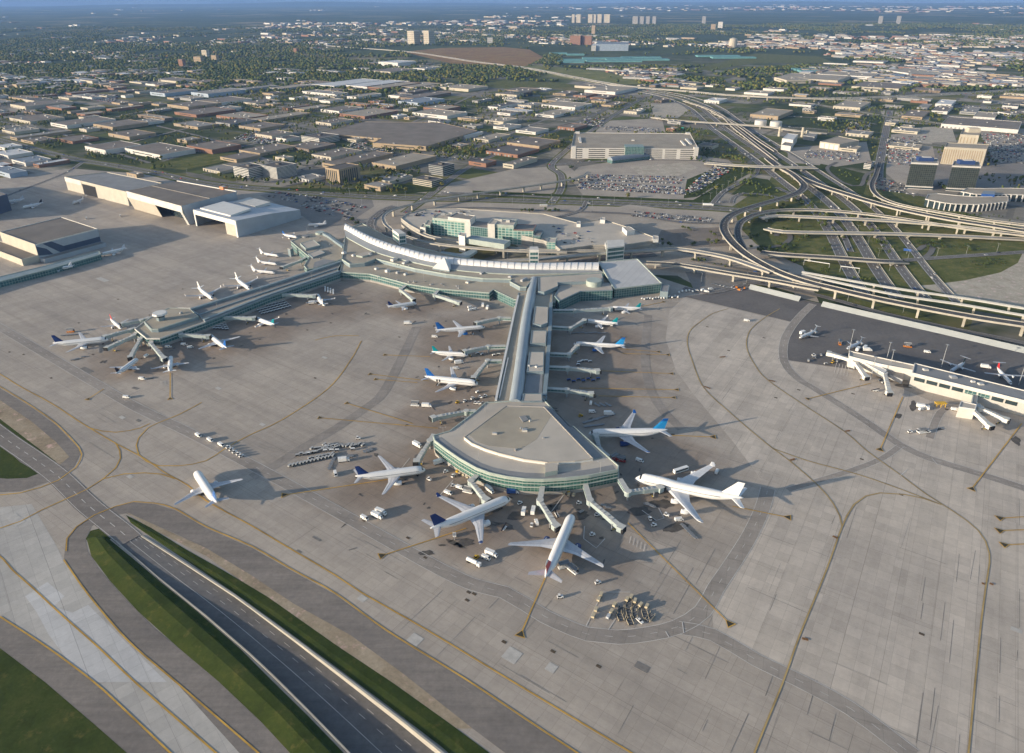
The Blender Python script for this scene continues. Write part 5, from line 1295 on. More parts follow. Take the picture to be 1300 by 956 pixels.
def airliner(label, nose, tail, kind, fin, eng=None, fin_tip=None, body=None, wing=None, winglet=None, tip=None, group=None, doors=False, red_nose=False):
    L, S, D, ne, sweep, er, el, gc, wx = TYPES[kind]
    D *= 1.09; er *= 1.14; el *= 1.08
    Rr = D / 2; zc = gc + Rr
    a, b = Vector(P(*nose, zc)), Vector(P(*tail, zc + Rr * 0.5)); d = (a - b); d.z = 0
    k = min(1.16, max(0.84, d.length / L)); L *= k; S *= k
    d.normalize(); c = (a + b) / 2 if abs(d.y) < 0.5 else a - d * (L / 2)
    ang = math.atan2(d.y, d.x)
    t = empty('airliner' if kind != 'prop' else 'turboprop_airliner', (c.x, c.y, 0.1), ang, label, 'airliner', group)
    body, wing, eng = body or PAINT, wing or WINGM, eng or PAINT
    X = lambda f: L / 2 - f * L
    st = [(0.0, .05, -.30), (.008, .26, -.27), (.02, .45, -.20), (.04, .66, -.12), (.065, .83, -.05), (.10, .96, -.01), (.14, 1, 0), (.40, 1, 0), (.66, 1, 0), (.73, .96, .04), (.80, .83, .15), (.87, .62, .32), (.93, .40, .47), (.975, .20, .58), (1.0, .06, .62)]
    if kind == 'jumbo': hump = lambda f: 0.30 * max(0, min(1, (f - .03) / .05)) * max(0, min(1, (.40 - f) / .14))
    else: hump = lambda f: 0
    mb = MB(); rr = []
    for f, r, z in st + ([(0.09, .94, -.02), (.25, 1, 0), (.32, 1, 0)] if kind == 'jumbo' else []):
        rr.append((f, r, z))
    rr.sort(); seg = 18; R2 = []
    for f, r, z in rr:
        ring = []
        for i in range(seg):
            q = 2 * math.pi * i / seg; cz, cy = math.sin(q), math.cos(q)
            ring.append((X(f), Rr * r * cy, zc + Rr * z + Rr * r * cz * (1 + (hump(f) * 1.1 if cz > 0 else 0))))
        R2.append(ring)
    mb.rings(R2, body); fu = mb.build('fuselage', body, t, smooth=True)
    # cockpit glass, wrapped on the nose just proud of it
    mb = MB(); fs = (.030, .052) if kind != 'jumbo' else (.048, .066); rg = []
    for f in fs:
        i = [j for j in range(len(rr) - 1) if rr[j][0] <= f <= rr[j + 1][0]][0]; u = (f - rr[i][0]) / (rr[i + 1][0] - rr[i][0])
        r = rr[i][1] + (rr[i + 1][1] - rr[i][1]) * u; z = rr[i][2] + (rr[i + 1][2] - rr[i][2]) * u; h = hump(f)
        rg.append([(X(f), Rr * r * math.cos(q) * 1.03, zc + Rr * z + Rr * r * math.sin(q) * 1.035 * (1 + h * 1.1)) for q in [R(28 + 124 * s / 10) for s in range(11)]])
    mb.rings(rg, COCK, cap=False, closed=False); mb.build('cockpit_window', COCK, fu)
    mb = MB()
    for s in (1, -1):
        pts = [(X(.10 + .70 * i / 12), s * Rr * 0.975, zc + Rr * (.26 + (.05 * max(0, i - 9)))) for i in range(13)]
        for p, q in zip(pts, pts[1:]): mb.face([(p[0], p[1] * 1.004, p[2] - .17), (q[0], q[1] * 1.004, q[2] - .17), (q[0], q[1], q[2] + .17), (p[0], p[1], p[2] + .17)])
    if kind != 'prop': mb.build('cabin_window', mat('cabin_glass', (.16, .17, .19), .3, var=.5, scale=1.2), fu)
    if doors:
        mb = MB()
        for f in (.70, .75): mb.box((X(f), -Rr * 0.97, zc + 0.3), (1.2, 0.3, 2.2), 0, INTK)
        mb.build('cargo_door', INTK, fu)
    semi = S / 2; cr_ = (0.195 if kind not in ('jumbo', 'prop', 'rearjet') else 0.22 if kind == 'jumbo' else 0.12 if kind == 'prop' else 0.17) * L; ct = cr_ * (0.24 if kind != 'prop' else 0.55)
    zw = zc - Rr * 0.62 if kind != 'prop' else zc + Rr * 0.95
    tan = math.tan(R(sweep)); dih = math.tan(R(5.5 if kind not in ('prop',) else 1.5))
    xr = X(wx)
    def section(x0, c_, y, z, th):
        return [(x0, y, z), (x0 - c_ * .12, y, z + th * .55), (x0 - c_ * .4, y, z + th * .6), (x0 - c_, y, z + th * .05), (x0 - c_ * .5, y, z - th * .35), (x0 - c_ * .1, y, z - th * .4)]
    for s in (1, -1):
        mb = MB(); secs = []
        for u, cc in ((0.0, cr_), (Rr * .8 / semi, cr_ * .95), (.36, cr_ * .60), (.68, cr_ * .38), (.97, ct), (1.0, ct * .6)):
            y = u * semi; x0 = xr - y * tan if u < 1 else xr - y * tan - ct * .3
            secs.append(section(x0, cc, s * y, zw + y * dih * (0.75 + .35 * u), cc * .12))
        mb.rings(secs, wing)
        w = mb.build('wing', wing, t)
        mb = MB()     # control surfaces along the trailing edge: a slightly paler strip
        q0, q1 = secs[1], secs[2]; q2, q3 = secs[2], secs[4]
        for A, B in ((q0, q1), (q2, q3)):
            f0 = lambda Q, k_: tuple(Vector(Q[2]).lerp(Vector(Q[3]), k_) + Vector((0, 0, 0.06)))
            mb.face([f0(A, .55), f0(B, .55), f0(B, .98), f0(A, .98)])
        mb.build('flap', WINGL, w)
        if winglet or tip:
            mb = MB(); q = secs[-2]; x0, y0, z0 = q[0]
            if winglet:
                hgt = S * 0.055
                mb.rings([section(x0, ct, y0, z0, ct * .12), section(x0 - hgt * .7, ct * .5, y0 + s * hgt * .18, z0 + hgt, ct * .06)], winglet)
            else:
                mb.rings([section(x0 + .05, ct * 1.05, y0 - s * 1.4, z0 - .05, ct * .17), section(x0 - .8, ct * .55, y0 + s * 1.6, z0 + 1.2, ct * .1)], tip)
            mb.build('winglet', winglet or tip, w)
        # engines
        if kind == 'rearjet': spots = [None]
        else: spots = (.335,) if ne == 2 else (.37, .66)
        for u in spots:
            mb = MB()
            if u is None:
                ex, ey, ez, l, r = X(.80), s * (Rr + er * .9), zc + Rr * .35, el, er
            else:
                y = u * semi; le = xr - y * tan
                l, r = el, er
                if ne == 4 and u > .5: l, r = el * .97, er * .97
                ex, ey = le + l * (.52 if kind != 'prop' else .75), s * y
                ez = zw + y * dih * .9 - r * (1.22 if kind != 'prop' else 0.1)
            ring = []
            for f, q in ((0, .86), (.03, .97), (.18, 1.02), (.45, 1.0), (.72, .84), (.8, .68), (1.0, .40)):
                ring.append([(ex - f * l, ey + r * q * math.cos(2 * math.pi * i / 14), ez + r * q * math.sin(2 * math.pi * i / 14)) for i in range(14)])
            mb.rings(ring, eng)
            if u is not None and kind != 'prop':
                mb.beam((ex - l * .35, ey, ez + r * 1.0), (ex - l * 1.05, ey, ez + r * 1.1), r * .35, r * .7, WINGM)
            e = mb.build('engine', eng, t, smooth=True)
            mb = MB(); mb.face([(ex + .02, ey + r * .8 * math.cos(2 * math.pi * i / 14), ez + r * .8 * math.sin(2 * math.pi * i / 14)) for i in range(14)]); mb.build('intake', INTK, e)
            if kind == 'prop':
                mb = MB()
                for i in range(6):
                    q = math.pi / 3 * i + .3; mb.beam((ex + .35, ey, ez), (ex + .35, ey + 2.0 * math.cos(q), ez + 2.0 * math.sin(q)), .25, .12, INTK)
                mb.build('propeller', INTK, e)
    # fin
    fh = L * (.155 if kind not in ('rearjet', 'prop') else .17); fz = zc + Rr * .75; fx = X(.80 if kind not in ('rearjet', 'prop') else .83)
    mb = MB(); c0, c1 = L * .155, L * .062; dx = fh * math.tan(R(40 if kind not in ('prop',) else 28)) 
    sec = lambda x0, c_, z, th: [(x0, 0, z), (x0 - c_ * .3, th, z), (x0 - c_, 0.03, z), (x0 - c_, -0.03, z), (x0 - c_ * .3, -th, z)]
    fr = [sec(fx + L * .06, c0 + L * .06, fz - .4, .05), sec(fx, c0, fz + fh * .06, .32), sec(fx - dx * .75, c0 + (c1 - c0) * .75, fz + fh * .75, .22)]
    mb.rings(fr, fin); mb.rings([sec(fx - dx * .75, c0 + (c1 - c0) * .75, fz + fh * .75, .22), sec(fx - dx, c1, fz + fh, .14)], fin_tip or fin)
    mb.build('fin', fin, t)
    ts = S * (.17 if kind not in ('rearjet', 'prop') else .16)
    if kind in ('rearjet', 'prop'): tz, tx, tc = fz + fh, fx - dx + .3, c1 * 1.0
    else: tz, tx, tc = zc + Rr * .42, X(.865), L * .098
    for s in (1, -1):
        mb = MB(); tt = math.tan(R(36 if kind != 'prop' else 8)); 
        mb.rings([section(tx, tc, 0.0, tz, tc * .1), section(tx - ts * tt, tc * .42, s * ts, tz + ts * .09 * (kind not in ('rearjet', 'prop')), tc * .05)], wing if fin is not PAINT else PAINT)
        mb.build('tailplane', wing, t)
    # gear
    def gear(x, y, h, wheels, wr):
        mb = MB(); mb.tube((x, y, wr), (x, y, h), .22, .22, 6, STEEL)
        for dx_ in wheels:
            for dy in (-.5, .5): mb.tube((x + dx_, y + dy - .18, wr), (x + dx_, y + dy + .18, wr), wr, wr, 10, TYRE)
        mb.build('landing_gear', STEEL, t)
    wr = .6 if L > 40 else .45
    gear(X(.12), 0, zc - Rr * .8, (0,), wr * .85)
    for s in (1, -1): gear(xr - cr_ * .72, s * Rr * 1.0, zw + .3 if kind != 'prop' else zc, (-.75, .75) if L > 40 else (0,), wr)
    return t

A = airliner
A('white twin-jet with a red and white fin, blue engines, nose toward the fan', (727, 652.5), (692, 734), 'wide2', REDP, NAVY, fin_tip=PAINT)
A('all white four-engined jumbo jet with a humped nose at the fan\'s right corner', (806, 606.5), (944, 633), 'jumbo', PAINT, PAINT, wing=WINGL, tip=PAINT)
A('long white twin-jet with a bright blue fin and blue engines, right of the fan', (747, 550), (848, 546), 'wide2', SKYB, NAVY, fin_tip=BLUE, tip=BLUE)
A('white wide-body with a navy fin, white engines and navy wingtips, below the fan', (648, 632), (546, 671.5), 'wide2', NAVY, PAINT, tip=NAVY, body=PAINT)
A('white mid-size twin-jet with a navy fin, left of the fan\'s curved glass', (540, 595.5), (451, 605.2), 'mid2', NAVY, PAINT)
A('white airliner taxiing alone on the open apron beside its long shadow', (248.5, 598.5), (275.6, 638.7), 'mid2', BLUE, PAINT)  # fin blue: the shade on its far side put into the tail colour
A('white narrow airliner with a blue fin and blue engine, top gate left of the pier', (616, 415), (552.5, 419.3), 'long1', BLUE, BLUE)
A('short white airliner with a teal fin, middle gate left of the pier', (594, 450.4), (548, 446.6), 'narrow', TEALP, PAINT)
A('white airliner with blue fin and two dark open cargo doors, left of the pier', (607, 486.6), (539, 478), 'mid2', BLUE, PAINT, doors=True)
A('small white jet with a teal fin and white engines beside the sloping hall', (778, 391), (811.5, 391), 'narrow', TEALP, PAINT)
A('white jet with teal fin, white truck under its tail, right of the pier', (741, 407), (785, 410.5), 'narrow', TEALP, PAINT, winglet=PAINT)
A('white twin-jet with a two-tone blue fin and blue engine, right of the pier', (728, 436), (794, 438.7), 'long1', SKYB, BLUE, fin_tip=BLUE)
A('small white jet with a dark fin parked below the curved concourse', (527, 385), (494, 388.8), 'narrow', NAVY, PAINT)
A('white jet nosed in to the north pier with a white truck at its wing', (402.5, 374), (410, 386.5), 'narrow', PAINT, PAINT, winglet=PAINT)
A('white jet with a bright turquoise fin under the north pier', (324, 404), (346, 411), 'narrow', TEALP, PAINT, winglet=PAINT)
A('white jet with a blue fin nosed in to the north pier, shadow beside it', (265, 425), (288.5, 442.5), 'narrow', BLUE, PAINT)
A('white jet seen from behind at the north pier\'s tip, yellow line at its tail', (217, 452.5), (215.3, 471.8), 'narrow', PAINT, PAINT, winglet=PAINT)
A('white jet with a black-blue fin at the north pier\'s tip', (175, 455.4), (148, 474), 'narrow', DARKP, PAINT)
A('white wide-body with a navy fin parked left of the north pier\'s tip', (137.5, 430.5), (67, 436), 'mid2', NAVY, PAINT)
A('small white regional jet with a red fin behind the north pier\'s tip', (154, 417), (140, 404.5), 'regional', REDP, PAINT)
A('white jet with winglets behind the north pier, farther left of two alike', (270, 379.5), (249.5, 363.5), 'narrow', PAINT, PAINT, winglet=PAINT)
A('white jet with winglets behind the north pier, farther right of two alike', (317, 367), (296, 350.5), 'narrow', PAINT, PAINT, winglet=PAINT)
A('white rear-engined jet in the row of three by the octagonal wing, top one', (354, 325), (330, 320.5), 'rearjet', PAINT, PAINT)
A('white rear-engined jet in the row of three by the octagonal wing, middle one', (352, 335.5), (326, 331.5), 'rearjet', PAINT, PAINT)
A('white rear-engined jet in the row of three by the octagonal wing, lowest one', (350, 346.5), (319, 342.5), 'rearjet', PAINT, PAINT)
A('white jet with a small blue fin behind the octagonal wing', (376, 301), (360, 297.5), 'regional', BLUE, PAINT, winglet=PAINT)
A('white and grey jet on the far left apron in shade, paler fin', (2, 257.5), (31, 252.5), 'narrow', PAINT_S, PAINT)
A('white jet with a dark fin on the far left apron beside the navy hangar', (27.5, 263.5), (51, 258), 'narrow', DARKP, PAINT)
A('pale jet in shade beneath the striped hangar\'s pier', (58.5, 341.5), (92, 338), 'narrow', PAINT_S, PAINT)
A('pale jet in shade at the right end of the striped hangar\'s pier', (128, 323), (152, 316.5), 'narrow', PAINT_S, PAINT)
A('small silver jet parked in front of the old beige hangar', (92, 258), (104, 253), 'regional', PAINT_S, PAINT)
A('white rear-engined jet with a high tail on the dark asphalt, trucks at its nose', (1015, 428.5), (1036, 419.5), 'rearjet', PAINT, PAINT, group=None)
A('small pale blue jet beside the tall light mast by the satellite terminal', (1075.5, 442.5), (1093, 434), 'rearjet', PAINT_S, PAINT, body=PAINT_S)
A('grey turboprop with a dark green tail behind the satellite terminal', (1206.5, 471.5), (1225, 459.5), 'prop', DKGR, PAINT_S, body=PAINT_S)
A('white turboprop with a red tail behind the satellite terminal', (1284, 487.5), (1265.5, 466), 'prop', REDP, PAINT, body=PAINT)
A('small silver regional jet in front of the octagonal wing, in hangar shade', (392, 285.5), (413, 284), 'regional', PAINT_S, PAINT)
A('white jet by the far parking rows at the left edge, nose to the right', (12, 213), (-8, 210), 'narrow', PAINT, PAINT)

# ================================================================ JET BRIDGES
BR_S = mat('bridge_grey_green', (0.36, 0.42, 0.41), 0.5, var=0.1, scale=0.3)
BR_W = mat('bridge_white', (0.68, 0.67, 0.63), 0.5, var=0.06, scale=0.3)
BR_T = mat('bridge_roof', (0.50, 0.50, 0.47), 0.6, var=0.1, scale=0.3)
def jet_bridge(label, pts, m=None, hz=4.6, hood=True, fixed=3.2):
    """terminal end, (rotunda), aircraft end - all given at the corridor's height"""
    m = m or BR_S
    q = [Vector(P(x, y, hz + 1.4)) for x, y in pts]
    for p in q: p.z = hz + 1.4
    t = empty('jet_bridge', (0, 0, 0), 0, label, 'jet bridge', None)
    rot = q[-2]
    for a, b in zip(q[:-2], q[1:-1]):
        mb = MB(); mb.beam(a, b, fixed, 3.0, m); mb.beam(a + Vector((0, 0, 1.56)), b + Vector((0, 0, 1.56)), fixed + .3, .12, BR_T); w = mb.build('walkway', m, t)
        mb = MB(); d = (b - a).normalized(); n = Vector((-d.y, d.x, 0)) * (fixed / 2 + .03)
        for s in (1, -1): mb.face([tuple(a + n * s + Vector((0, 0, -.3))), tuple(b + n * s + Vector((0, 0, -.3))), tuple(b + n * s + Vector((0, 0, .9))), tuple(a + n * s + Vector((0, 0, .9)))])
        mb.build('window', GLASS_T, w)
    mb = MB(); mb.tube((rot.x, rot.y, hz - .4), (rot.x, rot.y, hz + 3.1), 2.3, 2.3, 14, m); mb.tube((rot.x, rot.y, hz + 3.1), (rot.x, rot.y, hz + 3.3), 2.5, 2.4, 14, BR_T); mb.tube((rot.x, rot.y, 0), (rot.x, rot.y, hz - .4), .7, .7, 8, STEEL); mb.build('rotunda', m, t)
    a, b = q[-2], q[-1]; d = (b - a); L = d.length; d.normalize()
    mid = a.lerp(b, .55)
    dz = Vector((0, 0, -.35))
    mb = MB(); mb.beam(a, mid, 2.6, 2.7, m); mb.beam(a.lerp(mid, .9) , b + dz, 3.1, 3.0, m)
    mb.beam(a + Vector((0, 0, 1.40)), mid + Vector((0, 0, 1.40)), 2.8, .12, BR_T); mb.beam(a.lerp(mid, .9) + Vector((0, 0, 1.55)), b + Vector((0, 0, 1.2)), 3.3, .12, BR_T)
    tn = mb.build('tunnel', m, t)
    mb = MB(); n = Vector((-d.y, d.x, 0))
    for k in range(6):
        p = a.lerp(b, .12 + k * .13); mb.box((p.x, p.y, p.z + 1.75), (.5, 2.4, .25), math.atan2(d.y, d.x), STEEL)
    mb.build('roof_rib', STEEL, tn)
    ang = math.atan2(d.y, d.x)
    mb = MB(); c = b + d * 1.2 + dz; mb.box((c.x, c.y, c.z), (4.2, 4.6, 3.4), ang + .3, m); mb.box((c.x, c.y, c.z + 1.8), (4.4, 4.8, .15), ang + .3, BR_T); mb.build('cab', m, t)
    mb = MB(); c = b + d * 3.4 + dz; mb.box((c.x, c.y, c.z), (1.6, 4.0, 3.0), ang + .3, DARK); mb.build('hood', DARK, t)
    mb = MB(); c = a.lerp(b, .82)
    for s in (-1, 1):
        p = c + n * s * 1.9; mb.tube((p.x, p.y, .5), (p.x, p.y, c.z - .6), .25, .25, 6, STEEL); mb.tube((p.x - n.x * .3, p.y - n.y * .3, .55), (p.x + n.x * .3, p.y + n.y * .3, .55), .55, .55, 10, TYRE)
    mb.beam((c - n * 2 + Vector((0, 0, -c.z + .6))), (c + n * 2 + Vector((0, 0, -c.z + .6))), .5, .5, mat('bogie_yellow', (.45, .33, .05), .6, var=.1, scale=1)); mb.build('wheel_column', STEEL, t)
    return t
J = jet_bridge
for lab, s in (
    ('pale jet bridge reaching the navy-tailed wide-body below the fan', '611,600 598,612.5 616,634'),
    ('grey jet bridge from the fan\'s left corner to the mid-size navy-tailed jet', '551,553 546,561 530,585'),
    ('empty grey jet bridge pointing left above the fan\'s left corner', '604,523 592,523.5 552,530.5'),
    ('jet bridge reaching the red-tailed jet from the fan\'s front', '689,617 685.5,637 705,667'),
    ('empty jet bridge standing out from the fan\'s front toward the white box markings', '743,616.5 749,637 787,669'),
    ('jet bridge from the fan\'s right corner to the white jumbo', '787,610 797,626 836,620'),
    ('short jet bridge tucked under the fan\'s right edge at the blue-tailed jet', '772,581 761,572 757,555'),
    ('empty grey bridge right of the pier, upper of two without aircraft', '696,467 720.5,468 757,471'),
    ('empty grey bridge right of the pier, lower of two without aircraft', '694.5,494.5 719.5,496 749,500'),
    ('grey bridge bent up to the two-tone blue tailed jet right of the pier', '698,450 722,451 732,440'),
    ('grey bridge slanting to the teal-tailed jet with the van under its tail', '701,416 724,417.5 741,407.5'),
    ('long low bridge to the small teal-tailed jet beside the sloping hall', '702,395 729,395 774,392'),
    ('bridge with a red panel at the top gate left of the pier', '649,405 634,404.5 607,410'),
    ('grey bridge at the teal-tailed jet left of the pier', '642,440.5 620,441 592,446'),
    ('bridge slanting down to the jet with two open cargo doors', '637,459 619,459 602,479'),
    ('pale bridge at the small dark-finned jet below the curved concourse', '518,361 509,368.5 524,380'),
    ('pale empty bridge hanging right below the curved concourse', '560,366 552,375 582,384'),
    ('long bridge from the north pier to the white jet beside the white truck', '350,372 358,374.5 398,375.5'),
    ('long bridge from the north pier to the turquoise-finned jet', '268,401 276,403.5 321,404'),
    ('bridge from the north pier to the blue-finned jet', '224,424.5 230,425.5 263,427'),
    ('bridge at the north pier\'s tip to the jet seen from behind', '193,431 192,437 208,455'),
    ('bridge at the north pier\'s tip to the jet with the black-blue fin', '181,428.5 178,432 166,453'),
    ('lowest of two bridges slanting left from the north pier\'s tip', '174,423 170,427 138,441'),
    ('upper of two bridges slanting left from the north pier\'s tip', '172,417 166,419.5 136,427'),
    ('short bridge behind the north pier\'s tip at the red-finned jet', '190,404 180,407.5 158,411'),
    ('bridge from the octagonal wing out to the row of three white jets', '392,326 382,331.5 360,339')):
    J(lab, cut(s))
for lab, s in (('white bridge pointing down from the satellite terminal\'s left end', '1094,456 1086,461 1099,478'), ('white bridge bent down beside the equipment yard of the satellite terminal', '1094,456 1123,475 1129,498'),
               ('long white walkway bridge at the far left tip of the satellite terminal', '1090,459 1082,458 1054,449'), ('left of two white bridges at the satellite terminal\'s gate house', '1238,516 1235,521.5 1256,540'), ('right of two white bridges at the satellite terminal\'s gate house', '1240,514 1244,518.5 1275,532')):
    J(lab, cut(s), BR_W)
t = empty('stair_tower', (0, 0, 0), 0, 'small grey stair tower beside the octagonal wing', 'stair tower')
mb = MB(); c = P(370, 325, 0); mb.box((c[0], c[1], 5), (5, 5, 10), G1A, FASC); mb.build('wall', FASC, t); mb = MB(); mb.box((c[0], c[1], 10.2), (5.6, 5.6, .4), G1A, ROOF_L); mb.build('roof', ROOF_L, t)
# ================================================================ VEHICLES AND APRON EQUIPMENT
VW = mat('vehicle_white', (0.78, 0.77, 0.74), 0.4, var=0.05, scale=1)
VGREY = mat('vehicle_grey', (0.20, 0.205, 0.21), 0.4, var=0.1, scale=1)
VBLK = mat('vehicle_black', (0.025, 0.025, 0.03), 0.35, var=0.2, scale=1)
VBLU = mat('vehicle_blue', (0.03, 0.09, 0.30), 0.4, var=0.1, scale=1)
VRED = mat('vehicle_red', (0.42, 0.03, 0.02), 0.4, var=0.1, scale=1)
VSIL = mat('vehicle_silver', (0.48, 0.49, 0.50), 0.35, var=0.05, scale=1)
VYEL = mat('vehicle_yellow', (0.62, 0.38, 0.03), 0.5, var=0.1, scale=1)
VORG = mat('vehicle_orange', (0.62, 0.20, 0.02), 0.5, var=0.1, scale=1)
VBEI = mat('container_beige', (0.50, 0.43, 0.30), 0.6, var=0.15, scale=0.5)
VTAN = mat('vehicle_tan', (0.33, 0.29, 0.23), 0.45, var=0.1, scale=1)

def wheels(mb, xs, y, r=.42, w=.28):
    for x in xs:
        for s in (1, -1): mb.tube((x, s * y - w / 2, r), (x, s * y + w / 2, r), r, r, 9, TYRE)
def proto_car(m, name='parked_car', L=4.6, W=1.85):
    mb = MB(); hw = W / 2
    sec = lambda x, z0, z1, w: [(x, -w, z0), (x, w, z0), (x, w * .96, z1), (x, -w * .96, z1)]
    mb.rings([sec(L / 2, .4, .72, hw * .86), sec(L / 2 - .35, .3, .82, hw), sec(.9, .3, .96, hw), sec(-1.5, .3, 1.0, hw), sec(-L / 2 + .15, .35, .95, hw * .97), sec(-L / 2, .45, .8, hw * .88)], m)
    mb.rings([sec(1.05, .92, .94, hw * .88), sec(.25, .94, 1.40, hw * .80), sec(-1.1, .94, 1.43, hw * .80), sec(-1.95, .94, .96, hw * .86)], VBLK)
    mb.box((-.42, 0, 1.45), (1.3, hw * 1.5, .05), 0, m)
    wheels(mb, (1.4, -1.4), hw - .1, .33, .24)
    return mb
def parts_vehicle(name, spec):
    """spec: list of (part name, MB, material); first is the body"""
    t = bpy.data.objects.new(name, None); col.objects.link(t); CH[t.name] = []
    for pn, mb, m in spec:
        if pn != 'wheel': mb.build(pn, m, t); continue
        for k in range(0, len(mb.v), 18):          # every wheel a part of its own
            w_ = MB(); w_.v = mb.v[k:k + 18]; w_.mats = [TYRE]; w_.f = [tuple(i - k for i in f) for f in mb.f[k // 18 * 11:k // 18 * 11 + 11]]; w_.m = [0] * len(w_.f); w_.build('wheel', TYRE, t)
    return t
def p_van():
    b, w, g = MB(), MB(), MB()
    sec = lambda x, z0, z1, k: [(x, -1.0 * k, z0), (x, 1.0 * k, z0), (x, .95 * k, z1), (x, -.95 * k, z1)]
    b.rings([sec(2.9, .45, 1.05, .92), sec(2.7, .4, 1.3, 1), sec(1.7, .4, 2.25, 1), sec(-2.7, .4, 2.35, 1), sec(-2.9, .5, 2.2, .97)], VW)
    g.face([(2.72, -.85, 1.36), (2.72, .85, 1.36), (1.82, .82, 2.2), (1.82, -.82, 2.2)]); 
    for s in (1, -1): g.face([(1.6, s * 1.01, 1.4), (.3, s * 1.01, 1.4), (.3, s * .985, 2.0), (1.6, s * .985, 2.0)])
    wheels(w, (1.8, -1.8), .92)
    return parts_vehicle('van', [('body', b, VW), ('window', g, COCK), ('wheel', w, TYRE)])
def p_truck(bm=VW, name='box_truck'):
    c, b, w, g = MB(), MB(), MB(), MB()
    sec = lambda x, z0, z1, k: [(x, -1.1 * k, z0), (x, 1.1 * k, z0), (x, 1.02 * k, z1), (x, -1.02 * k, z1)]
    c.rings([sec(4.0, .6, 1.5, .95), sec(3.8, .5, 1.8, 1), sec(3.4, .5, 2.5, 1), sec(2.2, .5, 2.55, 1)], VW)
    b.box((-1.1, 0, 2.2), (6.0, 2.5, 2.7), 0, bm); b.box((-1.1, 0, .72), (6.2, 1.2, .25), 0, VGREY)
    g.face([(3.84, -.9, 1.75), (3.84, .9, 1.75), (3.46, .88, 2.42), (3.46, -.88, 2.42)])
    wheels(w, (3.0, -2.2, -3.2), 1.02, .5, .3)
    return parts_vehicle(name, [('cab', c, VW), ('cargo_box', b, bm), ('windscreen', g, COCK), ('wheel', w, TYRE)])
def p_tanker():
    c, b, w = MB(), MB(), MB()
    c.box((4.0, 0, 1.5), (2.0, 2.3, 2.2), 0, VW); b.tube((2.6, 0, 2.0), (-4.4, 0, 2.0), 1.2, 1.2, 14, VW); b.box((-.9, 0, .8), (7.4, 1.4, .3), 0, VGREY); wheels(w, (3.8, -2.6, -3.7), 1.0, .5, .3)
    return parts_vehicle('fuel_tanker', [('cab', c, VW), ('tank', b, VW), ('wheel', w, TYRE)])
def p_tug(m=VW):
    b, c, w = MB(), MB(), MB()
    b.box((0, 0, .85), (3.4, 1.7, .7), 0, m); b.box((1.1, 0, 1.3), (1.1, 1.5, .3), 0, m); c.box((-.5, 0, 1.75), (1.4, 1.5, 1.1), 0, COCK, top=(.85, .9)); c.box((-.5, 0, 2.36), (1.3, 1.5, .1), 0, m); wheels(w, (1.1, -1.1), .8, .42)
    return parts_vehicle('baggage_tug', [('body', b, m), ('cab', c, COCK), ('wheel', w, TYRE)])
def p_cart(top=VW, name='baggage_cart'):
    b, c, w = MB(), MB(), MB()
    b.box((0, 0, .6), (3.2, 1.6, .2), 0, VGREY); b.beam((1.6, 0, .55), (2.6, 0, .4), .12, .12, STEEL)
    c.box((0, 0, 1.72), (3.1, 1.6, .1), 0, top)
    c.box((-1.5, 0, 1.2), (.08, 1.55, 1.0), 0, top); c.box((1.5, 0, 1.2), (.08, 1.55, 1.0), 0, top); c.box((0, 0, 1.15), (2.6, 1.1, .8), 0, VBLK)
    wheels(b, (1.1, -1.1), .7, .25, .15)
    return parts_vehicle(name, [('bed', b, VGREY), ('canopy', c, top)])
def p_dolly():
    b, w = MB(), MB()
    b.box((0, 0, .5), (3.6, 2.2, .16), 0, VGREY)
    for i in range(5): b.box((-1.5 + i * .75, 0, .62), (.16, 2.1, .1), 0, STEEL)
    b.beam((1.8, 0, .5), (2.8, 0, .35), .12, .12, STEEL); wheels(b, (1.2, -1.2), .8, .25, .16)
    return parts_vehicle('cargo_dolly', [('bed', b, VGREY)])
def p_uld(m=VBEI):
    b, d = MB(), MB()
    n = [(-1.5, 0), (1.5, 0), (1.5, 1.6), (1.0, 1.62), (-1.0, 1.62), (-1.5, 1.6)]
    b.rings([[(-.78, y, .5 + z) for y, z in ((-1.5, 0.35), (-1.1, 0), (1.1, 0), (1.5, .35), (1.5, 1.6), (-1.5, 1.6))], [(.78, y, .5 + z) for y, z in ((-1.5, 0.35), (-1.1, 0), (1.1, 0), (1.5, .35), (1.5, 1.6), (-1.5, 1.6))]], m)
    d.box((0, 0, .42), (1.9, 3.2, .16), 0, VGREY)
    return parts_vehicle('cargo_container', [('shell', b, m), ('pallet', d, VGREY)])
def p_loader(m=VW):
    b, l, p, w = MB(), MB(), MB(), MB()
    b.box((0, 0, .8), (7, 2.4, .7), 0, m); b.box((2.9, .8, 1.9), (1.2, .8, 1.6), 0, COCK)
    for s in (-1, 1): l.beam((-2.4, s, 1.1), (2.0, s, 3.4), .2, .25, STEEL); l.beam((2.2, s * .9, 1.1), (-2.2, s * .9, 3.4), .2, .25, STEEL)
    p.box((0, 0, 3.6), (6.4, 2.6, .3), 0, VGREY); p.box((0, 1.25, 4.1), (6.4, .06, .8), 0, STEEL); wheels(w, (2.4, -2.4), 1.0, .45)
    return parts_vehicle('cargo_loader', [('chassis', b, m), ('lift', l, STEEL), ('platform', p, VGREY), ('wheel', w, TYRE)])
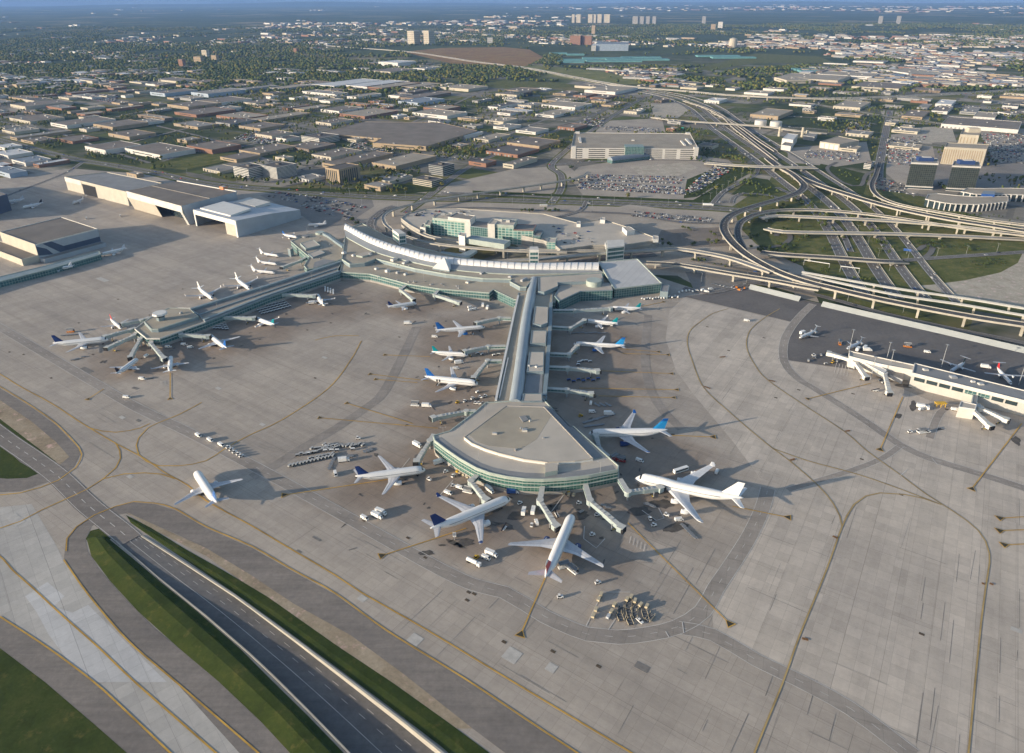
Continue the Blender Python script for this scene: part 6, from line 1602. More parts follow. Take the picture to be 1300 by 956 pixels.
def p_stairs():
    b, s_, w = MB(), MB(), MB()
    b.box((1.6, 0, 1.0), (3.0, 2.1, 1.3), 0, VW); s_.beam((2.6, 0, 1.2), (-2.4, 0, 4.4), 1.6, .3, STEEL); s_.box((-2.9, 0, 4.5), (1.2, 1.7, .2), 0, STEEL)
    for y in (-.8, .8): s_.beam((2.6, y, 2.2), (-2.4, y, 5.4), .08, .9, VW)
    for x in (-2.6, -.8): s_.tube((x, 0, .4), (x, 0, 3.3 if x < -1 else 2.4), .14, .14, 6, STEEL)
    wheels(w, (2.4, .4, -2.2), .9, .42)
    return parts_vehicle('boarding_stairs', [('chassis', b, VW), ('stairs', s_, STEEL), ('wheel', w, TYRE)])
def p_beltloader():
    b, s_, w = MB(), MB(), MB()
    b.box((0, 0, .8), (4.4, 1.8, .6), 0, VW); s_.beam((-3.2, .3, .9), (3.4, .3, 2.6), .9, .25, VBLK); wheels(w, (1.5, -1.5), .8, .4)
    return parts_vehicle('belt_loader', [('chassis', b, VW), ('belt', s_, VBLK), ('wheel', w, TYRE)])
def p_bus():
    b, g, w = MB(), MB(), MB()
    b.box((0, 0, 1.75), (11.5, 2.5, 2.7), 0, VW); 
    for s in (1, -1): g.box((0, s * 1.26, 2.1), (10.4, .04, 1.0), 0, COCK)
    g.box((5.77, 0, 2.0), (.04, 2.2, 1.3), 0, COCK); wheels(w, (3.8, -3.4), 1.05, .5, .3)
    return parts_vehicle('bus', [('body', b, VW), ('window', g, COCK), ('wheel', w, TYRE)])
def p_semi():
    c, b, w = MB(), MB(), MB()
    c.box((6.6, 0, 1.9), (2.6, 2.4, 2.8), 0, VW); b.box((-1.6, 0, 2.6), (13.2, 2.6, 2.9), 0, VW); b.box((-1.6, 0, .95), (12.8, 1.2, .3), 0, VGREY); wheels(w, (7.0, 4.2, -5.4, -6.6), 1.05, .5, .3)
    return parts_vehicle('semi_trailer_truck', [('cab', c, VW), ('trailer', b, VW), ('wheel', w, TYRE)])
def one(mb, name, m):
    o = mb.build(name, m); return o
PROTO = {}
def place(kind, maker, x, y, rz, label, cat, group=None, z=0.16, s=1.0):
    if kind not in PROTO:
        o = maker(); PROTO[kind] = o
    else:
        o = copy_tree(PROTO[kind])
    o.location = (x, y, z); o.rotation_euler = (0, 0, rz); o.scale = (s, s, s)
    for k_ in ('group', 'label', 'category'):
        if k_ in o.keys(): del o[k_]
    return tag(o, label, cat, group)
def put(kind, maker, px, py, deg, label, cat, group=None, **k):
    c = P(px, py); return place(kind, maker, c[0], c[1], R(deg), label, cat, group, **k)

JN = R(-35.3)
# single vehicles one can point to
for kind, mk, px, py, deg, lab, cat in (
    ('van', p_van, 252, 554, -36, 'first white van in the line on the open apron, farthest from the taxiing jet', 'van'), ('van', p_van, 267, 560, -36, 'second white van in the line on the open apron', 'van'), ('van', p_van, 281, 566, -36, 'white van third in the line, next to the five parked tugs', 'van'),
    ('van', p_van, 426, 603, -70, 'white van alone between the baggage cart rows and the navy-tailed mid-size jet', 'van'), ('tug', p_tug, 455, 557.5, 5, 'white tug alone above the baggage cart rows', 'tug'), ('truck', p_truck, 437, 586, 10, 'white truck at the lower edge of the baggage cart rows', 'truck'),
    ('van', p_van, 463, 659, -36, 'white van left of two trucks below the navy-tailed mid-size jet', 'van'), ('truck', p_truck, 479, 657, -30, 'nearer of two white trucks side by side below the navy-tailed mid-size jet', 'truck'), ('truck', p_truck, 484, 652.5, -30, 'farther of two white trucks side by side below the navy-tailed mid-size jet', 'truck'),
    ('tanker', p_tanker, 601, 716, -33, 'white fuel tanker at the left of the group below the navy-tailed wide-body', 'fuel tanker'), ('ytug', lambda: p_tug(VYEL), 605, 709, 40, 'yellow tug beside the white fuel tanker', 'tug'), ('van', p_van, 617, 709.5, -30, 'white van between the yellow tug and a truck below the navy-tailed wide-body', 'van'), ('truck', p_truck, 624, 705.5, -30, 'white truck at the right of the group with the fuel tanker', 'truck'),
    ('stairs', p_stairs, 577, 683, 95, 'white lift truck with raised platform under the navy-tailed wide-body\'s rear', 'lift truck'), ('tug', p_tug, 759, 741, 20, 'white tug right of the red-tailed jet\'s tail', 'tug'), ('tug', p_tug, 711, 759, 10, 'white tug below the red-tailed jet near the yellow line', 'tug'),
    ('van', p_van, 862, 661, 10, 'white van at the head of the dolly train by the jumbo\'s wing', 'van'), ('car_w', None, 812, 789, -55, 'white car parked among the dark cargo racks', 'car'),
    ('truck', p_truck, 665, 651, 80, 'left of two white trucks under the fan between two jet bridges', 'truck'), ('truck', p_truck, 677, 650, 80, 'right of two white trucks under the fan between two jet bridges', 'truck'), ('tug', p_tug, 675, 668, 80, 'white tug by the blue engine of the red-tailed jet, left', 'tug'), ('van', p_van, 681, 664.5, 100, 'white van ahead of the red-tailed jet\'s left engine', 'van'),
    ('tug', p_tug, 575.5, 605.5, 60, 'white tug under the fan\'s left curve by the yellow equipment', 'tug'), ('tug', p_tug, 575.5, 618, 10, 'white tug nearest the navy-tailed wide-body\'s left wing', 'tug'), ('van', p_van, 584, 620.5, -30, 'white van between the navy-tailed wide-body\'s wing and its bridge', 'van'), ('van', p_van, 569, 627, -30, 'white van at the left wing edge of the navy-tailed wide-body', 'van'), ('loader', p_loader, 594, 625.5, -20, 'dark cargo loader beside the navy-tailed wide-body\'s nose', 'cargo loader'),
    ('truck', p_truck, 621.5, 624, -50, 'white truck beside the bridge under the fan', 'truck'), ('blue', lambda: p_truck(VBLU, 'box_truck'), 651, 626.5, 0, 'blue box truck beneath the fan\'s glass wall', 'truck'), ('truck', p_truck, 557.5, 588.5, 30, 'white truck at the fan\'s left corner below the bridge', 'truck'), ('truck', p_truck, 530, 567, -40, 'white catering truck above the bridge at the fan\'s left corner', 'truck'),
    ('loader', p_loader, 527, 515.5, -5, 'pale loader left of the empty bridge above the fan', 'cargo loader'), ('truck', p_truck, 542, 517, -5, 'white truck right of the pale loader left of the pier', 'truck'), ('ytug', None, 581, 512, 30, 'yellow tug in the group of vehicles left of the pier\'s end', 'tug'),
    ('van', p_van, 180.5, 482, -10, 'white van below the north pier\'s tip', 'van'), ('van', p_van, 161, 505.5, -5, 'white van alone on the open apron left of a yellow stand line', 'van'), ('van', p_van, 812, 586, -35, 'white van behind the right corner of the fan', 'van'), ('bus', p_bus, 864, 599, 25, 'white bus above the jumbo\'s far wing', 'bus'), ('van', p_van, 910, 600, 60, 'white van beside the jumbo\'s far wingtip', 'van'),
    ('loader', p_loader, 716, 721, 20, 'dark cargo loader at the rear of the red-tailed jet, nearer the fuselage', 'cargo loader'), ('loader', p_loader, 727, 726, -50, 'dark cargo loader behind the red-tailed jet\'s right wing', 'cargo loader'),
    ('red', lambda: p_loader(VRED), 788, 586, -15, 'red loader in the shade behind the fan\'s right corner', 'cargo loader'), ('red', None, 780, 583, 40, 'red loader close to the fan\'s right wall', 'cargo loader'), ('ytug', None, 737, 529, 20, 'yellow lift beside the pier in shade', 'lift'), ('van', p_van, 752, 524, 0, 'left white van of two in the shade above the blue-tailed jet', 'van'), ('truck', p_truck, 773, 527, 0, 'right white truck of two in the shade above the blue-tailed jet', 'truck'), ('van', p_van, 750, 513, 80, 'white van heading the rows of dark dollies right of the pier', 'van'),
    ('van', p_van, 948, 408, -10, 'white van alone on the pale apron under the ramp', 'van'), ('van', p_van, 1177, 448, -15, 'white van on the dark asphalt behind the satellite terminal', 'van'), ('orange', lambda: p_loader(VORG), 1152, 441, -15, 'orange plough on the dark asphalt behind the satellite terminal', 'plough'), ('orange', None, 1066, 437, 70, 'orange lift beside the pale blue jet', 'lift'), ('truck', p_truck, 1170, 518, -20, 'left white truck below the satellite terminal', 'truck'), ('van', p_van, 1178, 519, 60, 'silver-white van beside the yellow gantry below the satellite terminal', 'van'),
    ('van', p_van, 1170, 520.5, 20, 'white van alone below the yellow gantry at the satellite terminal', 'van'), ('tug', p_tug, 1155, 549.5, 5, 'white tug left in the cluster below the satellite terminal', 'tug'), ('tug', p_tug, 1165, 548, 25, 'white tug middle of the cluster below the satellite terminal', 'tug'), ('loader', p_loader, 1171, 550, 10, 'dark loader in the cluster below the satellite terminal', 'cargo loader'), ('tug', p_tug, 1178, 549.5, 5, 'white tug right in the cluster below the satellite terminal', 'tug'),
    ('truck', p_truck, 1251, 467.5, -20, 'white truck between the two turboprops', 'truck'), ('truck', p_truck, 1019, 424, 35, 'white truck at the nose of the rear-engined jet on the dark asphalt', 'truck'), ('tug', p_tug, 1033, 452, 0, 'pale tug among the equipment left of the satellite terminal', 'tug'), ('ytug', None, 1057, 461, 40, 'yellow tug under the tip of the white walkway bridge', 'tug'), ('van', p_van, 1212, 521, -10, 'grey-white van left of the gate house', 'van'),
    ('orange', None, 90, 422, 5, 'orange loader behind the wide-body left of the north pier\'s tip', 'cargo loader'), ('truck', p_truck, 397, 386, 10, 'white truck at the wing of the jet at the north pier', 'truck'), ('stairs', p_stairs, 410, 388, -30, 'white stairs behind the jet at the north pier', 'boarding stairs'), ('van', p_van, 234, 438.5, -5, 'left white van of three beside the blue-finned jet', 'van'), ('van', p_van, 242, 442, 25, 'right white van of three beside the blue-finned jet', 'van'), ('van', p_van, 214, 441.5, 0, 'white van under the north pier\'s edge', 'van'), ('van', p_van, 186, 453, 80, 'white van between two jets at the north pier\'s tip', 'van'),
    ('van', p_van, 552, 428.5, 0, 'small white van left of the blue-finned narrow jet', 'van'), ('truck', p_truck, 518, 412, 5, 'pale truck on open apron left of the pier', 'truck'), ('truck', p_truck, 583, 462, 15, 'white truck between the teal and the blue-finned jets', 'truck'), ('van', p_van, 579, 469, 10, 'white van between the teal and the blue-finned jets', 'van'), ('truck', p_truck, 776, 413, 85, 'white truck under the tail of the teal-finned jet', 'truck'), ('tug', p_tug, 110, 249, 0, 'white tug in front of the old beige hangar', 'tug'), ('van', p_van, 110, 278, -60, 'white van on the apron between the hangars', 'van'), ('van', p_van, 153, 275, -60, 'white van in front of the white-fronted hangar', 'van'),
    ('semi', p_semi, 899, 261.5, -4, 'white semi-trailer truck on the road past the parking lots', 'truck'), ('bus', p_bus, 690, 262, 0, 'white coach on the road behind the garage', 'bus')):
    if kind == 'car_w': 
        put(kind, lambda: one(proto_car(VW), 'car', VW), px, py, deg, lab, cat)
    else: put(kind, mk, px, py, deg, lab, cat)

# repeated apron equipment
def row(kind, mk, pts, deg, label, cat, group, jit=4):
    for px, py in pts: put(kind, mk, px, py, deg + random.uniform(-jit, jit), label, cat, group)
row('tug', p_tug, [(290, 569), (294, 572), (298, 575), (303, 577.5), (306.5, 580)], 50, 'white tug in the tight row of five on the open apron', 'tug', 'five tugs parked on the open apron')
pts = []
for i in range(13): pts.append((368 + i * 4.6, 592.5 - i * 1.05))
row('cart_g', lambda: p_cart(mat('cart_grey', (0.40, 0.40, 0.39), 0.5, var=0.15, scale=0.5)), pts, 70, 'grey baggage cart in the lower row of the big cart park', 'baggage cart', 'baggage carts parked left of the fan', 8)
pts = [(378 + i * 4.6, 579 - i * 0.9 + random.uniform(-1, 1)) for i in range(10)] + [(396 + i * 5.0, 571.5 - i * .45 + random.uniform(-1.2, 1.2)) for i in range(14)] + [(412 + i * 5, 567 + random.uniform(-1.5, 1)) for i in range(9)] + [(394 + i * 4, 583 - i * .8) for i in range(8)]
row('cart_g', None, pts, 40, 'grey baggage cart in the crowded middle rows of the big cart park', 'baggage cart', 'baggage carts in the middle of the cart park', 30)
row('cart_w', p_cart, [(391, 577), (399, 575), (413, 573.5), (421, 573), (428, 573), (403, 584), (415, 567.5), (448, 571.5)], 8, 'white topped baggage cart standing out in the big cart park', 'baggage cart', 'white topped carts in the cart park', 6)
row('dolly', p_dolly, [(424 + i * .0 - i * 1.2, 582 + i * 2.7) for i in range(6)] + [(430 + i * 4.2, 581 - i * .4) for i in range(5)] + [(463 + i * 4, 574 - i * 1.5) for i in range(3)], -60, 'flat grey cargo dolly strung out at the cart park\'s lower right', 'dolly', 'dollies at the cart park edge', 8)
row('uld', p_uld, [(763, 757), (760, 763), (756.5, 776), (753, 784)], -22, 'beige cargo container in the left row of four by the curved lane', 'cargo container', 'four beige containers in a row')
row('uld', None, [(780, 770), (776, 778.5)], -30, 'beige cargo container in the short middle row by the curved lane', 'cargo container', 'middle row of containers')
row('uld_s', lambda: p_uld(VSIL), [(772, 785)], -30, 'silver cargo container at the front of the short middle row', 'cargo container', None)
pts = [(793 + i * 5, 772 + i * 2 - j * 6) for i in range(4) for j in range(3)]
row('uld', None, [(796, 763), (801, 760), (806, 765), (813, 770), (821, 772)], -35, 'beige cargo container at the back of the crowded equipment yard', 'cargo container', 'containers at the back of the equipment yard', 20)
RACK = None
def p_rack():
    b, f = MB(), MB()
    b.box((0, 0, .5), (6, 3, .3), 0, VBLK)
    for i in range(6): b.box((-2.6 + i * 1.04, 0, .72), (.3, 2.9, .2), 0, VGREY)
    for x in (-2.9, 2.9):
        for y in (-1.4, 1.4): f.box((x, y, 1.3), (.15, .15, 1.6), 0, VBEI)
    f.box((0, 1.5, .75), (6, .12, .5), 0, VBEI); f.box((0, -1.5, .75), (6, .12, .5), 0, VBEI)
    return parts_vehicle('cargo_rack', [('bed', b, VBLK), ('frame', f, VBEI)])
row('rack', p_rack, [(788, 776), (787, 784), (799, 781), (799, 789), (806, 779), (819, 782), (825, 785), (798, 769), (808, 771)], 75, 'low dark cargo rack with a beige frame in the equipment yard', 'cargo rack', 'cargo racks in the equipment yard', 25)
row('dolly', None, [(867 + i * 2.9, 667.5 + i * 3.0) for i in range(6)], -48, 'grey cargo dolly in the train behind the van by the jumbo', 'dolly', 'dolly train by the jumbo')
row('dolly', None, [(756 + i * 3.6, 513.5 + (i % 2) * 2) for i in range(6)], 115, 'dark dolly in the slanted row in shade right of the pier', 'dolly', 'slanted dollies right of the pier')
row('cart_b', lambda: p_cart(VBLU), [(722 + i * 6.2, 483.5 + (i % 2) * 2.2 - i * .3) for i in range(7)], 10, 'blue topped cart in the double row in shade right of the pier', 'baggage cart', 'blue carts right of the pier')
row('cart_w', None, [(734, 464), (735, 461), (739, 459.5), (744, 459), (749, 460)], 20, 'white cart in the curved train in shade right of the pier', 'baggage cart', 'curved cart train right of the pier', 20)
row('dolly', None, [(728 + i * 5.5, 423.5 - (i % 3) * .5) for i in range(8)], 5, 'dark dolly in the row between two bridges right of the pier', 'dolly', 'row of dollies between bridges')
row('dolly', None, [(742 + i * 4.5, 537 - i * 1.3) for i in range(9)] + [(744 + i * 5, 542 - i * .6) for i in range(5)], 10, 'grey dolly scattered in the shade above the blue-tailed jet', 'dolly', 'dollies above the blue-tailed jet', 25)
row('cart_w', None, [(x, y) for r_ in range(4) for x, y in [(326 + i * 4.3 + r_ * 2.5, 398.5 - i * 1.15 + r_ * 2.3 - 6) for i in range(9)]], 30, 'white cart in the dense rows under the north pier', 'baggage cart', 'white carts in rows under the north pier', 5)
row('uld_w', lambda: p_uld(VW), [(413 + i * 3.4, 366 + i * 1.2 + j * 2.2) for i in range(4) for j in range(3)], 20, 'white cargo container in the block between pier and concourse', 'cargo container', 'white containers between pier and concourse', 6)
row('cart_w', None, [(268 + i * 4.0 + j * 1.5, 410 + j * 2.6 + i * .3) for i in range(5) for j in range(4)], 20, 'white cart in the clump below the north pier\'s end block', 'baggage cart', 'white carts below the north pier end', 12)
row('cart_w', None, [(815 + i * 3.5, 380.5 - i * .25 + random.uniform(-.8, .8)) for i in range(14)], 60, 'white cart in the long line beside the sloping hall', 'baggage cart', 'cart line beside the sloping hall', 15)
row('uld_w', None, [(862, 372.5), (866, 371), (871, 370.5), (875, 370), (879, 371.5)], 10, 'white container at the end of the cart line by the hall', 'cargo container', 'white containers by the sloping hall', 20)
row('van', p_van, [(597, 391), (603, 393.5), (598, 394.5)], 30, 'white van parked below the concourse\'s right end', 'van', 'vans below the concourse')
row('truck', p_truck, [(613, 389), (619, 392)], 85, 'long white truck parked below the concourse\'s right end', 'truck', 'trucks below the concourse')
row('dolly', None, [(93, 457.5), (98, 456), (106, 453.5)], 15, 'dark dolly in the row of three left of the north pier\'s tip', 'dolly', 'three dollies by the north pier')
row('dolly', None, [(80 + i * 5, 426.5 - i * .4) for i in range(6)], 5, 'dark dolly behind the wide-body left of the north pier', 'dolly', 'dollies behind the left wide-body')
row('tug', None, [(590, 510.5), (600, 507), (604, 513), (608.5, 513.5), (610, 505.5), (616, 504)], 15, 'white tug in the group left of the pier\'s end', 'tug', 'tugs left of the pier end', 40)
row('cart_w', None, [(606, 450), (612, 451), (627, 452), (633, 451), (606, 499)], 10, 'white cart by the bridges left of the pier', 'baggage cart', 'carts by the bridges left of the pier', 40)
row('belt', p_beltloader, [(560, 484), (556, 489), (600, 425), (570, 455), (744, 412), (707, 655), (640, 672), (500, 612), (785, 440), (1111, 497), (335, 410)], 60, 'white belt loader standing close to a parked jet', 'belt loader', 'belt loaders beside jets', 60)
row('tug', None, [(545, 610), (566, 600), (660, 640), (735, 640), (758, 655), (752, 680), (846, 655), (825, 660), (830, 668)], 30, 'white tug on the stained stands around the fan', 'tug', 'tugs around the fan', 80)
row('dolly', None, [(820 + i * 3, 640 + i * 1.2) for i in range(4)] + [(738, 650), (766, 642), (772, 645)], 10, 'grey dolly under the fan\'s front bridges', 'dolly', 'dollies under the fan', 50)
row('uld', None, [(584, 602), (589, 604), (594, 607), (599, 609.5), (716, 628), (722, 629.5), (728, 630.5)], -20, 'beige container against the base of the fan', 'cargo container', 'containers at the fan base', 10)
row('uld_y', lambda: p_uld(VYEL), [(581, 600), (722, 627)], -20, 'yellow container at the base of the fan', 'cargo container', 'yellow containers at the fan base', 10)
row('cart_g', None, [(1033, 455), (1042, 452), (1048, 463), (1062, 460), (1026, 459), (1116, 484), (1121, 487), (1127, 480), (1136, 484), (1142, 487)], 30, 'grey cart among the clutter by the satellite terminal', 'baggage cart', 'carts by the satellite terminal', 60)
row('truck', None, [(1098, 443), (1101, 446), (1089, 445)], 20, 'white truck beside the pale blue jet', 'truck', 'trucks beside the pale blue jet', 30)
row('stuff_r', lambda: p_uld(VORG), [(935, 366), (945, 367), (938, 369)], 20, 'orange skip in the works yard at the blast fence', 'skip', 'orange skips in the works yard', 40)
row('dolly', None, [(905 + i * 4.5, 361 + (i * 37 % 9)) for i in range(10)], 20, 'grey trailer in the works yard at the blast fence', 'trailer', 'trailers in the works yard', 60)
row('van', None, [(892, 369), (897, 371), (902, 368)], 20, 'white van in the works yard at the blast fence', 'van', 'vans in the works yard', 60)
# yellow gantry
t = empty('gantry', (0, 0, 0), 0, 'yellow equipment gantry below the satellite terminal', 'gantry')
c = P(1193, 516)
for x in (-3.5, 0, 3.5):
    mb = MB(); 
    for y in (-1.5, 1.5): mb.box((c[0] + x, c[1] + y, 1.6), (.35, .35, 3.2), 0, VYEL)
    mb.build('leg', VYEL, t)
mb = MB(); mb.box((c[0], c[1], 3.4), (8.5, 3.6, .6), 0, VYEL); mb.build('deck', VYEL, t)

# ---------------------------------------------------------------- cars
CARCOL = [('white', VW), ('silver', VSIL), ('dark grey', VGREY), ('black', VBLK), ('blue', VBLU), ('red', VRED), ('tan', VTAN)]
CARW = [.16, .19, .22, .22, .09, .05, .07]
CARMB = {n: proto_car(m) for n, m in CARCOL}
cars = []        # x, y, z, heading, colour index, lot name
def lot(s, name, sp=2.9, row_gap=(7.0, 10.5), fill=0.85, rot=None, z=0.2):
    """fills a four-cornered lot (first edge = the way the rows run) with double rows"""
    q = [Vector(P(*c)) for c in cut(s)]
    a, b, c, d = q
    u = (b - a); v = (d - a); nu, nv = int(u.length / sp), v.length
    y = 3.0; k = 0; head = math.atan2(u.y, u.x) + math.pi / 2
    while y < nv - 2:
        for i in range(nu):
            if random.random() > fill: continue
            s_, t_ = (i + .5) / nu, y / nv
            p = a + u * s_ * 1.0 + v * t_ + (c - a - u - v) * s_ * t_
            cars.append((p.x, p.y, z, head + random.choice((0, math.pi)) + random.uniform(-.04, .04), random.choices(range(7), CARW)[0], name))
        y += row_gap[k % 2]; k += 1
BIG = 'parked car in the big packed lot before the white garage'
lot('733,240 872,248 862,236 737,230', BIG, fill=.8, sp=3.1, row_gap=(6.4, 13))
lot('733,229 862,234 870,224 738,221', BIG, fill=.75, sp=3.1, row_gap=(6.4, 14))
lot('864,247 886,243 934,213 906,211', BIG, fill=.8, row_gap=(6.4, 14))
lot('800,275 900,283 905,277 806,268', 'parked car in the lot behind the garage deck', fill=.6)
lot('380,262 440,280 470,262 400,248', 'parked car in the lot beside the white hangar', fill=.35)
lot('340,250 395,262 405,248 352,244', 'parked car in the lot beside the white hangar', fill=.25)
lot('1121,206 1162,212 1176,172 1127,174', 'parked car in the lot beside the dark hotel towers', fill=.4, row_gap=(6.4, 13))
lot('1102,240 1150,246 1150,232 1116,226', 'parked car in front of the dark hotel towers', fill=.35, row_gap=(6.4, 13))
lot('1250,206 1300,208 1300,170 1245,170', 'parked car in the lot right of the beige hotel', fill=.4, row_gap=(6.4, 13))
lot('1020,200 1090,206 1092,193 1024,190', 'parked car in the yard by the power plant', fill=.35)
lot('1072,168 1104,170 1106,156 1080,155', 'parked white truck in the yard by the power plant', fill=.6)
lot('766,165 838,168 836,163 770,160', 'parked car on the lot behind the white garage', fill=.4)
lot('190,236 215,244 228,236 205,230', 'parked car by the airport road', fill=.5)
lot('107,126 145,131 150,121 112,119', 'parked car in the lot among the warehouses', fill=.6)
lot('296,176 350,186 370,176 320,166', 'parked car in the lot among the brown warehouses', fill=.4)
lot('545,200 600,205 605,196 552,192', 'parked car near the low office blocks', fill=.25)
lot('735,158 765,162 770,150 742,150', 'parked car in the lot beside the brick offices', fill=.5)
lot('440,186 500,196 508,188 450,180', 'parked car near the huge brown warehouse', fill=.3)
for n in range(60):          # the garage's open deck
    x, y = random.uniform(512, 600), random.uniform(268, 275); c = P(x, y, 12)
    if n < 40: cars.append((c[0], c[1], 12.1, R(-5) + random.choice((0, math.pi / 2)), random.choices(range(7), CARW)[0], 'parked car on the open garage deck'))
for n in range(22):
    x, y = random.uniform(690, 760), random.uniform(287, 309); c = P(x, y, 12)
    cars.append((c[0], c[1], 12.1, R(-5), random.choices(range(7), CARW)[0], 'parked car on the shaded part of the garage deck'))
rr_ = random.Random(3)
for path, hw in ROADS:      # traffic
    L = sum((Vector(path[i + 1]) - Vector(path[i])).length for i in range(len(path) - 1))
    hw -= 4
    if hw < 4 or path[0][1] > 6000: continue
    for n in range(int(L / 60)):
        i = rr_.randrange(len(path) - 1); a, b = Vector(path[i]), Vector(path[i + 1]); p = a.lerp(b, rr_.random()); d = (b - a).normalized()
        s = rr_.choice((-1, 1)); off = rr_.uniform(.2, .7) * hw * s; p = p + Vector((-d.y, d.x, 0)) * off
        if p.y < 700: continue
        cars.append((p.x, p.y, 0.9 if p.y < 3000 else 1.2, math.atan2(d.y, d.x) + (math.pi if s > 0 else 0), rr_.choices(range(7), CARW)[0], 'car driving on the airport roads'))
cars.sort(key=lambda c: c[0] ** 2 + c[1] ** 2)
CARME = {}
for k, c in enumerate(cars[:296]):
    n, m = CARCOL[c[4]]
    if n not in CARME:
        o = CARMB[n].build('car', m); CARME[n] = o
    else:
        o = CARME[n].copy(); col.objects.link(o)
    zc = 0.35 if 'driving' in c[5] else c[2]
    o.location = (c[0], c[1], zc); o.rotation_euler = (0, 0, c[3])
    for k_ in ('group', 'label', 'category'):
        if k_ in o.keys(): del o[k_]
    tag(o, f'{n} {c[5]}', 'car', f'{n} ones: {c[5]}')

def scatter(name, protos, places, kind='stuff'):
    """one mesh of many copies. protos: list of (verts, faces, material index array); places: list of (x, y, z, rz, sx, sy, sz, proto index)"""
    V_, F_, FS_, MI = [], [], [], []; nv = 0; LS, LT = [], []; 
    pl = np.array(places, dtype=np.float64)
    loops, starts, totals, mis, verts = [], [], [], [], []
    off = 0; ls = 0
    for pi, (v, f, m) in enumerate(protos['p']):
        sel = pl[pl[:, 7] == pi]
        if not len(sel): continue
        v = np.array(v); n = len(sel)
        ca, sa = np.cos(sel[:, 3])[:, None], np.sin(sel[:, 3])[:, None]
        X, Y, Z = v[None, :, 0] * sel[:, 4:5], v[None, :, 1] * sel[:, 5:6], v[None, :, 2] * sel[:, 6:7]
        W = np.stack([X * ca - Y * sa + sel[:, 0:1], X * sa + Y * ca + sel[:, 1:2], Z + sel[:, 2:3]], axis=2).reshape(-1, 3)
        fl = np.concatenate([np.array(q) for q in f]); ft = np.array([len(q) for q in f])
        loops.append((fl[None, :] + (np.arange(n) * len(v))[:, None] + off).reshape(-1))
        totals.append(np.tile(ft, n)); mis.append(np.tile(np.array(m), n)); verts.append(W); off += len(W)
    verts = np.concatenate(verts); loops = np.concatenate(loops); totals = np.concatenate(totals); mis = np.concatenate(mis)
    starts = np.concatenate([[0], np.cumsum(totals)[:-1]])
    me = bpy.data.meshes.new(name)
    me.vertices.add(len(verts)); me.vertices.foreach_set('co', verts.astype(np.float32).ravel())
    me.loops.add(len(loops)); me.loops.foreach_set('vertex_index', loops.astype(np.int32))
    me.polygons.add(len(totals)); me.polygons.foreach_set('loop_start', starts.astype(np.int32)); me.polygons.foreach_set('loop_total', totals.astype(np.int32))
    for m in protos['mats']: me.materials.append(m)
    me.polygons.foreach_set('material_index', mis.astype(np.int32))
    me.update(calc_edges=True); me.validate()
    o = bpy.data.objects.new(name, me); col.objects.link(o)
    return tag(o, kind=kind)
pm = [m for _, m in CARCOL] + [VBLK]
ps_ = []
for i, (n, m) in enumerate(CARCOL):
    mb = MB(); mb.box((0, 0, .65), (4.5, 1.85, .7), 0, m); mb.box((-.3, 0, 1.2), (2.4, 1.6, .5), 0, VBLK, top=(.7, .85)); mb.box((-.35, 0, 1.47), (1.5, 1.4, .06), 0, m)
    ps_.append((mb.v, mb.f, [7 if mb.mats[k] is VBLK and n != 'black' else i for k in mb.m]))
scatter('distant_cars', {'p': ps_, 'mats': pm}, [(c[0], c[1], c[2] if 'driving' not in c[5] else c[2], c[3], 1.05, 1.05, 1.05, c[4]) for c in cars[296:]])

# ---------------------------------------------------------------- light masts and street lamps
def mast(h, heads):
    p, l = MB(), MB(); p.tube((0, 0, 0), (0, 0, h), .35 if h > 15 else .14, .18 if h > 15 else .09, 8, STEEL)
    if heads == 'ring':
        for k in range(8):
            a = k * math.pi / 4; l.box((1.1 * math.cos(a), 1.1 * math.sin(a), h), (.7, .5, .35), a, VGREY)
        l.tube((0, 0, h - .1), (0, 0, h + .1), 1.0, 1.0, 12, STEEL)
    else:
        for s in (1, -1): l.beam((0, 0, h - .1), (s * 1.8, 0, h + .2), .1, .1, STEEL); l.box((s * 1.9, 0, h + .2), (.9, .35, .18), 0, VSIL)
    t = bpy.data.objects.new('light_mast' if h > 15 else 'street_lamp', None); col.objects.link(t); CH[t.name] = []
    p.build('pole', STEEL, t); l.build('lamp_head', VGREY, t); return t
for px, py, lab in ((1078, 446, 'tall light mast beside the pale blue jet'), (1124, 463, 'tall light mast at the link roof of the satellite terminal'), (1195, 466, 'tall light mast beside the green-tailed turboprop'), (1293, 489, 'tall light mast beside the red-tailed turboprop'), (1105, 482, 'light mast in the equipment yard of the satellite terminal'), (1128, 473, 'light mast rising behind the white bent bridge')):
    put('mast', lambda: mast(22, 'ring'), px, py, 0, lab, 'light mast')
def roofmast(px, py, z, lab, grp):
    c = P(px, py, z)
    if 'rmast' not in PROTO: 
        t = mast(9, 'arm'); t.name = 'roof_lamp'; PROTO['rmast'] = t; CH[t.name] = CH.get('street_lamp', [])
        o = t
    else: o = copy_tree(PROTO['rmast'])
    o.location = (c[0], c[1], z); tag(o, lab, 'lamp', grp)
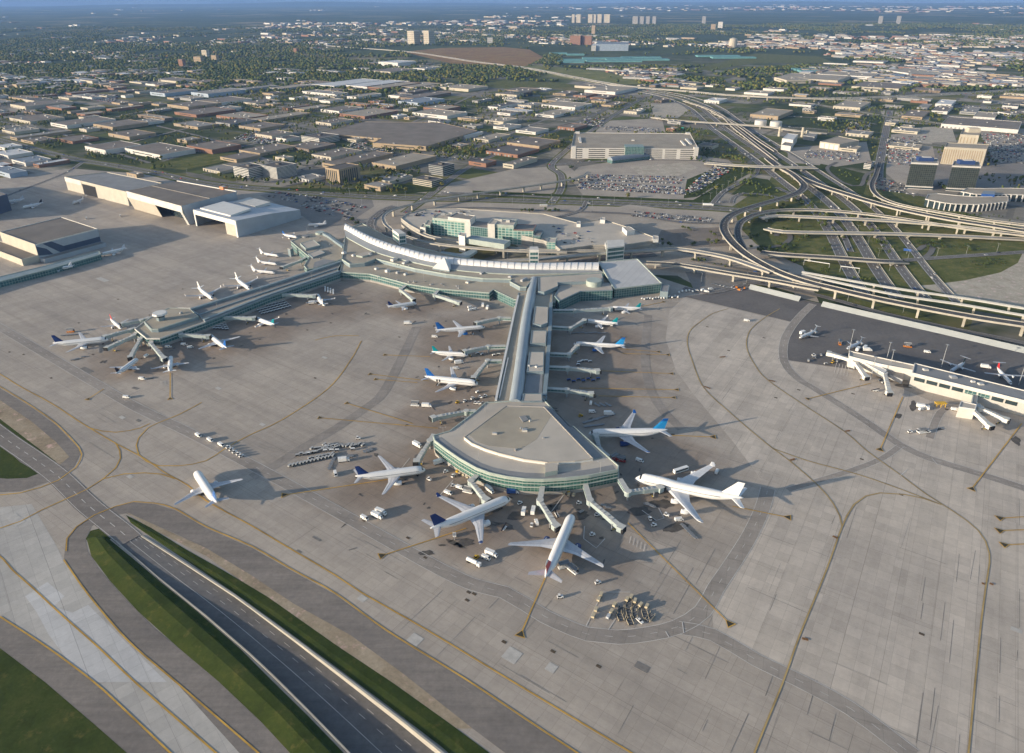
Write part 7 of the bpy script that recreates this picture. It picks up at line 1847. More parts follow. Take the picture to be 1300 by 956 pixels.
for px, py, z, lab in ((616, 523, 12.6, 'lamp on the fan\'s upper left roof edge'), (590.5, 543, 12.6, 'lamp in the middle of the fan\'s left roof'), (563, 556, 12.6, 'lamp at the fan\'s left roof corner'), (607.5, 583, 12.6, 'lamp on the fan\'s curved roof edge'), (762, 600, 12.6, 'double lamp on the fan\'s lower right roof'),
                       (276, 391, 9.6, 'lamp near the left end of the north pier roof'), (332, 373, 9.6, 'lamp in the middle of the north pier roof'), (396, 355, 9.6, 'lamp near the right end of the north pier roof'), (390, 296, 11.2, 'lamp at the back of the octagonal wing'), (495, 350, 9.6, 'lamp on the concourse roof above a pale bridge'), (538, 355, 9.6, 'lamp in the middle of the concourse roof'), (640, 363, 9.6, 'lamp at the right end of the concourse roof'), (724, 366, 11.7, 'lamp on the roof before the sloping hall'), (655, 452, 10.6, 'lamp on the pier roof')):
    roofmast(px, py, z, lab, 'roof lamps of the terminal')
def lamps(s, step, off, lab, grp):
    path = smooth_path(PL(cut(s)), 10); acc = step * .5; nn = normals2d(path)
    for i in range(len(path) - 1):
        acc += (Vector(path[i + 1]) - Vector(path[i])).length
        if acc > step:
            acc = 0; place('lamp', lambda: mast(11, 'arm'), path[i][0] + nn[i][0] * off, path[i][1] + nn[i][1] * off, math.atan2(nn[i][1], nn[i][0]), lab, 'street lamp', grp)
lamps('430,247 540,252 700,256 900,264', 42, 0, 'tall street lamp on the grass median of the road behind the terminal', 'street lamps on the median')
lamps('1148,331 1222,325.6 1300,320', 40, 7, 'street lamp along the grass mound road', 'street lamps on the mound road')
lamps('440,262 520,268 620,262 760,266', 55, 10, 'street lamp behind the garage', 'street lamps behind the garage')
lamps('870,362 960,362 1060,382 1160,403 1290,433', 46, 7, 'street lamp on the low road beside the blast fence', 'street lamps by the blast fence')
lamps('985,225 1010,246 1062,290 1110,350', 48, 22, 'street lamp between the expressway lanes', 'street lamps of the expressway')
lamps('905,256 940,232 960,222', 30, 8, 'street lamp on the loop beside the big lot', 'street lamps of the loop')
lamps('740,235 860,242 900,220', 45, 0, 'lamp in the big packed parking lot', 'lamps of the big lot')
lamps('690,330 600,334 520,318 470,294', 34, -4, 'lamp on the kerbside road behind the white vault', 'lamps of the kerbside road')
lamps('220,222 330,238 430,244', 60, 14, 'street lamp along the airport road beyond the hangars', 'street lamps of the airport road')
lamps('1110,262 1200,282 1300,300', 50, 12, 'street lamp along the broad flyover', 'street lamps of the flyover')
lamps('1120,150 1117,200', 50, 10, 'street lamp on the wide street left of the hotel lot', 'street lamps of the hotel street')
# sign gantries over the expressway
for a, b, lab in (((1020, 337), (1052, 342), 'white overhead sign gantry across the expressway by the guideway'), ((1066, 345), (1090, 348), 'white overhead sign gantry across the lanes near the grass mound')):
    t = empty('sign_gantry', (0, 0, 0), 0, lab, 'gantry'); A_, B_ = Vector(P(*a)), Vector(P(*b))
    for q in (A_, B_): mb = MB(); mb.tube(q, q + Vector((0, 0, 7.5)), .3, .25, 8, STEEL); mb.build('post', STEEL, t)
    mb = MB(); mb.beam(A_ + Vector((0, 0, 7.2)), B_ + Vector((0, 0, 7.2)), .8, .8, WHITE); mb.build('beam', WHITE, t)
for px, py, w, h, m, lab in ((1151, 322, 9, 3, VBLU, 'small blue road sign beside the loop on the mound road'), (866, 165, 6, 3, mat('sign_green', (.02, .25, .22), .5, var=.1), 'green road sign above the expressway behind the white garage')):
    t = empty('road_sign', P(px, py), R(-30), lab, 'road sign'); mb = MB(); mb.box((0, 0, 5), (w, .3, h), 0, m); mb.build('panel', m, t)
    mb = MB(); mb.tube((0, 0, 0), (0, 0, 4), .2, .2, 6, STEEL); mb.build('post', STEEL, t)
# ================================================================ THE CITY BEYOND
W_CREAM = mat('wall_cream', (0.44, 0.40, 0.325), 0.8, var=0.08, scale=0.1, world_space=True)
W_WHITE = mat('wall_white', (0.54, 0.525, 0.50), 0.7, var=0.06, scale=0.1, world_space=True)
W_TAN = mat('wall_tan', (0.32, 0.25, 0.17), 0.8, var=0.1, scale=0.1, world_space=True)
W_BRICK = mat('wall_red_brick', (0.23, 0.125, 0.085), 0.85, var=0.12, scale=0.2, world_space=True)
W_BROWN = mat('wall_brown', (0.19, 0.145, 0.11), 0.85, var=0.12, scale=0.2, world_space=True)
W_GREY = mat('wall_grey', (0.27, 0.27, 0.27), 0.8, var=0.1, scale=0.1, world_space=True)
W_BLUE = mat('wall_blue_grey', (0.30, 0.36, 0.44), 0.6, var=0.1, scale=0.1, world_space=True)
R_WHITE = mat('roof_white', (0.55, 0.55, 0.55), 0.7, var=0.08, scale=0.03, world_space=True)
R_GREY = mat('roof_grey', (0.26, 0.245, 0.225), 0.9, var=0.2, scale=0.03, world_space=True, detail=6)
R_BROWN = mat('roof_brown', (0.20, 0.172, 0.148), 0.9, var=0.2, scale=0.03, world_space=True, detail=6)
R_TAN = mat('roof_tan', (0.34, 0.295, 0.235), 0.9, var=0.15, scale=0.03, world_space=True, detail=6)
R_DARK = mat('roof_dark', (0.12, 0.112, 0.108), 0.9, var=0.2, scale=0.03, world_space=True, detail=6)
R_BLUE = mat('roof_blue_grey', (0.21, 0.24, 0.28), 0.6, var=0.1, scale=0.05, world_space=True)
R_TEAL = mat('roof_teal', (0.12, 0.27, 0.275), 0.6, var=0.15, scale=0.05, world_space=True)
R_RED = mat('roof_red', (0.36, 0.13, 0.08), 0.8, var=0.15, scale=0.05, world_space=True)
MN = {W_CREAM: 'cream', W_WHITE: 'white', W_TAN: 'tan', W_BRICK: 'red brick', W_BROWN: 'brown', W_GREY: 'grey', W_BLUE: 'blue-grey', R_WHITE: 'white', R_GREY: 'grey', R_BROWN: 'brown', R_TAN: 'tan', R_DARK: 'dark', R_BLUE: 'blue-grey', R_TEAL: 'teal', R_RED: 'red'}

# occupancy of the land, 8 m cells
CELL, OX, OY = 8.0, -6000.0, 500.0
occ = np.zeros((1500, 900), bool)
def mark_pts(x, y):
    i = ((np.asarray(x) - OX) / CELL).astype(int); j = ((np.asarray(y) - OY) / CELL).astype(int)
    ok = (i >= 0) & (i < occ.shape[0]) & (j >= 0) & (j < occ.shape[1]); occ[i[ok], j[ok]] = True
def is_occ(x, y):
    i = int((x - OX) / CELL); j = int((y - OY) / CELL)
    return 0 <= i < occ.shape[0] and 0 <= j < occ.shape[1] and occ[i, j]
def in_poly(px, py, poly):
    r = False; n = len(poly); j = n - 1
    for i in range(n):
        (xi, yi), (xj, yj) = poly[i], poly[j]
        if (yi > py) != (yj > py) and px < (xj - xi) * (py - yi) / (yj - yi) + xi: r = not r
        j = i
    return r
GX, GY = np.meshgrid(OX + (np.arange(occ.shape[0]) + .5) * CELL, OY + (np.arange(occ.shape[1]) + .5) * CELL, indexing='ij')
def mark_poly(pts):
    x = GX; y = GY; r = np.zeros_like(occ); n = len(pts); j = n - 1
    for i in range(n):
        (xi, yi), (xj, yj) = pts[i][:2], pts[j][:2]
        if abs(yj - yi) > 1e-9: r ^= ((yi > y) != (yj > y)) & (x < (xj - xi) * (y - yi) / (yj - yi) + xi)
        j = i
    occ[r] = True
for path, hw in ROADS:
    for a, b in zip(path, path[1:]):
        a, b = np.array(a[:2]), np.array(b[:2]); L = np.linalg.norm(b - a); n = max(1, int(L / 5)); d = (b - a) / max(L, 1e-6); nn = np.array([-d[1], d[0]])
        for o in np.arange(-hw, hw + .1, 6): t = np.linspace(0, 1, n + 1)[:, None]; q = a + (b - a) * t + nn * o; mark_pts(q[:, 0], q[:, 1])
NO_BUILD = [cut(s) for s in ('-200,1000 -200,300 -60,240 0,218 90,206 215,222 330,243 470,250 700,256 900,262 990,205 860,120 900,112 1000,140 1110,205 1130,245 1160,250 1420,262 1420,1000', '722,224 735,212 790,200 925,200 935,212 905,255 740,256', '560,235 650,213 735,210 735,250 520,250 540,236',
            '700,170 720,165 890,166 892,206 720,210', '512,66 560,60 690,60 690,75 840,108 640,114 560,100 540,80', '800,212 890,203 990,205 940,250 880,254', '870,85 960,68 1060,72 1060,84 990,96 950,112 860,104', '1115,170 1200,158 1340,150 1420,190 1420,262 1130,250',
            '985,156 1110,150 1110,210 1000,206', '756,150 845,148 850,170 756,170', '822,130 878,130 880,152 830,152', '195,200 300,192 300,205 220,222', '830,108 1010,125 1010,140 880,122')]
TREE_NO = NO_BUILD[:1]
for s in ('722,224 735,212 790,203 880,196 925,203 935,212 905,240 880,254 740,248', '560,235 650,215 720,210 735,222 700,246 560,247 520,244', '800,212 872,206 886,213 860,224 812,222', '1118,172 1180,166 1190,215 1160,250 1115,212', '1000,188 1100,180 1106,205 1060,212 1000,206', '1240,160 1330,165 1340,210 1262,205', '762,154 840,150 845,168 800,170 756,168', '826,132 862,131 874,140 860,150 830,148', '512,66 560,61 640,60 672,63 690,73 668,84 630,83 575,81 540,73', '715,70 960,70 960,84 715,84'):
    mark_poly(PL(cut(s)))

BLD = []     # grid boxes already taken: (u0, u1, v0, v1)
cg, sg = math.cos(G1A), math.sin(G1A)
def to_grid(x, y): return (x * cg + y * sg, -x * sg + y * cg)
def from_grid(u, v): return (u * cg - v * sg, u * sg + v * cg)

def landmark(px, py):
    """where a building stands, by something one can find"""
    if px < 330: a = 'beyond the hangars' if py > 165 else 'in the far left industrial rows' if py > 105 else 'among the suburbs at the far left'
    elif px < 620: a = 'beside the huge brown warehouse' if py > 135 else 'behind the huge brown warehouse' if py > 105 else 'near the brown field'
    elif px < 860: a = 'left of the banded white garage' if px < 725 and py > 120 else 'behind the banded white garage' if py > 105 else 'by the teal stable roofs'
    elif px < 1110: a = 'near the white storage tanks' if py > 140 else 'beyond the far expressway' 
    else: a = 'near the beige hotel' if py > 150 else 'behind the beige hotel' if py > 115 else 'in the dense district at the far right'
    return a
SEEN = {}
def label_building(o, wall, roof, size, px, py, kind):
    base = f'{size} {kind}, {MN[wall]} walls, {MN[roof]} roof, {landmark(px, py)}'
    o['label'] = base; o['category'] = kind
    SEEN.setdefault(base, []).append((o, px, py))
def finish_labels():
    for base, l in SEEN.items():
        if len(l) == 1: continue
        xs = sorted(l, key=lambda q: q[1])
        ys = sorted(l, key=lambda q: q[2])
        if len(l) <= 3:
            names = ['leftmost', 'middle', 'rightmost'] if len(l) == 3 else ['left', 'right']
            for nme, (o, px, py) in zip(names, xs): o['label'] = f'{nme} {base}'
        else:
            for o, px, py in l: o['group'] = base.replace('small ', '').replace('large ', '') + ' group'
BOXP = {}
def building(corners, h, wall, roof, kind='warehouse', label=None, units=None, doors=True, parapet=.6, bands=(), cat=None, px=None):
    """corners: world footprint"""
    q = ccw([(p[0], p[1]) for p in corners])
    t = empty(kind.replace(' ', '_'), (0, 0, 0), 0)
    block(t, 'wall', q, 0, h, wall, roof, parapet, wall, bands)
    cx, cy = sum(p[0] for p in q) / len(q), sum(p[1] for p in q) / len(q)
    px, py = to_px(cx, cy, h)
    L = max((Vector(q[i]) - Vector(q[(i + 1) % len(q)])).length for i in range(len(q)))
    n = units if units is not None else random.randint(2, 5) if L > 60 else random.randint(1, 3)
    for k in range(n):
        a, b = random.uniform(.15, .85), random.uniform(.15, .85)
        p = Vector(q[0]).lerp(Vector(q[1]), a).lerp(Vector(q[3 % len(q)]).lerp(Vector(q[2]), a), b)
        mb = MB(); sx, sy, sz = random.uniform(2, 6), random.uniform(2, 4), random.uniform(1.2, 2.4)
        mb.box((p.x, p.y, h + sz / 2), (sx, sy, sz), G1A, random.choice([W_WHITE, STEEL, W_GREY])); mb.build('rooftop_unit', W_GREY, t)
    if doors:       # loading doors and window strips on the side facing the sun and the camera
        for i in range(len(q)):
            a, b = Vector(q[i]), Vector(q[(i + 1) % len(q)]); d = (b - a); l = d.length; d.normalize(); nrm = Vector((d.y, -d.x))
            if nrm.dot(Vector((-.6, -.8))) < .2 or l < 18: continue
            mb = MB(); style = random.random()
            if style < .5:
                for k in range(min(8, int(l / 9))):
                    c = a + d * (5 + k * 9) + nrm * .1; mb.box((c.x, c.y, 2.0), (3.6, .3, 3.8), math.atan2(d.y, d.x), random.choice([VGREY, W_GREY, DARK]))
                mb.build('door', VGREY, t)
            else:
                c = a + d * (l * .5) + nrm * .05; mb.box((c.x, c.y, h * .55), (l * random.uniform(.4, .85), .3, 1.6), math.atan2(d.y, d.x), GLASS_D); mb.build('window', GLASS_D, t)
    g = [to_grid(*p) for p in q]
    BLD.append((min(p[0] for p in g), max(p[0] for p in g), min(p[1] for p in g), max(p[1] for p in g)))
    mark_poly(scaled(q, 6))
    if label: tag(t, label, cat or kind)
    else: label_building(t, wall, roof, 'large' if L > 110 else 'small' if L < 55 else 'long', px, py, kind)
    return t
def three(s, h):
    """left, near and right roof corners -> a rectangle on the grid"""
    l, n, r = [Vector(p[:2]) for p in PL(cut(s), h)]
    e1, e2 = Vector((-cg, -sg)), Vector((-sg, cg))          # the grid's own directions
    if (l - n).normalized().dot(e1) > .8: a = max(abs((l - n).dot(e1)), 12); b = max(abs((r - n).dot(e2)), 12); l, r = n + e1 * a, n + e2 * b
    else:
        d = (l - n).normalized(); e = Vector((d.y, -d.x)); b = max(abs((r - n).dot(e)), 14); r = n + e * (b if (r - n).dot(e) > 0 else -b)
    return [tuple(l), tuple(n), tuple(r), tuple(l + r - n)]
def wh(s, h, wall, roof, label=None, kind='warehouse', **k): return building(three(s, h), h, wall, roof, kind, label, **k)

for s, h, w, r in (
    ('6,133 32,135.5 91,128.7', 9, W_CREAM, R_BROWN), ('8,150 38,154.5 78,148.5', 7, W_CREAM, R_BROWN), ('57.5,156.5 84.6,159.5 145,151', 8, W_WHITE, R_BROWN),
    ('113.4,158 143,161.7 185,155', 8, W_TAN, R_BROWN), ('138,169 164,174 196,168.5', 7, W_TAN, R_BROWN), ('108,185.5 133.7,191 176,183', 9, W_WHITE, R_BROWN), ('165,187 203,197 252,190', 9, W_WHITE, R_BROWN),
    ('160,154.5 178.5,157 202,152', 6, W_WHITE, R_GREY), ('169,119 209,119 220,111', 10, W_BLUE, R_BROWN), ('224.5,119 264,119.5 276,110', 11, W_BLUE, R_GREY), ('296,113 312,113.5 318.5,105.5', 9, W_GREY, R_GREY), ('331,112.5 357,112.8 364,105', 9, W_GREY, R_TAN),
    ('367.5,109 391,110 394,104', 8, W_BROWN, R_GREY), ('247,127.5 277,131 311,124.5', 8, W_WHITE, R_BROWN), ('212,132.5 239,136 276,130', 8, W_TAN, R_BROWN), ('261,138 278,140 298,135', 6, W_WHITE, R_GREY), ('222,142 249,146 290,138', 7, W_BRICK, R_BROWN),
    ('263,148 308,151 332,145', 7, W_BRICK, R_TAN), ('317,151 334,153 373,141', 7, W_TAN, R_TAN), ('371,138 386,139.5 408,133', 6, W_TAN, R_TAN), ('215,157.5 251,161.5 266,156', 6, W_TAN, R_GREY), ('272,155 292,157.5 318,151', 7, W_GREY, R_DARK), ('322,170 345,173 365,167', 7, W_CREAM, R_BROWN),
    ('522,143 567.5,147.5 583,141.5', 8, W_WHITE, R_TAN), ('536,136.5 564,139 572,134', 9, W_BRICK, R_TAN), ('498,129.5 532,131 552,124.5', 8, W_BLUE, R_BLUE), ('501,124 525,125 567,117', 8, W_BROWN, R_BROWN), ('412,138 430.5,141.5 454,136', 7, W_WHITE, R_BROWN),
    ('425,145 463,148 495,139.5', 7, W_BRICK, R_TAN), ('398,155 420,157 440,151', 6, W_CREAM, R_BROWN), ('463.5,90 495.6,91.5 517,87', 10, W_CREAM, R_BROWN), ('524,86.5 539,87.5 547,84', 10, W_WHITE, R_GREY), ('564,109.5 594.6,113.5 613,109', 8, W_CREAM, R_TAN),
    ('467,109.5 484.6,112 517,104', 9, W_BRICK, R_TAN), ('502,109 525,111 548,105', 7, W_TAN, R_TAN), ('625,119.5 656,121 664,116.5', 8, W_CREAM, R_BROWN), ('686,133 730,136.5 738,130.5', 8, W_WHITE, R_TAN), ('678,145 703,147 722,140', 6, W_WHITE, R_TAN), ('688,127 718,129.5 728,125.5', 6, W_TAN, R_TAN),
    ('703,118 718,119.5 725,115.5', 6, W_TAN, R_BROWN), ('729,120.5 744,122 752,118.5', 6, W_BRICK, R_BROWN), ('749,123.5 768,125 772,120.5', 6, W_BRICK, R_BROWN), ('745,113.5 781,117 812,111', 9, W_WHITE, R_TAN), ('617,152 639,155 649,150', 8, W_CREAM, R_TAN), ('630,159.5 645,162.5 656,158', 6, W_WHITE, R_GREY),
    ('643,181 684.6,186 692,176', 8, W_TAN, R_BROWN), ('619,191 657,197 668,187', 6, W_BRICK, R_DARK), ('594,205 617,208 622,203', 7, W_BRICK, R_DARK), ('711,160 729,163 735,157.5', 6, W_BRICK, R_BROWN), ('954,144.5 988,148 992,139', 9, W_TAN, R_TAN), ('983,98 999,102 1014,98', 12, W_CREAM, R_TAN), ('896,126.5 913,128.5 918,125', 8, W_WHITE, R_WHITE),
    ('1000,94 1063.5,102.5 1089,97', 11, W_CREAM, R_TAN), ('1050,90.5 1107,97.5 1127,94', 10, W_WHITE, R_TAN), ('1115,88 1153.5,93 1168,88.5', 11, W_WHITE, R_TAN), ('1085,108 1141,113 1149,106', 8, W_CREAM, R_BROWN), ('1063.5,132 1092,137 1111,130', 8, W_CREAM, R_TAN), ('1147.7,145 1171,149 1191,142', 7, W_TAN, R_BROWN),
    ('1184.6,139 1203,142 1228,136.5', 7, W_WHITE, R_BROWN), ('1189,130.5 1208,133 1222,128', 9, W_WHITE, R_WHITE), ('1220,140 1240,143 1250,137', 7, W_GREY, R_GREY), ('1236.5,147 1263,150 1274,144', 7, W_WHITE, R_TAN), ('1266.6,142 1284,145 1302,140', 7, W_WHITE, R_BROWN), ('1198.5,154 1293,165 1312,156', 9, W_WHITE, R_BROWN),
    ('1124,155.5 1137,156.5 1141,153', 7, W_CREAM, R_GREY), ('1133,164 1165,167.5 1168,163.5', 6, W_CREAM, R_GREY), ('1128,184.5 1167,188.5 1168,184', 5, W_CREAM, R_TAN), ('1065,187 1088,190 1091,186', 6, W_CREAM, R_TAN), ('1076,167.5 1103,171.5 1106,167', 6, W_CREAM, R_GREY),
    ('465,208 502.4,211.3 545,197', 8, W_TAN, R_TAN), ('412,206 431,210.5 495,194', 8, W_TAN, R_BROWN), ('238,184.5 269,190.5 295,182', 9, W_BRICK, R_BROWN), ('300,160 330,163.5 352,157', 6, W_TAN, R_BROWN), ('440,176.5 452,178 470,172', 6, W_CREAM, R_TAN), ('300,191 330,195 372,185', 6, W_TAN, R_BROWN), ('280,199 300,203 326,196', 6, W_TAN, R_BROWN), ('395,196 420,200 452,190', 6, W_CREAM, R_BROWN),
    ('360,186 392,190 420,182', 5, W_BROWN, R_BROWN), ('560,171 590,173 600,166', 7, W_WHITE, R_WHITE), ('600,176 620,178 640,170', 6, W_CREAM, R_TAN), ('655,165 680,168 690,163', 6, W_WHITE, R_GREY), ('0,165 18,168 40,162', 6, W_CREAM, R_GREY), ('20,178 42,180.5 60,174', 5, W_TAN, R_BROWN), ('70,176 92,180 115,173', 5, W_BRICK, R_BROWN), ('161,219 173,222 177,219', 6, W_TAN, R_GREY),
    ('-20,195 10,198 28,190', 6, W_WHITE, R_WHITE), ('12,203 32,207 58,200', 7, W_WHITE, R_BLUE), ('-10,214 12,221 22,214', 8, W_BLUE, R_BLUE), ('-15,186 6,188 20,183', 6, W_WHITE, R_WHITE)):
    wh(s, h, w, r)
building(PL(cut('405,169 484.6,176 473,181.5 540.5,186 606,166 560,156 463,154.5'), 9), 9, W_TAN, R_BROWN, label='huge sprawling brown roofed warehouse with a tan front wall', units=5)
building(three('398,107 424,109.5 463,100', 9), 9, W_WHITE, R_WHITE, label='bright white roofed warehouse, left of two alike before the woods', units=0)
building(three('437,108.4 466,110.5 497,101.5', 9), 9, W_WHITE, R_WHITE, label='bright white roofed warehouse, right of two alike before the woods', units=0)
building(three('485,78 505,80 518,77', 16), 16, W_WHITE, R_WHITE, 'factory', label='tall white factory beyond the woods near the brown field')
building(three('658,116 665,118 670,115.5', 14), 14, GLASS_D, R_DARK, 'office block', label='small dark glass office cube among the low warehouses', units=0, doors=False)

# banded offices
def banded(s, h, label, floors, wall=W_WHITE, roof=R_DARK, kind='office block', name='office_block', glass=GLASS_D):
    q = ccw(three(s, h)); t = empty(name, (0, 0, 0), 0, label, kind)
    block(t, 'wall', q, 0, h, wall, roof, .6, wall); fh = h / floors
    for f in range(floors):
        mb = MB(); o = scaled(q, .18); mb.walls(o, f * fh + fh * .45, f * fh + fh * .92, glass); mb.build('window', glass, t)
    c = Vector(q[0]).lerp(Vector(q[2]), .5); mb = MB(); mb.box((c.x, c.y, h + 1.5), (9, 7, 3), G1A, roof); mb.build('penthouse', roof, t)
    mark_poly(scaled(q, 6)); g = [to_grid(*p) for p in q]; BLD.append((min(p[0] for p in g), max(p[0] for p in g), min(p[1] for p in g), max(p[1] for p in g)))
    return t
banded('295,211.3 315,215 335,210', 18, 'left of two white banded office blocks by the airport road', 6)
banded('342,207.5 350.8,213.5 376,208', 20, 'right of two white banded office blocks by the airport road', 9)
banded('383,172.5 405,176 426,170.5', 13, 'white banded office block beside the huge brown warehouse', 4)
banded('537,211 562,212 570,207', 17, 'taller grey glass office block behind the round lawn', 5, W_GREY, R_DARK)
banded('517,228.5 548,230.8 556,225.5', 10, 'low pale banded office behind the round lawn', 3, W_CREAM, R_DARK)
banded('1097,208 1106,209 1110,205', 9, 'small banded office beside the hotel street', 3)
# tan hotel with upright ribs
t = empty('hotel', (0, 0, 0), 0, 'tan ribbed hotel tower by the airport road', 'hotel'); q = ccw(three('417,212 430,216 446,208', 24))
block(t, 'wall', q, 0, 24, W_TAN, R_DARK, .8, W_TAN); mark_poly(scaled(q, 6))
for i in range(4):
    a, b = Vector(q[i]), Vector(q[(i + 1) % 4]); d = (b - a).normalized(); n = int((b - a).length / 5)
    for k in range(n):
        p = a + d * (2.5 + k * 5); mb = MB(); mb.box((p.x, p.y, 11), (2.2, .5, 21), math.atan2(d.y, d.x), GLASS_D); mb.build('window', GLASS_D, t)

# the white garage with banded front
t = empty('parking_garage', (0, 0, 0), 0, 'big rectangular white banded parking garage with a bare grey roof deck', 'garage')
q = [(p[0], p[1]) for p in PL(cut('725,188.5 887,189.8 876,170 729,168.8'), 20)]
block(t, 'wall', q, 0, 20, W_WHITE, R_TAN, 1.2, W_WHITE, (), 'roof_deck')
a, b = Vector(q[0]), Vector(q[1])
for i in range(4):
    for f in range(5):
        a, b = Vector(q[i]), Vector(q[(i + 1) % 4]); d = (b - a).normalized(); nrm = Vector((d.y, -d.x)); mb = MB()
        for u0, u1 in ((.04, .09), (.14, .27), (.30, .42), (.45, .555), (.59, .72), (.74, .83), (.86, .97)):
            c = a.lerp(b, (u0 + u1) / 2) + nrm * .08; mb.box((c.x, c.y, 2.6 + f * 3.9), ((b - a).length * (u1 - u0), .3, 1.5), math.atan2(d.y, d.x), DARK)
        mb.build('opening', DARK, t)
mb = MB(); c = Vector(q[0]).lerp(Vector(q[1]), .50); mb.box((c.x, c.y + 8, 12.5), (38, 30, 25), R(-3), GLASS_T); mb.build('glass_lobby', GLASS_T, t)
for u, v, sx, sy in ((.06, .5, 5, 60), (.95, .45, 5, 60), (.5, .5, 6, 4), (.9, .35, 4, 50)):
    p = Vector(q[0]).lerp(Vector(q[1]), u).lerp(Vector(q[3]).lerp(Vector(q[2]), u), v); mb = MB(); mb.box((p.x, p.y, 21.2), (sx, sy, 2.4), R(-3), W_WHITE); mb.build('ramp_wall', W_WHITE, t)
for u, v in ((0.02, .02), (.98, .02), (.98, .97), (.03, .97)):
    p = Vector(q[0]).lerp(Vector(q[1]), u).lerp(Vector(q[3]).lerp(Vector(q[2]), u), v); mb = MB(); mb.box((p.x, p.y, 12), (9, 9, 24), R(-3), W_WHITE); mb.build('stair_tower', W_WHITE, t)
mark_poly(scaled(q, 8))
t = empty('train_station', (0, 0, 0), 0, 'barrel roofed grey station in front of the white banded garage', 'station')
pth = PL(cut('774,207 822,201'), 0); mb = MB(); rr = []
A_, B_ = Vector(pth[0]), Vector(pth[1]); d = (B_ - A_).normalized(); n = Vector((-d.y, d.x, 0))
for k in range(9):
    p = A_.lerp(B_, k / 8); rr.append([tuple(p + n * (9 * math.cos(a)) + Vector((0, 0, 6 + 6 * math.sin(a)))) for a in [math.pi * i / 8 for i in range(9)]])
mb.rings(rr, R_BLUE); mb.build('roof', R_BLUE, t); mb = MB(); mb.prism([tuple((A_ + n * 8.6)[:2]), tuple((B_ + n * 8.6)[:2]), tuple((B_ - n * 8.6)[:2]), tuple((A_ - n * 8.6)[:2])], 0, 6.2, GLASS_T); mb.build('wall', GLASS_T, t)

# hotels on the right
NAVYB = mat('dark_blue_panel', (0.03, 0.06, 0.17), 0.5, var=0.1, scale=0.2)
def tower(s, h, label):
    t = empty('hotel_tower', (0, 0, 0), 0, label, 'hotel'); q = ccw([(p[0], p[1]) for p in PL(cut(s), h)])
    DKG = glass_wall_mat('black_tower_glass', (0.035, 0.045, 0.04), (0.06, 0.065, 0.06), 3.2, 3.4, .25, .2) if 'black_tower_glass' not in MATS else MATS['black_tower_glass']
    block(t, 'wall', q, 5, h - 2, DKG, R_GREY, .3, DKG); block(t, 'cornice', scaled(q, .8), h - 2, h, W_WHITE, R_GREY, .8, W_WHITE); block(t, 'base', scaled(q, 1.5), 0, 5, W_WHITE, R_GREY, .5, W_WHITE, ((1, 3.6, GLASS_D, .15),))
    c = Vector(q[0]).lerp(Vector(q[2]), .5); mb = MB(); mb.box((c.x, c.y, h + 3), (24, 13, 6), R(-8), NAVYB); mb.box((c.x + 2, c.y - 1, h + 6.3), (14, 7, .8), R(-8), W_WHITE); mb.build('penthouse', NAVYB, t)
    mark_poly(scaled(q, 8)); return t
tower('1157,206.5 1191,208 1190,201.5 1158,200.5', 44, 'left of two black glass hotel towers with a blue rooftop box')
tower('1209,210.5 1245,212 1242,205.5 1212,204.5', 42, 'right of two black glass hotel towers with a blue rooftop box')
def beige(s, h, label, rib=4.0):
    t = empty('hotel', (0, 0, 0), 0, label, 'hotel'); q = ccw([(p[0], p[1]) for p in PL(cut(s), h)])
    block(t, 'wall', q, 0, h, W_CREAM, R_TAN, 1, W_CREAM); mb = MB()
    for i in range(len(q)):
        a, b = Vector(q[i]), Vector(q[(i + 1) % len(q)]); d = (b - a).normalized(); n = int((b - a).length / rib)
        for k in range(n): p = a + d * (rib * (k + .5)); mb.box((p.x, p.y, h * .47), (1.4, .7, h * .86), math.atan2(d.y, d.x), W_TAN)
    mb.build('window_rib', W_TAN, t); mark_poly(scaled(q, 8)); return t, q
beige('1199,187 1252.6,190 1256,184 1202,181.5', 32, 'wide beige ribbed hotel slab behind the two black towers')
t, q = beige('1219,171 1243,172.5 1245,165.5 1222,164', 44, 'tall beige stepped hotel tower rising behind the ribbed slab', 6)
mb = MB(); c = Vector(q[0]).lerp(Vector(q[2]), .6); mb.box((c.x, c.y, 48), (26, 16, 9), R(-5), W_CREAM, top=(.8, .8)); mb.build('penthouse', W_CREAM, t)
t = empty('hotel', (0, 0, 0), 0, 'low hotel wing with a row of white fins along its curved front', 'hotel')
front = PL(cut('1174.5,253 1184,255 1196.6,257.5 1210,259 1224,259.5 1240,259.8 1256,258.5 1280,256'), 11); back = PL(cut('1280,249.5 1256,250 1235,250 1215,248.5 1190,246 1178,247'), 11)
q = [(p[0], p[1]) for p in front + back]; block(t, 'wall', q, 0, 11, GLASS_D, R_TAN, .8, W_WHITE)
for a, b in zip(front, front[1:]):
    a, b = Vector(a[:2]), Vector(b[:2]); n = max(1, int((b - a).length / 7)); d = (b - a).normalized()
    for k in range(n):
        p = a.lerp(b, (k + .5) / n); mb = MB(); mb.box((p.x, p.y - .8, 5.6), (1.6, 2.2, 11.2), math.atan2(d.y, d.x), W_WHITE); mb.build('fin', W_WHITE, t)
mark_poly(q)
t = empty('hotel', (0, 0, 0), 0, 'second finned hotel wing with a blue roof house, behind the curved one', 'hotel')
front = PL(cut('1219.7,243.5 1236,246.5 1258,247.5 1280,247 1310,248'), 11); back = PL(cut('1312,240 1280,239 1250,239.5 1228,239'), 11); q = [(p[0], p[1]) for p in front + back]; block(t, 'wall', q, 0, 11, GLASS_D, R_TAN, .8, W_WHITE)
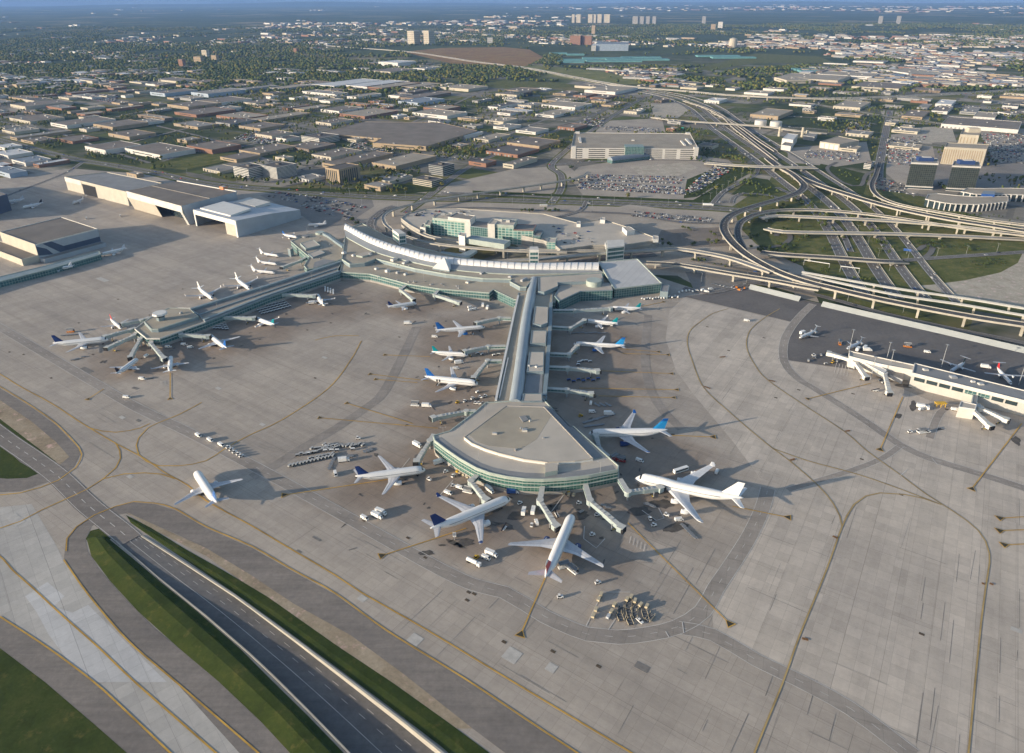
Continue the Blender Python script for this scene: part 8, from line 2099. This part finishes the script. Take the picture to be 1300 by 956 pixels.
for a, b in zip(front, front[1:]):
    a, b = Vector(a[:2]), Vector(b[:2]); n = max(1, int((b - a).length / 7)); d = (b - a).normalized()
    for k in range(n):
        p = a.lerp(b, (k + .5) / n); mb = MB(); mb.box((p.x, p.y - .8, 5.6), (1.6, 2.2, 11.2), math.atan2(d.y, d.x), W_WHITE); mb.build('fin', W_WHITE, t)
mb = MB(); mb.prism(zpx('1246,246 1263,247 1264,243 1249,242', 15), 11, 15, VBLU, R_BLUE); mb.build('roof_house', VBLU, t); mark_poly(q)

# tanks and the power plant
for k, (px, py) in enumerate(((965, 160), (984.5, 161.5))):
    c = P(px, py); t = empty('storage_tank', (c[0], c[1], 0), 0, ('left' if k == 0 else 'right') + ' of two white cylindrical storage tanks', 'storage tank')
    mb = MB(); mb.tube((0, 0, 0), (0, 0, 14), 14.5, 14.5, 28, W_WHITE); mb.build('shell', W_WHITE, t); mb = MB(); mb.tube((0, 0, 14), (0, 0, 15.5), 14.6, 2, 28, W_WHITE); mb.build('roof', W_WHITE, t); mark_poly([(c[0] + 20 * math.cos(a), c[1] + 20 * math.sin(a)) for a in np.linspace(0, 6.2, 12)])
t = empty('power_plant', (0, 0, 0), 0, 'white power plant with sheds, pipes and two stacks beside the expressway', 'power plant')
block(t, 'hall_wall', zpx('993,176 1007,178 1013,171 1000,169.5', 16), 0, 16, W_WHITE, R_WHITE, .5, W_WHITE); block(t, 'shed_wall', zpx('992,184 1004,186 1008,181 997,180', 10), 0, 10, W_WHITE, R_GREY, .5, W_WHITE); block(t, 'shed_wall', zpx('1020,172 1034,174 1038,170 1026,169', 9), 0, 9, W_GREY, R_GREY, .5, W_GREY)
for px, py, h in ((989, 173, 22), (1018, 174, 22), (1024, 173, 14)):
    c = P(px, py); mb = MB(); mb.tube((c[0], c[1], 0), (c[0], c[1], h), 3.4, 2.8, 12, W_CREAM); mb.build('stack', W_CREAM, t)
mark_poly(PL(cut('985,170 1045,168 1045,190 985,190')))
t = empty('factory', (0, 0, 0), 0, 'pale boxy cargo plant with tall wall bays beside the power plant', 'factory')
block(t, 'wall', zpx('1041,180 1066,183.5 1091,178.5 1064,173', 13), 0, 13, W_CREAM, R_TAN, .8, W_CREAM); mark_poly(PL(cut('1038,172 1095,172 1095,196 1038,196')))
a, b = [Vector(p) for p in zpx('1041,180 1066,183.5', 13)]
for k in range(4):
    mb = MB(); quadbox(mb, a.lerp(b, .05 + k * .24), a.lerp(b, .24 + k * .24), 1, 11, .4, W_WHITE); mb.build('door', W_WHITE, t)
# far towers and landmarks
def slab(px, py_base, wpx, h, wall, label, depth=18, ang=0.0, name='apartment_tower', kind='apartment tower', grp=None, roof=R_GREY):
    c = P(px, py_base); w = wpx * c[1] / F_PX * 1.05
    q = [(c[0] + x * math.cos(ang) - y * math.sin(ang), c[1] + x * math.sin(ang) + y * math.cos(ang)) for x, y in ((-w / 2, 0), (w / 2, 0), (w / 2, depth), (-w / 2, depth))]
    t = empty(name, (0, 0, 0), 0, label, kind, grp); mb = MB(); n = int(h / 6)
    block(t, 'wall', q, 0, h, wall, roof, 0); mark_poly(scaled(q, 10))
    for f in range(min(14, n)):
        mb = MB(); mb.walls(scaled(q, .3), f * h / n + 2.6, f * h / n + 4.4, W_BROWN); 
        if f % 2 == 0: mb.build('window', W_BROWN, t)
    return t
slab(522, 57, 10, 88, W_CREAM, 'left of two tall twin apartment slabs at the edge of the far woods', 60, R(-35))
slab(541, 57, 9, 90, W_CREAM, 'right of two tall twin apartment slabs at the edge of the far woods', 60, R(-35))
slab(622, 56, 6, 42, W_WHITE, 'single pale block behind the brown field', 20)
for px, py, w, h, m, lab in ((230, 85, 6, 34, W_BRICK, 'leftmost brick block of the apartment group in the left suburbs'), (251, 80, 10, 30, W_TAN, 'wide tan block of the apartment group in the left suburbs'), (260, 73, 7, 38, W_CREAM, 'tallest cream block of the apartment group in the left suburbs'), (272, 78, 7, 30, W_TAN, 'rightmost tan block of the apartment group in the left suburbs'), (375, 68, 4, 28, W_BRICK, 'thin brick tower in the suburbs left of the brown field'),
                             (730, 57, 12, 58, W_BRICK, 'left of two red brick apartment towers'), (744, 57, 12, 58, W_BRICK, 'right of two red brick apartment towers'), (753, 43, 4, 68, W_TAN, 'thin yellow tower behind the red brick towers'), (914, 36, 5, 60, W_WHITE, 'pale tower alone on the far right ridge'), (905, 38, 5, 50, W_TAN, 'tan tower alone left of the pale ridge tower')):
    slab(px, py, w, h, m, lab, 22, R(-20))
for px, w in ((727.5, 3), (734, 5), (749, 5), (754, 4), (760, 6), (770, 7)):
    slab(px, 29, w, 95, W_CREAM, 'pale apartment tower in the far skyline row behind the brick towers', 40, R(-20), grp='far skyline towers left')
for px, w in ((806, 6), (814, 5), (822, 4), (830, 4), (1117, 4), (1140, 4), (893, 4)):
    slab(px, 31, w, 85, W_GREY, 'hazy grey apartment tower in the far skyline right of the watershed', 40, R(-20), grp='far skyline towers right')
t = empty('grandstand', (0, 0, 0), 0, 'long dark racetrack grandstand with a bright end wall', 'grandstand'); q = zpx('757,56 798,56 798,53.5 759,53.5', 38); block(t, 'wall', q, 0, 38, W_BLUE, R_BLUE, 0); mark_poly(scaled(q, 12))
mb = MB(); a, b = Vector(q[0]), Vector(q[3]); mb.prism([tuple(a + Vector((-30, -10))), tuple(a + Vector((-2, -10))), tuple(b + Vector((-2, 0))), tuple(b + Vector((-30, 0)))], 0, 30, W_WHITE); mb.build('end_wall', W_WHITE, t)
c = P(930, 60); t = empty('water_tower', (c[0], c[1], 0), 0, 'pale round tower beyond the racetrack', 'tower'); mb = MB(); mb.tube((0, 0, 0), (0, 0, 50), 26, 24, 16, W_CREAM); mb.build('shaft', W_CREAM, t); mb = MB(); mb.tube((0, 0, 50), (0, 0, 56), 24, 8, 16, W_CREAM); mb.build('roof', W_CREAM, t)
for k, (x0, x1, y) in enumerate(((708, 742, 80), (715, 760, 77.5), (740, 800, 75.5), (745, 815, 79), (770, 850, 77), (790, 840, 74.5), (698, 720, 69), (720, 742, 70.5), (886, 940, 72.5), (905, 960, 74.5), (1010, 1040, 90), (1018, 1060, 92.5))):
    a, b = Vector(P(x0, y)[:2]), Vector(P(x1, y)[:2]); n = Vector((0, 60)); building([tuple(a), tuple(b), tuple(b + n), tuple(a + n)], 7, R_TEAL, R_TEAL, 'stable', units=0, doors=False, parapet=0)

# fill the industrial grid
WALLS = [W_CREAM, W_WHITE, W_TAN, W_BRICK, W_BROWN, W_GREY]; ROOFS = [R_GREY, R_BROWN, R_TAN, R_DARK, R_BROWN, R_WHITE]
def free(u0, u1, v0, v1, m=9):
    return not any(u0 < b[1] + m and u1 > b[0] - m and v0 < b[3] + m and v1 > b[2] - m for b in BLD)
cand = []; tries = 0
while len(cand) < 250 and tries < 40000:
    tries += 1
    px, py = random.uniform(-40, 1340), 78 + 170 * random.random() ** 1.25
    if any(in_poly(px, py, z) for z in NO_BUILD): continue
    x, y, _ = P(px, py)
    if px < 420 and py < 104 and random.random() < .9: continue
    if 440 < px < 720 and 92 < py < 106: continue
    k = 1.0 if py > 120 else 1.25
    L, Wd = random.choice([32, 45, 60, 85, 115]) * k * random.uniform(.8, 1.2), random.choice([24, 34, 46, 62]) * k * random.uniform(.8, 1.2)
    if random.random() < .4: L, Wd = Wd, L
    u, v = to_grid(x, y); bx = (u - L / 2, u + L / 2, v - Wd / 2, v + Wd / 2)
    if not free(*bx): continue
    cs_ = [from_grid(a, b) for a, b in ((bx[0], bx[2]), (bx[1], bx[2]), (bx[1], bx[3]), (bx[0], bx[3]))]
    if any(is_occ(*p) for p in cs_) or is_occ(x, y) or any(is_occ(*[(a + b) / 2 for a, b in zip(cs_[i], cs_[(i + 1) % 4])]) for i in range(4)): continue
    BLD.append(bx); mark_poly(scaled(cs_, 5)); cand.append((math.hypot(x, y), cs_, px, py))
cand.sort(key=lambda c: c[0])
nhand = 150
NBR = MB(); far_b = []
for k, (dist, cs_, px, py) in enumerate(cand):
    w = random.choices(WALLS, (3, 4, 3, 2, 2, 2))[0]; r = random.choices(ROOFS, (3, 4, 3, 1, 2, 1.2))[0]; h = random.uniform(4.5, 7.5)
    if k < 180:
        BLD.pop() if False else None
        n0 = len(BLD); building(cs_, h, w, r, units=random.randint(1, 3), doors=dist < 2300); del BLD[n0:]
    else: far_b.append((cs_, h, w, r))
finish_labels()
# what lies farther: too many to count
mb = MB()
for cs_, h, w, r in far_b: mb.prism(cs_, 0, h, w, r)
n = 0
def vnoise(x, y, s, seed):
    def hsh(i, j): 
        q = np.sin(i * 127.1 + j * 311.7 + seed * 74.7) * 43758.5453; return q - np.floor(q)
    x, y = np.asarray(x) / s, np.asarray(y) / s; i, j = np.floor(x), np.floor(y); f, g_ = x - i, y - j; f = f * f * (3 - 2 * f); g_ = g_ * g_ * (3 - 2 * g_)
    return (hsh(i, j) * (1 - f) + hsh(i + 1, j) * f) * (1 - g_) + (hsh(i, j + 1) * (1 - f) + hsh(i + 1, j + 1) * f) * g_
def urban(px, py):
    """how built-up the far land reads"""
    d = .12
    if px > 950 and 45 < py < 110: d = .58
    if 330 < px < 720 and 26 < py < 56: d = .65
    if px < 330 and 46 < py < 62: d = .35
    if px > 780 and 8 < py < 14: d = .62
    if 640 < px < 950 and 46 < py < 60: d = .45
    if 780 < px < 960 and 88 < py < 112: d = .8
    if px < 420 and 60 < py < 110: d = .3
    if 150 < px < 480 and 70 < py < 95: d = .4
    return d
pts = 0; tries = 0
while pts < 5200 and tries < 90000:
    tries += 1
    px, py = random.uniform(-40, 1340), 6.5 + 104 * random.random() ** 1.1
    x, y, _ = P(px, py)
    nv = float(vnoise(x, y, 420 if py > 30 else 1500, 3)) 
    if nv + random.uniform(-.12, .12) > urban(px, py) * .95 + .02: continue
    if any(in_poly(px, py, z) for z in NO_BUILD[4:5] + NO_BUILD[6:7]): continue
    if is_occ(x, y): continue
    big = random.random() < (.5 if px > 900 or py < 40 else .22); k = 1 + max(0, (60 - py) / 60) * .9
    L, Wd, h = (random.uniform(35, 95) * k, random.uniform(18, 45) * k, random.uniform(6, 11) * k) if big else (random.uniform(11, 18), random.uniform(9, 13), random.uniform(5, 8))
    a = G1A + random.choice((0, math.pi / 2)); ca, sa = math.cos(a), math.sin(a)
    q = [(x + u * ca - v * sa, y + u * sa + v * ca) for u, v in ((-L / 2, -Wd / 2), (L / 2, -Wd / 2), (L / 2, Wd / 2), (-L / 2, Wd / 2))]
    w = random.choice([W_WHITE, W_CREAM, W_TAN, W_BRICK, W_BROWN, W_GREY, W_GREY]); r = random.choice([R_GREY, R_TAN, R_BROWN, R_WHITE, R_BLUE] if big else [R_BROWN, R_RED, R_DARK, R_GREY])
    if big: mb.prism(q, 0, h, w, r)
    else:      # small house with a pitched roof
        mb.walls(q, 0, h * .6, w); m0, m1 = [tuple((Vector(q[i]) + Vector(q[j])) / 2) for i, j in ((0, 3), (1, 2))]
        mb.face([(*q[0], h * .6), (*q[1], h * .6), (*m1, h), (*m0, h)], r); mb.face([(*q[2], h * .6), (*q[3], h * .6), (*m0, h), (*m1, h)], r)
        mb.face([(*q[3], h * .6), (*q[0], h * .6), (*m0, h)], w); mb.face([(*q[1], h * .6), (*q[2], h * .6), (*m1, h)], w)
    pts += 1
tag(mb.build('distant_suburb', W_WHITE), kind='stuff')
# ================================================================ TREES
def leafmat(name, a, b):
    m = bpy.data.materials.new(name); m.use_nodes = True; nt = m.node_tree; p = nt.nodes['Principled BSDF']; p.inputs['Roughness'].default_value = .9; p.inputs['Specular IOR Level'].default_value = .1
    g = nd(nt, 'ShaderNodeNewGeometry'); c = ramp(nt, noise(nt, g.outputs['Position'], .35, 3, .7), [(.3, a), (.7, b)])
    c = mixc(nt, .6, c, ramp(nt, noise(nt, g.outputs['Position'], .02, 3, .6), [(.3, (.7, .75, .7)), (.7, (1.3, 1.2, 1.1))]), 'MULTIPLY'); nt.links.new(c, p.inputs['Base Color']); return m
LEAF = [leafmat('dark_green_leaves', (.035, .055, .016), (.075, .098, .028)), leafmat('mid_green_leaves', (.05, .075, .018), (.11, .13, .036)), leafmat('olive_leaves', (.085, .09, .02), (.17, .155, .045))]
AUT = leafmat('yellowing_leaves', (.13, .10, .02), (.24, .17, .04))
BARK = mat('bark', (.09, .07, .05), .9, var=.2, scale=1)
t_ = (1 + 5 ** .5) / 2
ICV = np.array([(-1, t_, 0), (1, t_, 0), (-1, -t_, 0), (1, -t_, 0), (0, -1, t_), (0, 1, t_), (0, -1, -t_), (0, 1, -t_), (t_, 0, -1), (t_, 0, 1), (-t_, 0, -1), (-t_, 0, 1)], float); ICV /= np.linalg.norm(ICV[0])
ICF = [(0, 11, 5), (0, 5, 1), (0, 1, 7), (0, 7, 10), (0, 10, 11), (1, 5, 9), (5, 11, 4), (11, 10, 2), (10, 7, 6), (7, 1, 8), (3, 9, 4), (3, 4, 2), (3, 2, 6), (3, 6, 8), (3, 8, 9), (4, 9, 5), (2, 4, 11), (6, 2, 10), (8, 6, 7), (9, 8, 1)]
def crown(nb, seed, h=10., r=4., leaves=0):
    rg = np.random.default_rng(seed); V_, F_ = [], []
    for b in range(nb):
        if nb == 1: c = np.array([0, 0, h * .58]); rad = np.array([r, r, h * .45])
        else:
            a = rg.uniform(0, 6.28); q = rg.uniform(.15, .62) * r; z = h * rg.uniform(.38, .82); c = np.array([q * math.cos(a), q * math.sin(a), z]); k = r * rg.uniform(.38, .6) * (1.15 - .45 * z / h); rad = np.array([k, k, k * .85])
        v = ICV * rad * rg.uniform(.72, 1.22, (12, 1)) + c; n = len(V_); V_.extend(v.tolist()); F_.extend([tuple(i + n for i in f) for f in ICF])
    for l in range(leaves):
        d = rg.normal(size=3); d /= np.linalg.norm(d); c = np.array([0, 0, h * .6]) + d * np.array([r, r, h * .38]) * rg.uniform(.75, 1.08); s = rg.uniform(.45, .95)
        a, b = rg.normal(size=3), rg.normal(size=3); a /= np.linalg.norm(a); b -= a * (a @ b); b /= np.linalg.norm(b); n = len(V_); V_.extend([(c + a * s).tolist(), (c + b * s).tolist(), (c - a * s).tolist(), (c - b * s).tolist()]); F_.append((n, n + 1, n + 2, n + 3))
    return V_, F_
# where they stand
def sample(n, y0, y1, cl, thr, seed, xw=1.15):
    rg = np.random.default_rng(seed); y = np.sqrt(rg.uniform(y0 ** 2, y1 ** 2, n)); x = rg.uniform(-.76, .76, n) * y * xw
    nz = vnoise(x, y, cl, seed) * .55 + vnoise(x, y, cl / 3.1, seed + 5) * .3 + vnoise(x, y, cl / 9, seed + 9) * .15
    k = nz > thr; return np.stack([x[k], y[k]], 1)
trees = []      # x, y, height, species
FIELD = [cut(s) for s in ('512,66 560,60 690,60 690,75 668,86 540,80', '868,88 960,66 1060,70 1062,82 960,84 900,96', '700,85 760,88 840,106 760,104 700,98', '640,44 860,56 860,72 700,68 640,62')]
def woods(px, py):
    b = 0.0
    if px < 330 and 84 < py < 104: b = .45
    if 330 < px < 620 and 86 < py < 105: b = .3
    if 540 < px < 730 and 44 < py < 58: b = .35
    if px < 400 and 56 < py < 86: b = .16
    if 1140 < px and 98 < py < 120: b = .25
    if 690 < px < 950 and 82 < py < 90: b = .2
    if px > 950 and 40 < py < 112: b = -.02
    if 330 < px < 720 and 26 < py < 44: b = -.05
    if 1000 < px < 1140 and 112 < py < 130: b = .15
    return b
def add(ps, thr, hmin, hmax, cl, seed, keep=1.0):
    rg = np.random.default_rng(seed + 100)
    nz = vnoise(ps[:, 0], ps[:, 1], cl, seed) * .55 + vnoise(ps[:, 0], ps[:, 1], cl / 3.1, seed + 5) * .3 + vnoise(ps[:, 0], ps[:, 1], cl / 9, seed + 9) * .15
    for (x, y), v in zip(ps, nz):
        px, py = to_px(x, y)
        if v + woods(px, py) < thr: continue
        if rg.random() > .5 + 1.2 * (v + woods(px, py) - thr) / .12: continue
        if is_occ(x, y) or any(in_poly(px, py, f) for f in TREE_NO): continue
        if any(in_poly(px, py, f) for f in FIELD) and rg.random() > .04: continue
        trees.append((x, y, rg.uniform(hmin, hmax), rg.integers(0, 3)))
rg = np.random.default_rng(5)
def field_pts(n, y0, y1):
    y = np.sqrt(rg.uniform(y0 ** 2, y1 ** 2, n)); return np.stack([rg.uniform(-.80, .80, n) * y, y], 1)
add(field_pts(15000, 1000, 2200), .50, 6, 11, 150, 11)
add(field_pts(34000, 2200, 4200), .52, 6, 12, 230, 12)
add(field_pts(60000, 4200, 9000), .50, 8, 14, 420, 13)
# rows and clumps one can place
def clump(s, n, hmin=6, hmax=11, sp=None, spread=9):
    path = smooth_path(PL(cut(s)), 6)
    for k in range(n):
        i = random.randrange(len(path)); p = path[i]
        trees.append((p[0] + random.gauss(0, spread), p[1] + random.gauss(0, spread), random.uniform(hmin, hmax), sp if sp is not None else random.randrange(3)))
for s, n, hm, hx, sp, sd in (('282,226 310,230 340,233 380,234', 26, 7, 12, None, 8), ('152,200 200,210 240,212', 16, 5, 9, 0, 7), ('420,235 445,236 470,234', 12, 6, 10, None, 7), ('475,235 485,228 500,224', 16, 9, 14, 2, 8), ('505,232 520,222 530,215', 14, 8, 13, 0, 8), ('470,218 500,220', 14, 7, 11, 0, 8), ('555,235 562,238', 5, 8, 11, 2, 5),
                             ('600,200 630,195 655,185 700,172', 40, 6, 11, None, 10), ('560,190 580,196 600,190', 24, 8, 12, None, 12), ('620,170 650,160 690,150', 20, 6, 10, None, 10), ('735,162 760,150 790,142', 20, 6, 11, None, 12), ('880,200 892,206 900,190 885,175', 40, 6, 10, 0, 10), ('905,196 920,200 940,200', 20, 5, 9, 1, 9), ('935,236 950,230 965,238 975,242', 34, 4, 8, 1, 9), ('880,248 900,240 915,228', 26, 3, 6, 0, 6),
                             ('945,248 960,246 985,252', 14, 3, 6, 1, 7), ('1205,262 1230,264 1250,264', 22, 7, 11, 1, 6), ('1190,236 1200,240 1215,240', 12, 6, 10, 0, 6), ('1110,248 1125,256 1140,262', 18, 3, 6, 0, 6), ('1160,266 1200,272 1260,276 1300,280', 26, 3, 6, 0, 7), ('1127,200 1130,180 1134,160', 16, 4, 7, 2, 4), ('1225,335 1250,335 1270,330', 30, 1.5, 3, 0, 7), ('960,318 990,318 1000,312', 22, 4, 7, 0, 8), ('930,300 945,305 960,300', 8, 3, 6, 0, 6),
                             ('1010,255 1040,275 1065,300', 40, 3, 7, 1, 9), ('985,262 1000,285 1030,310', 34, 3, 7, 0, 10), ('1085,275 1110,300 1130,325', 34, 3, 6, 1, 9), ('1160,310 1200,312 1240,316', 30, 2, 5, 0, 8), ('940,214 955,222 970,216', 20, 4, 7, 1, 7), ('1060,216 1080,226 1100,232', 16, 3, 6, 1, 8), ('885,330 905,335 925,338', 12, 2, 4, 1, 5), ('1000,325 1050,345 1070,355', 12, 2, 5, 0, 7), ('664,268 668,268 674,269', 5, 4, 6, 0, 3), ('697,269 706,269', 5, 4, 6, 0, 3), ('448,281 452,285', 5, 5, 7, 0, 3), ('446,293 447,298', 4, 5, 7, 2, 2.5), ('420,245 450,248 470,247', 6, 3, 5, 0, 4), ('520,300 530,292', 5, 3, 5, 0, 4), ('690,300 710,300 730,290', 8, 3, 5, 0, 4), ('920,306 880,311 840,310', 12, 3, 5, 1, 5), ('870,290 900,298', 6, 3, 5, 1, 5),
                             ('805,115 900,122 960,130', 60, 5, 9, None, 16), ('1010,128 1060,132 1110,128', 50, 6, 11, None, 14), ('930,140 942,148 950,158', 24, 6, 10, 0, 12), ('1170,118 1230,114 1300,118', 110, 7, 12, 0, 26), ('820,142 835,144', 10, 4, 7, 1, 8), ('610,182 600,200 585,206', 22, 7, 11, None, 10), ('1085,352 1100,356', 6, 3, 5, 1, 4), ('1095,150 1100,180', 14, 4, 7, 0, 6), ('390,200 420,196 440,186', 20, 6, 10, None, 10), ('340,190 370,178 390,172', 20, 6, 10, None, 10), ('230,172 280,178 320,182', 26, 6, 10, None, 10), ('95,160 140,166 180,172', 24, 6, 9, 0, 9), ('40,190 70,186 100,180', 14, 4, 7, 0, 8)):
    clump(s, n, hm, hx, sp, sd)
trees = [t for t in trees if not is_occ(t[0], t[1]) or (t[1] < 1500)]
# never on a roof or a carriageway
def blocked(x, y):
    px, py = to_px(x, y)
    return y < 760 and x < 420
trees = [t for t in trees if not blocked(t[0], t[1])]
trees.sort(key=lambda t: t[0] ** 2 + t[1] ** 2)
SPEC = ['dark green', 'mid green', 'olive']
KIDS = []
for sp in range(3):
    for vv in range(2):
        V_, F_ = crown(8, sp * 10 + vv, leaves=70); mb = MB(); mb.v, mb.f, mb.m, mb.mats = [tuple(q) for q in V_], F_, [0] * len(F_), [LEAF[sp]]
        tb = MB(); tb.tube((0, 0, 0), (0, 0, 5), .32, .16, 7, BARK); tb.tube((0, 0, 3), (1.3, .4, 6), .14, .06, 5, BARK); tb.tube((0, 0, 3.4), (-1.0, .9, 6.4), .13, .05, 5, BARK)
        KIDS.append((mb, tb, sp))
PR = {}
def tplace(px, py):
    if px < 330: return 'beyond the hangars'
    if px < 560: return 'around the offices by the airport road'
    if px < 730: return 'left of the banded white garage'
    if px < 925: return 'beside the packed parking lot' if py < 285 else 'by the roads behind the terminal'
    if px < 1105: return 'among the interchange ramps'
    return 'around the hotels on the right' if py < 285 else 'on the grassy mound at the right'
for k, (x, y, h, sp) in enumerate(trees[:296]):
    sp = int(sp); key = (sp, k % 2)
    px, py = to_px(x, y)
    shrub = h < 5
    root = bpy.data.objects.new('shrub' if shrub else 'tree', None); col.objects.link(root)
    if key not in PR:
        mb, tb, _ = KIDS[sp * 2 + k % 2]; a, b = mb.build('crown', LEAF[sp]), tb.build('trunk', BARK); PR[key] = (a, b)
    else:
        a, b = [o.copy() for o in PR[key]]; col.objects.link(a); col.objects.link(b)
    a.parent = root; b.parent = root
    root.location = (x, y, 0.1); root.rotation_euler = (0, 0, random.uniform(0, 6.28)); s = h / 10; root.scale = (s * random.uniform(.85, 1.2) * (1.35 if shrub else 1), s * random.uniform(.85, 1.2) * (1.35 if shrub else 1), s)
    kind = 'shrub' if shrub else 'tree'
    tag(root, f'{"low " if shrub else ""}{SPEC[sp]} leafy {kind} {tplace(px, py)}', kind, f'{SPEC[sp]} {kind}s {tplace(px, py)}')
far = trees[296:]
protos = []
for sp in range(3):
    V_, F_ = crown(4, 40 + sp, r=4.4); protos.append((V_, F_, [sp] * len(F_)))
for sp in range(3):
    V_, F_ = crown(1, 60 + sp, r=5.2); protos.append((V_, F_, [sp] * len(F_)))
pl = []
for x, y, h, sp in far:
    near = y < 2600; s = h / 10; k = s * random.uniform(.75, 1.5) * (1.0 if near else 1.15)
    pl.append((x, y, 0.0, random.uniform(0, 6.28), k, k * random.uniform(.85, 1.15), s, int(sp) if near else int(sp) + 3))
scatter('woodland', {'p': protos, 'mats': LEAF}, pl)

# ================================================================ THE AIR
mb = MB(); mb.box((0, 16500, 181), (84000, 37500, 366)); hz = mb.build('haze', None)
hm = bpy.data.materials.new('haze_air'); hm.use_nodes = True; nt = hm.node_tree
for n in list(nt.nodes):
    if n.type == 'BSDF_PRINCIPLED': nt.nodes.remove(n)
pv = nd(nt, 'ShaderNodeVolumePrincipled'); pv.inputs['Color'].default_value = (0.26, 0.48, 0.95, 1); pv.inputs['Density'].default_value = 3.6e-5; pv.inputs['Anisotropy'].default_value = 0.0
nt.links.new(pv.outputs[0], [n for n in nt.nodes if n.type == 'OUTPUT_MATERIAL'][0].inputs['Volume'])
hz.data.materials.clear(); hz.data.materials.append(hm); hz['kind'] = 'stuff'
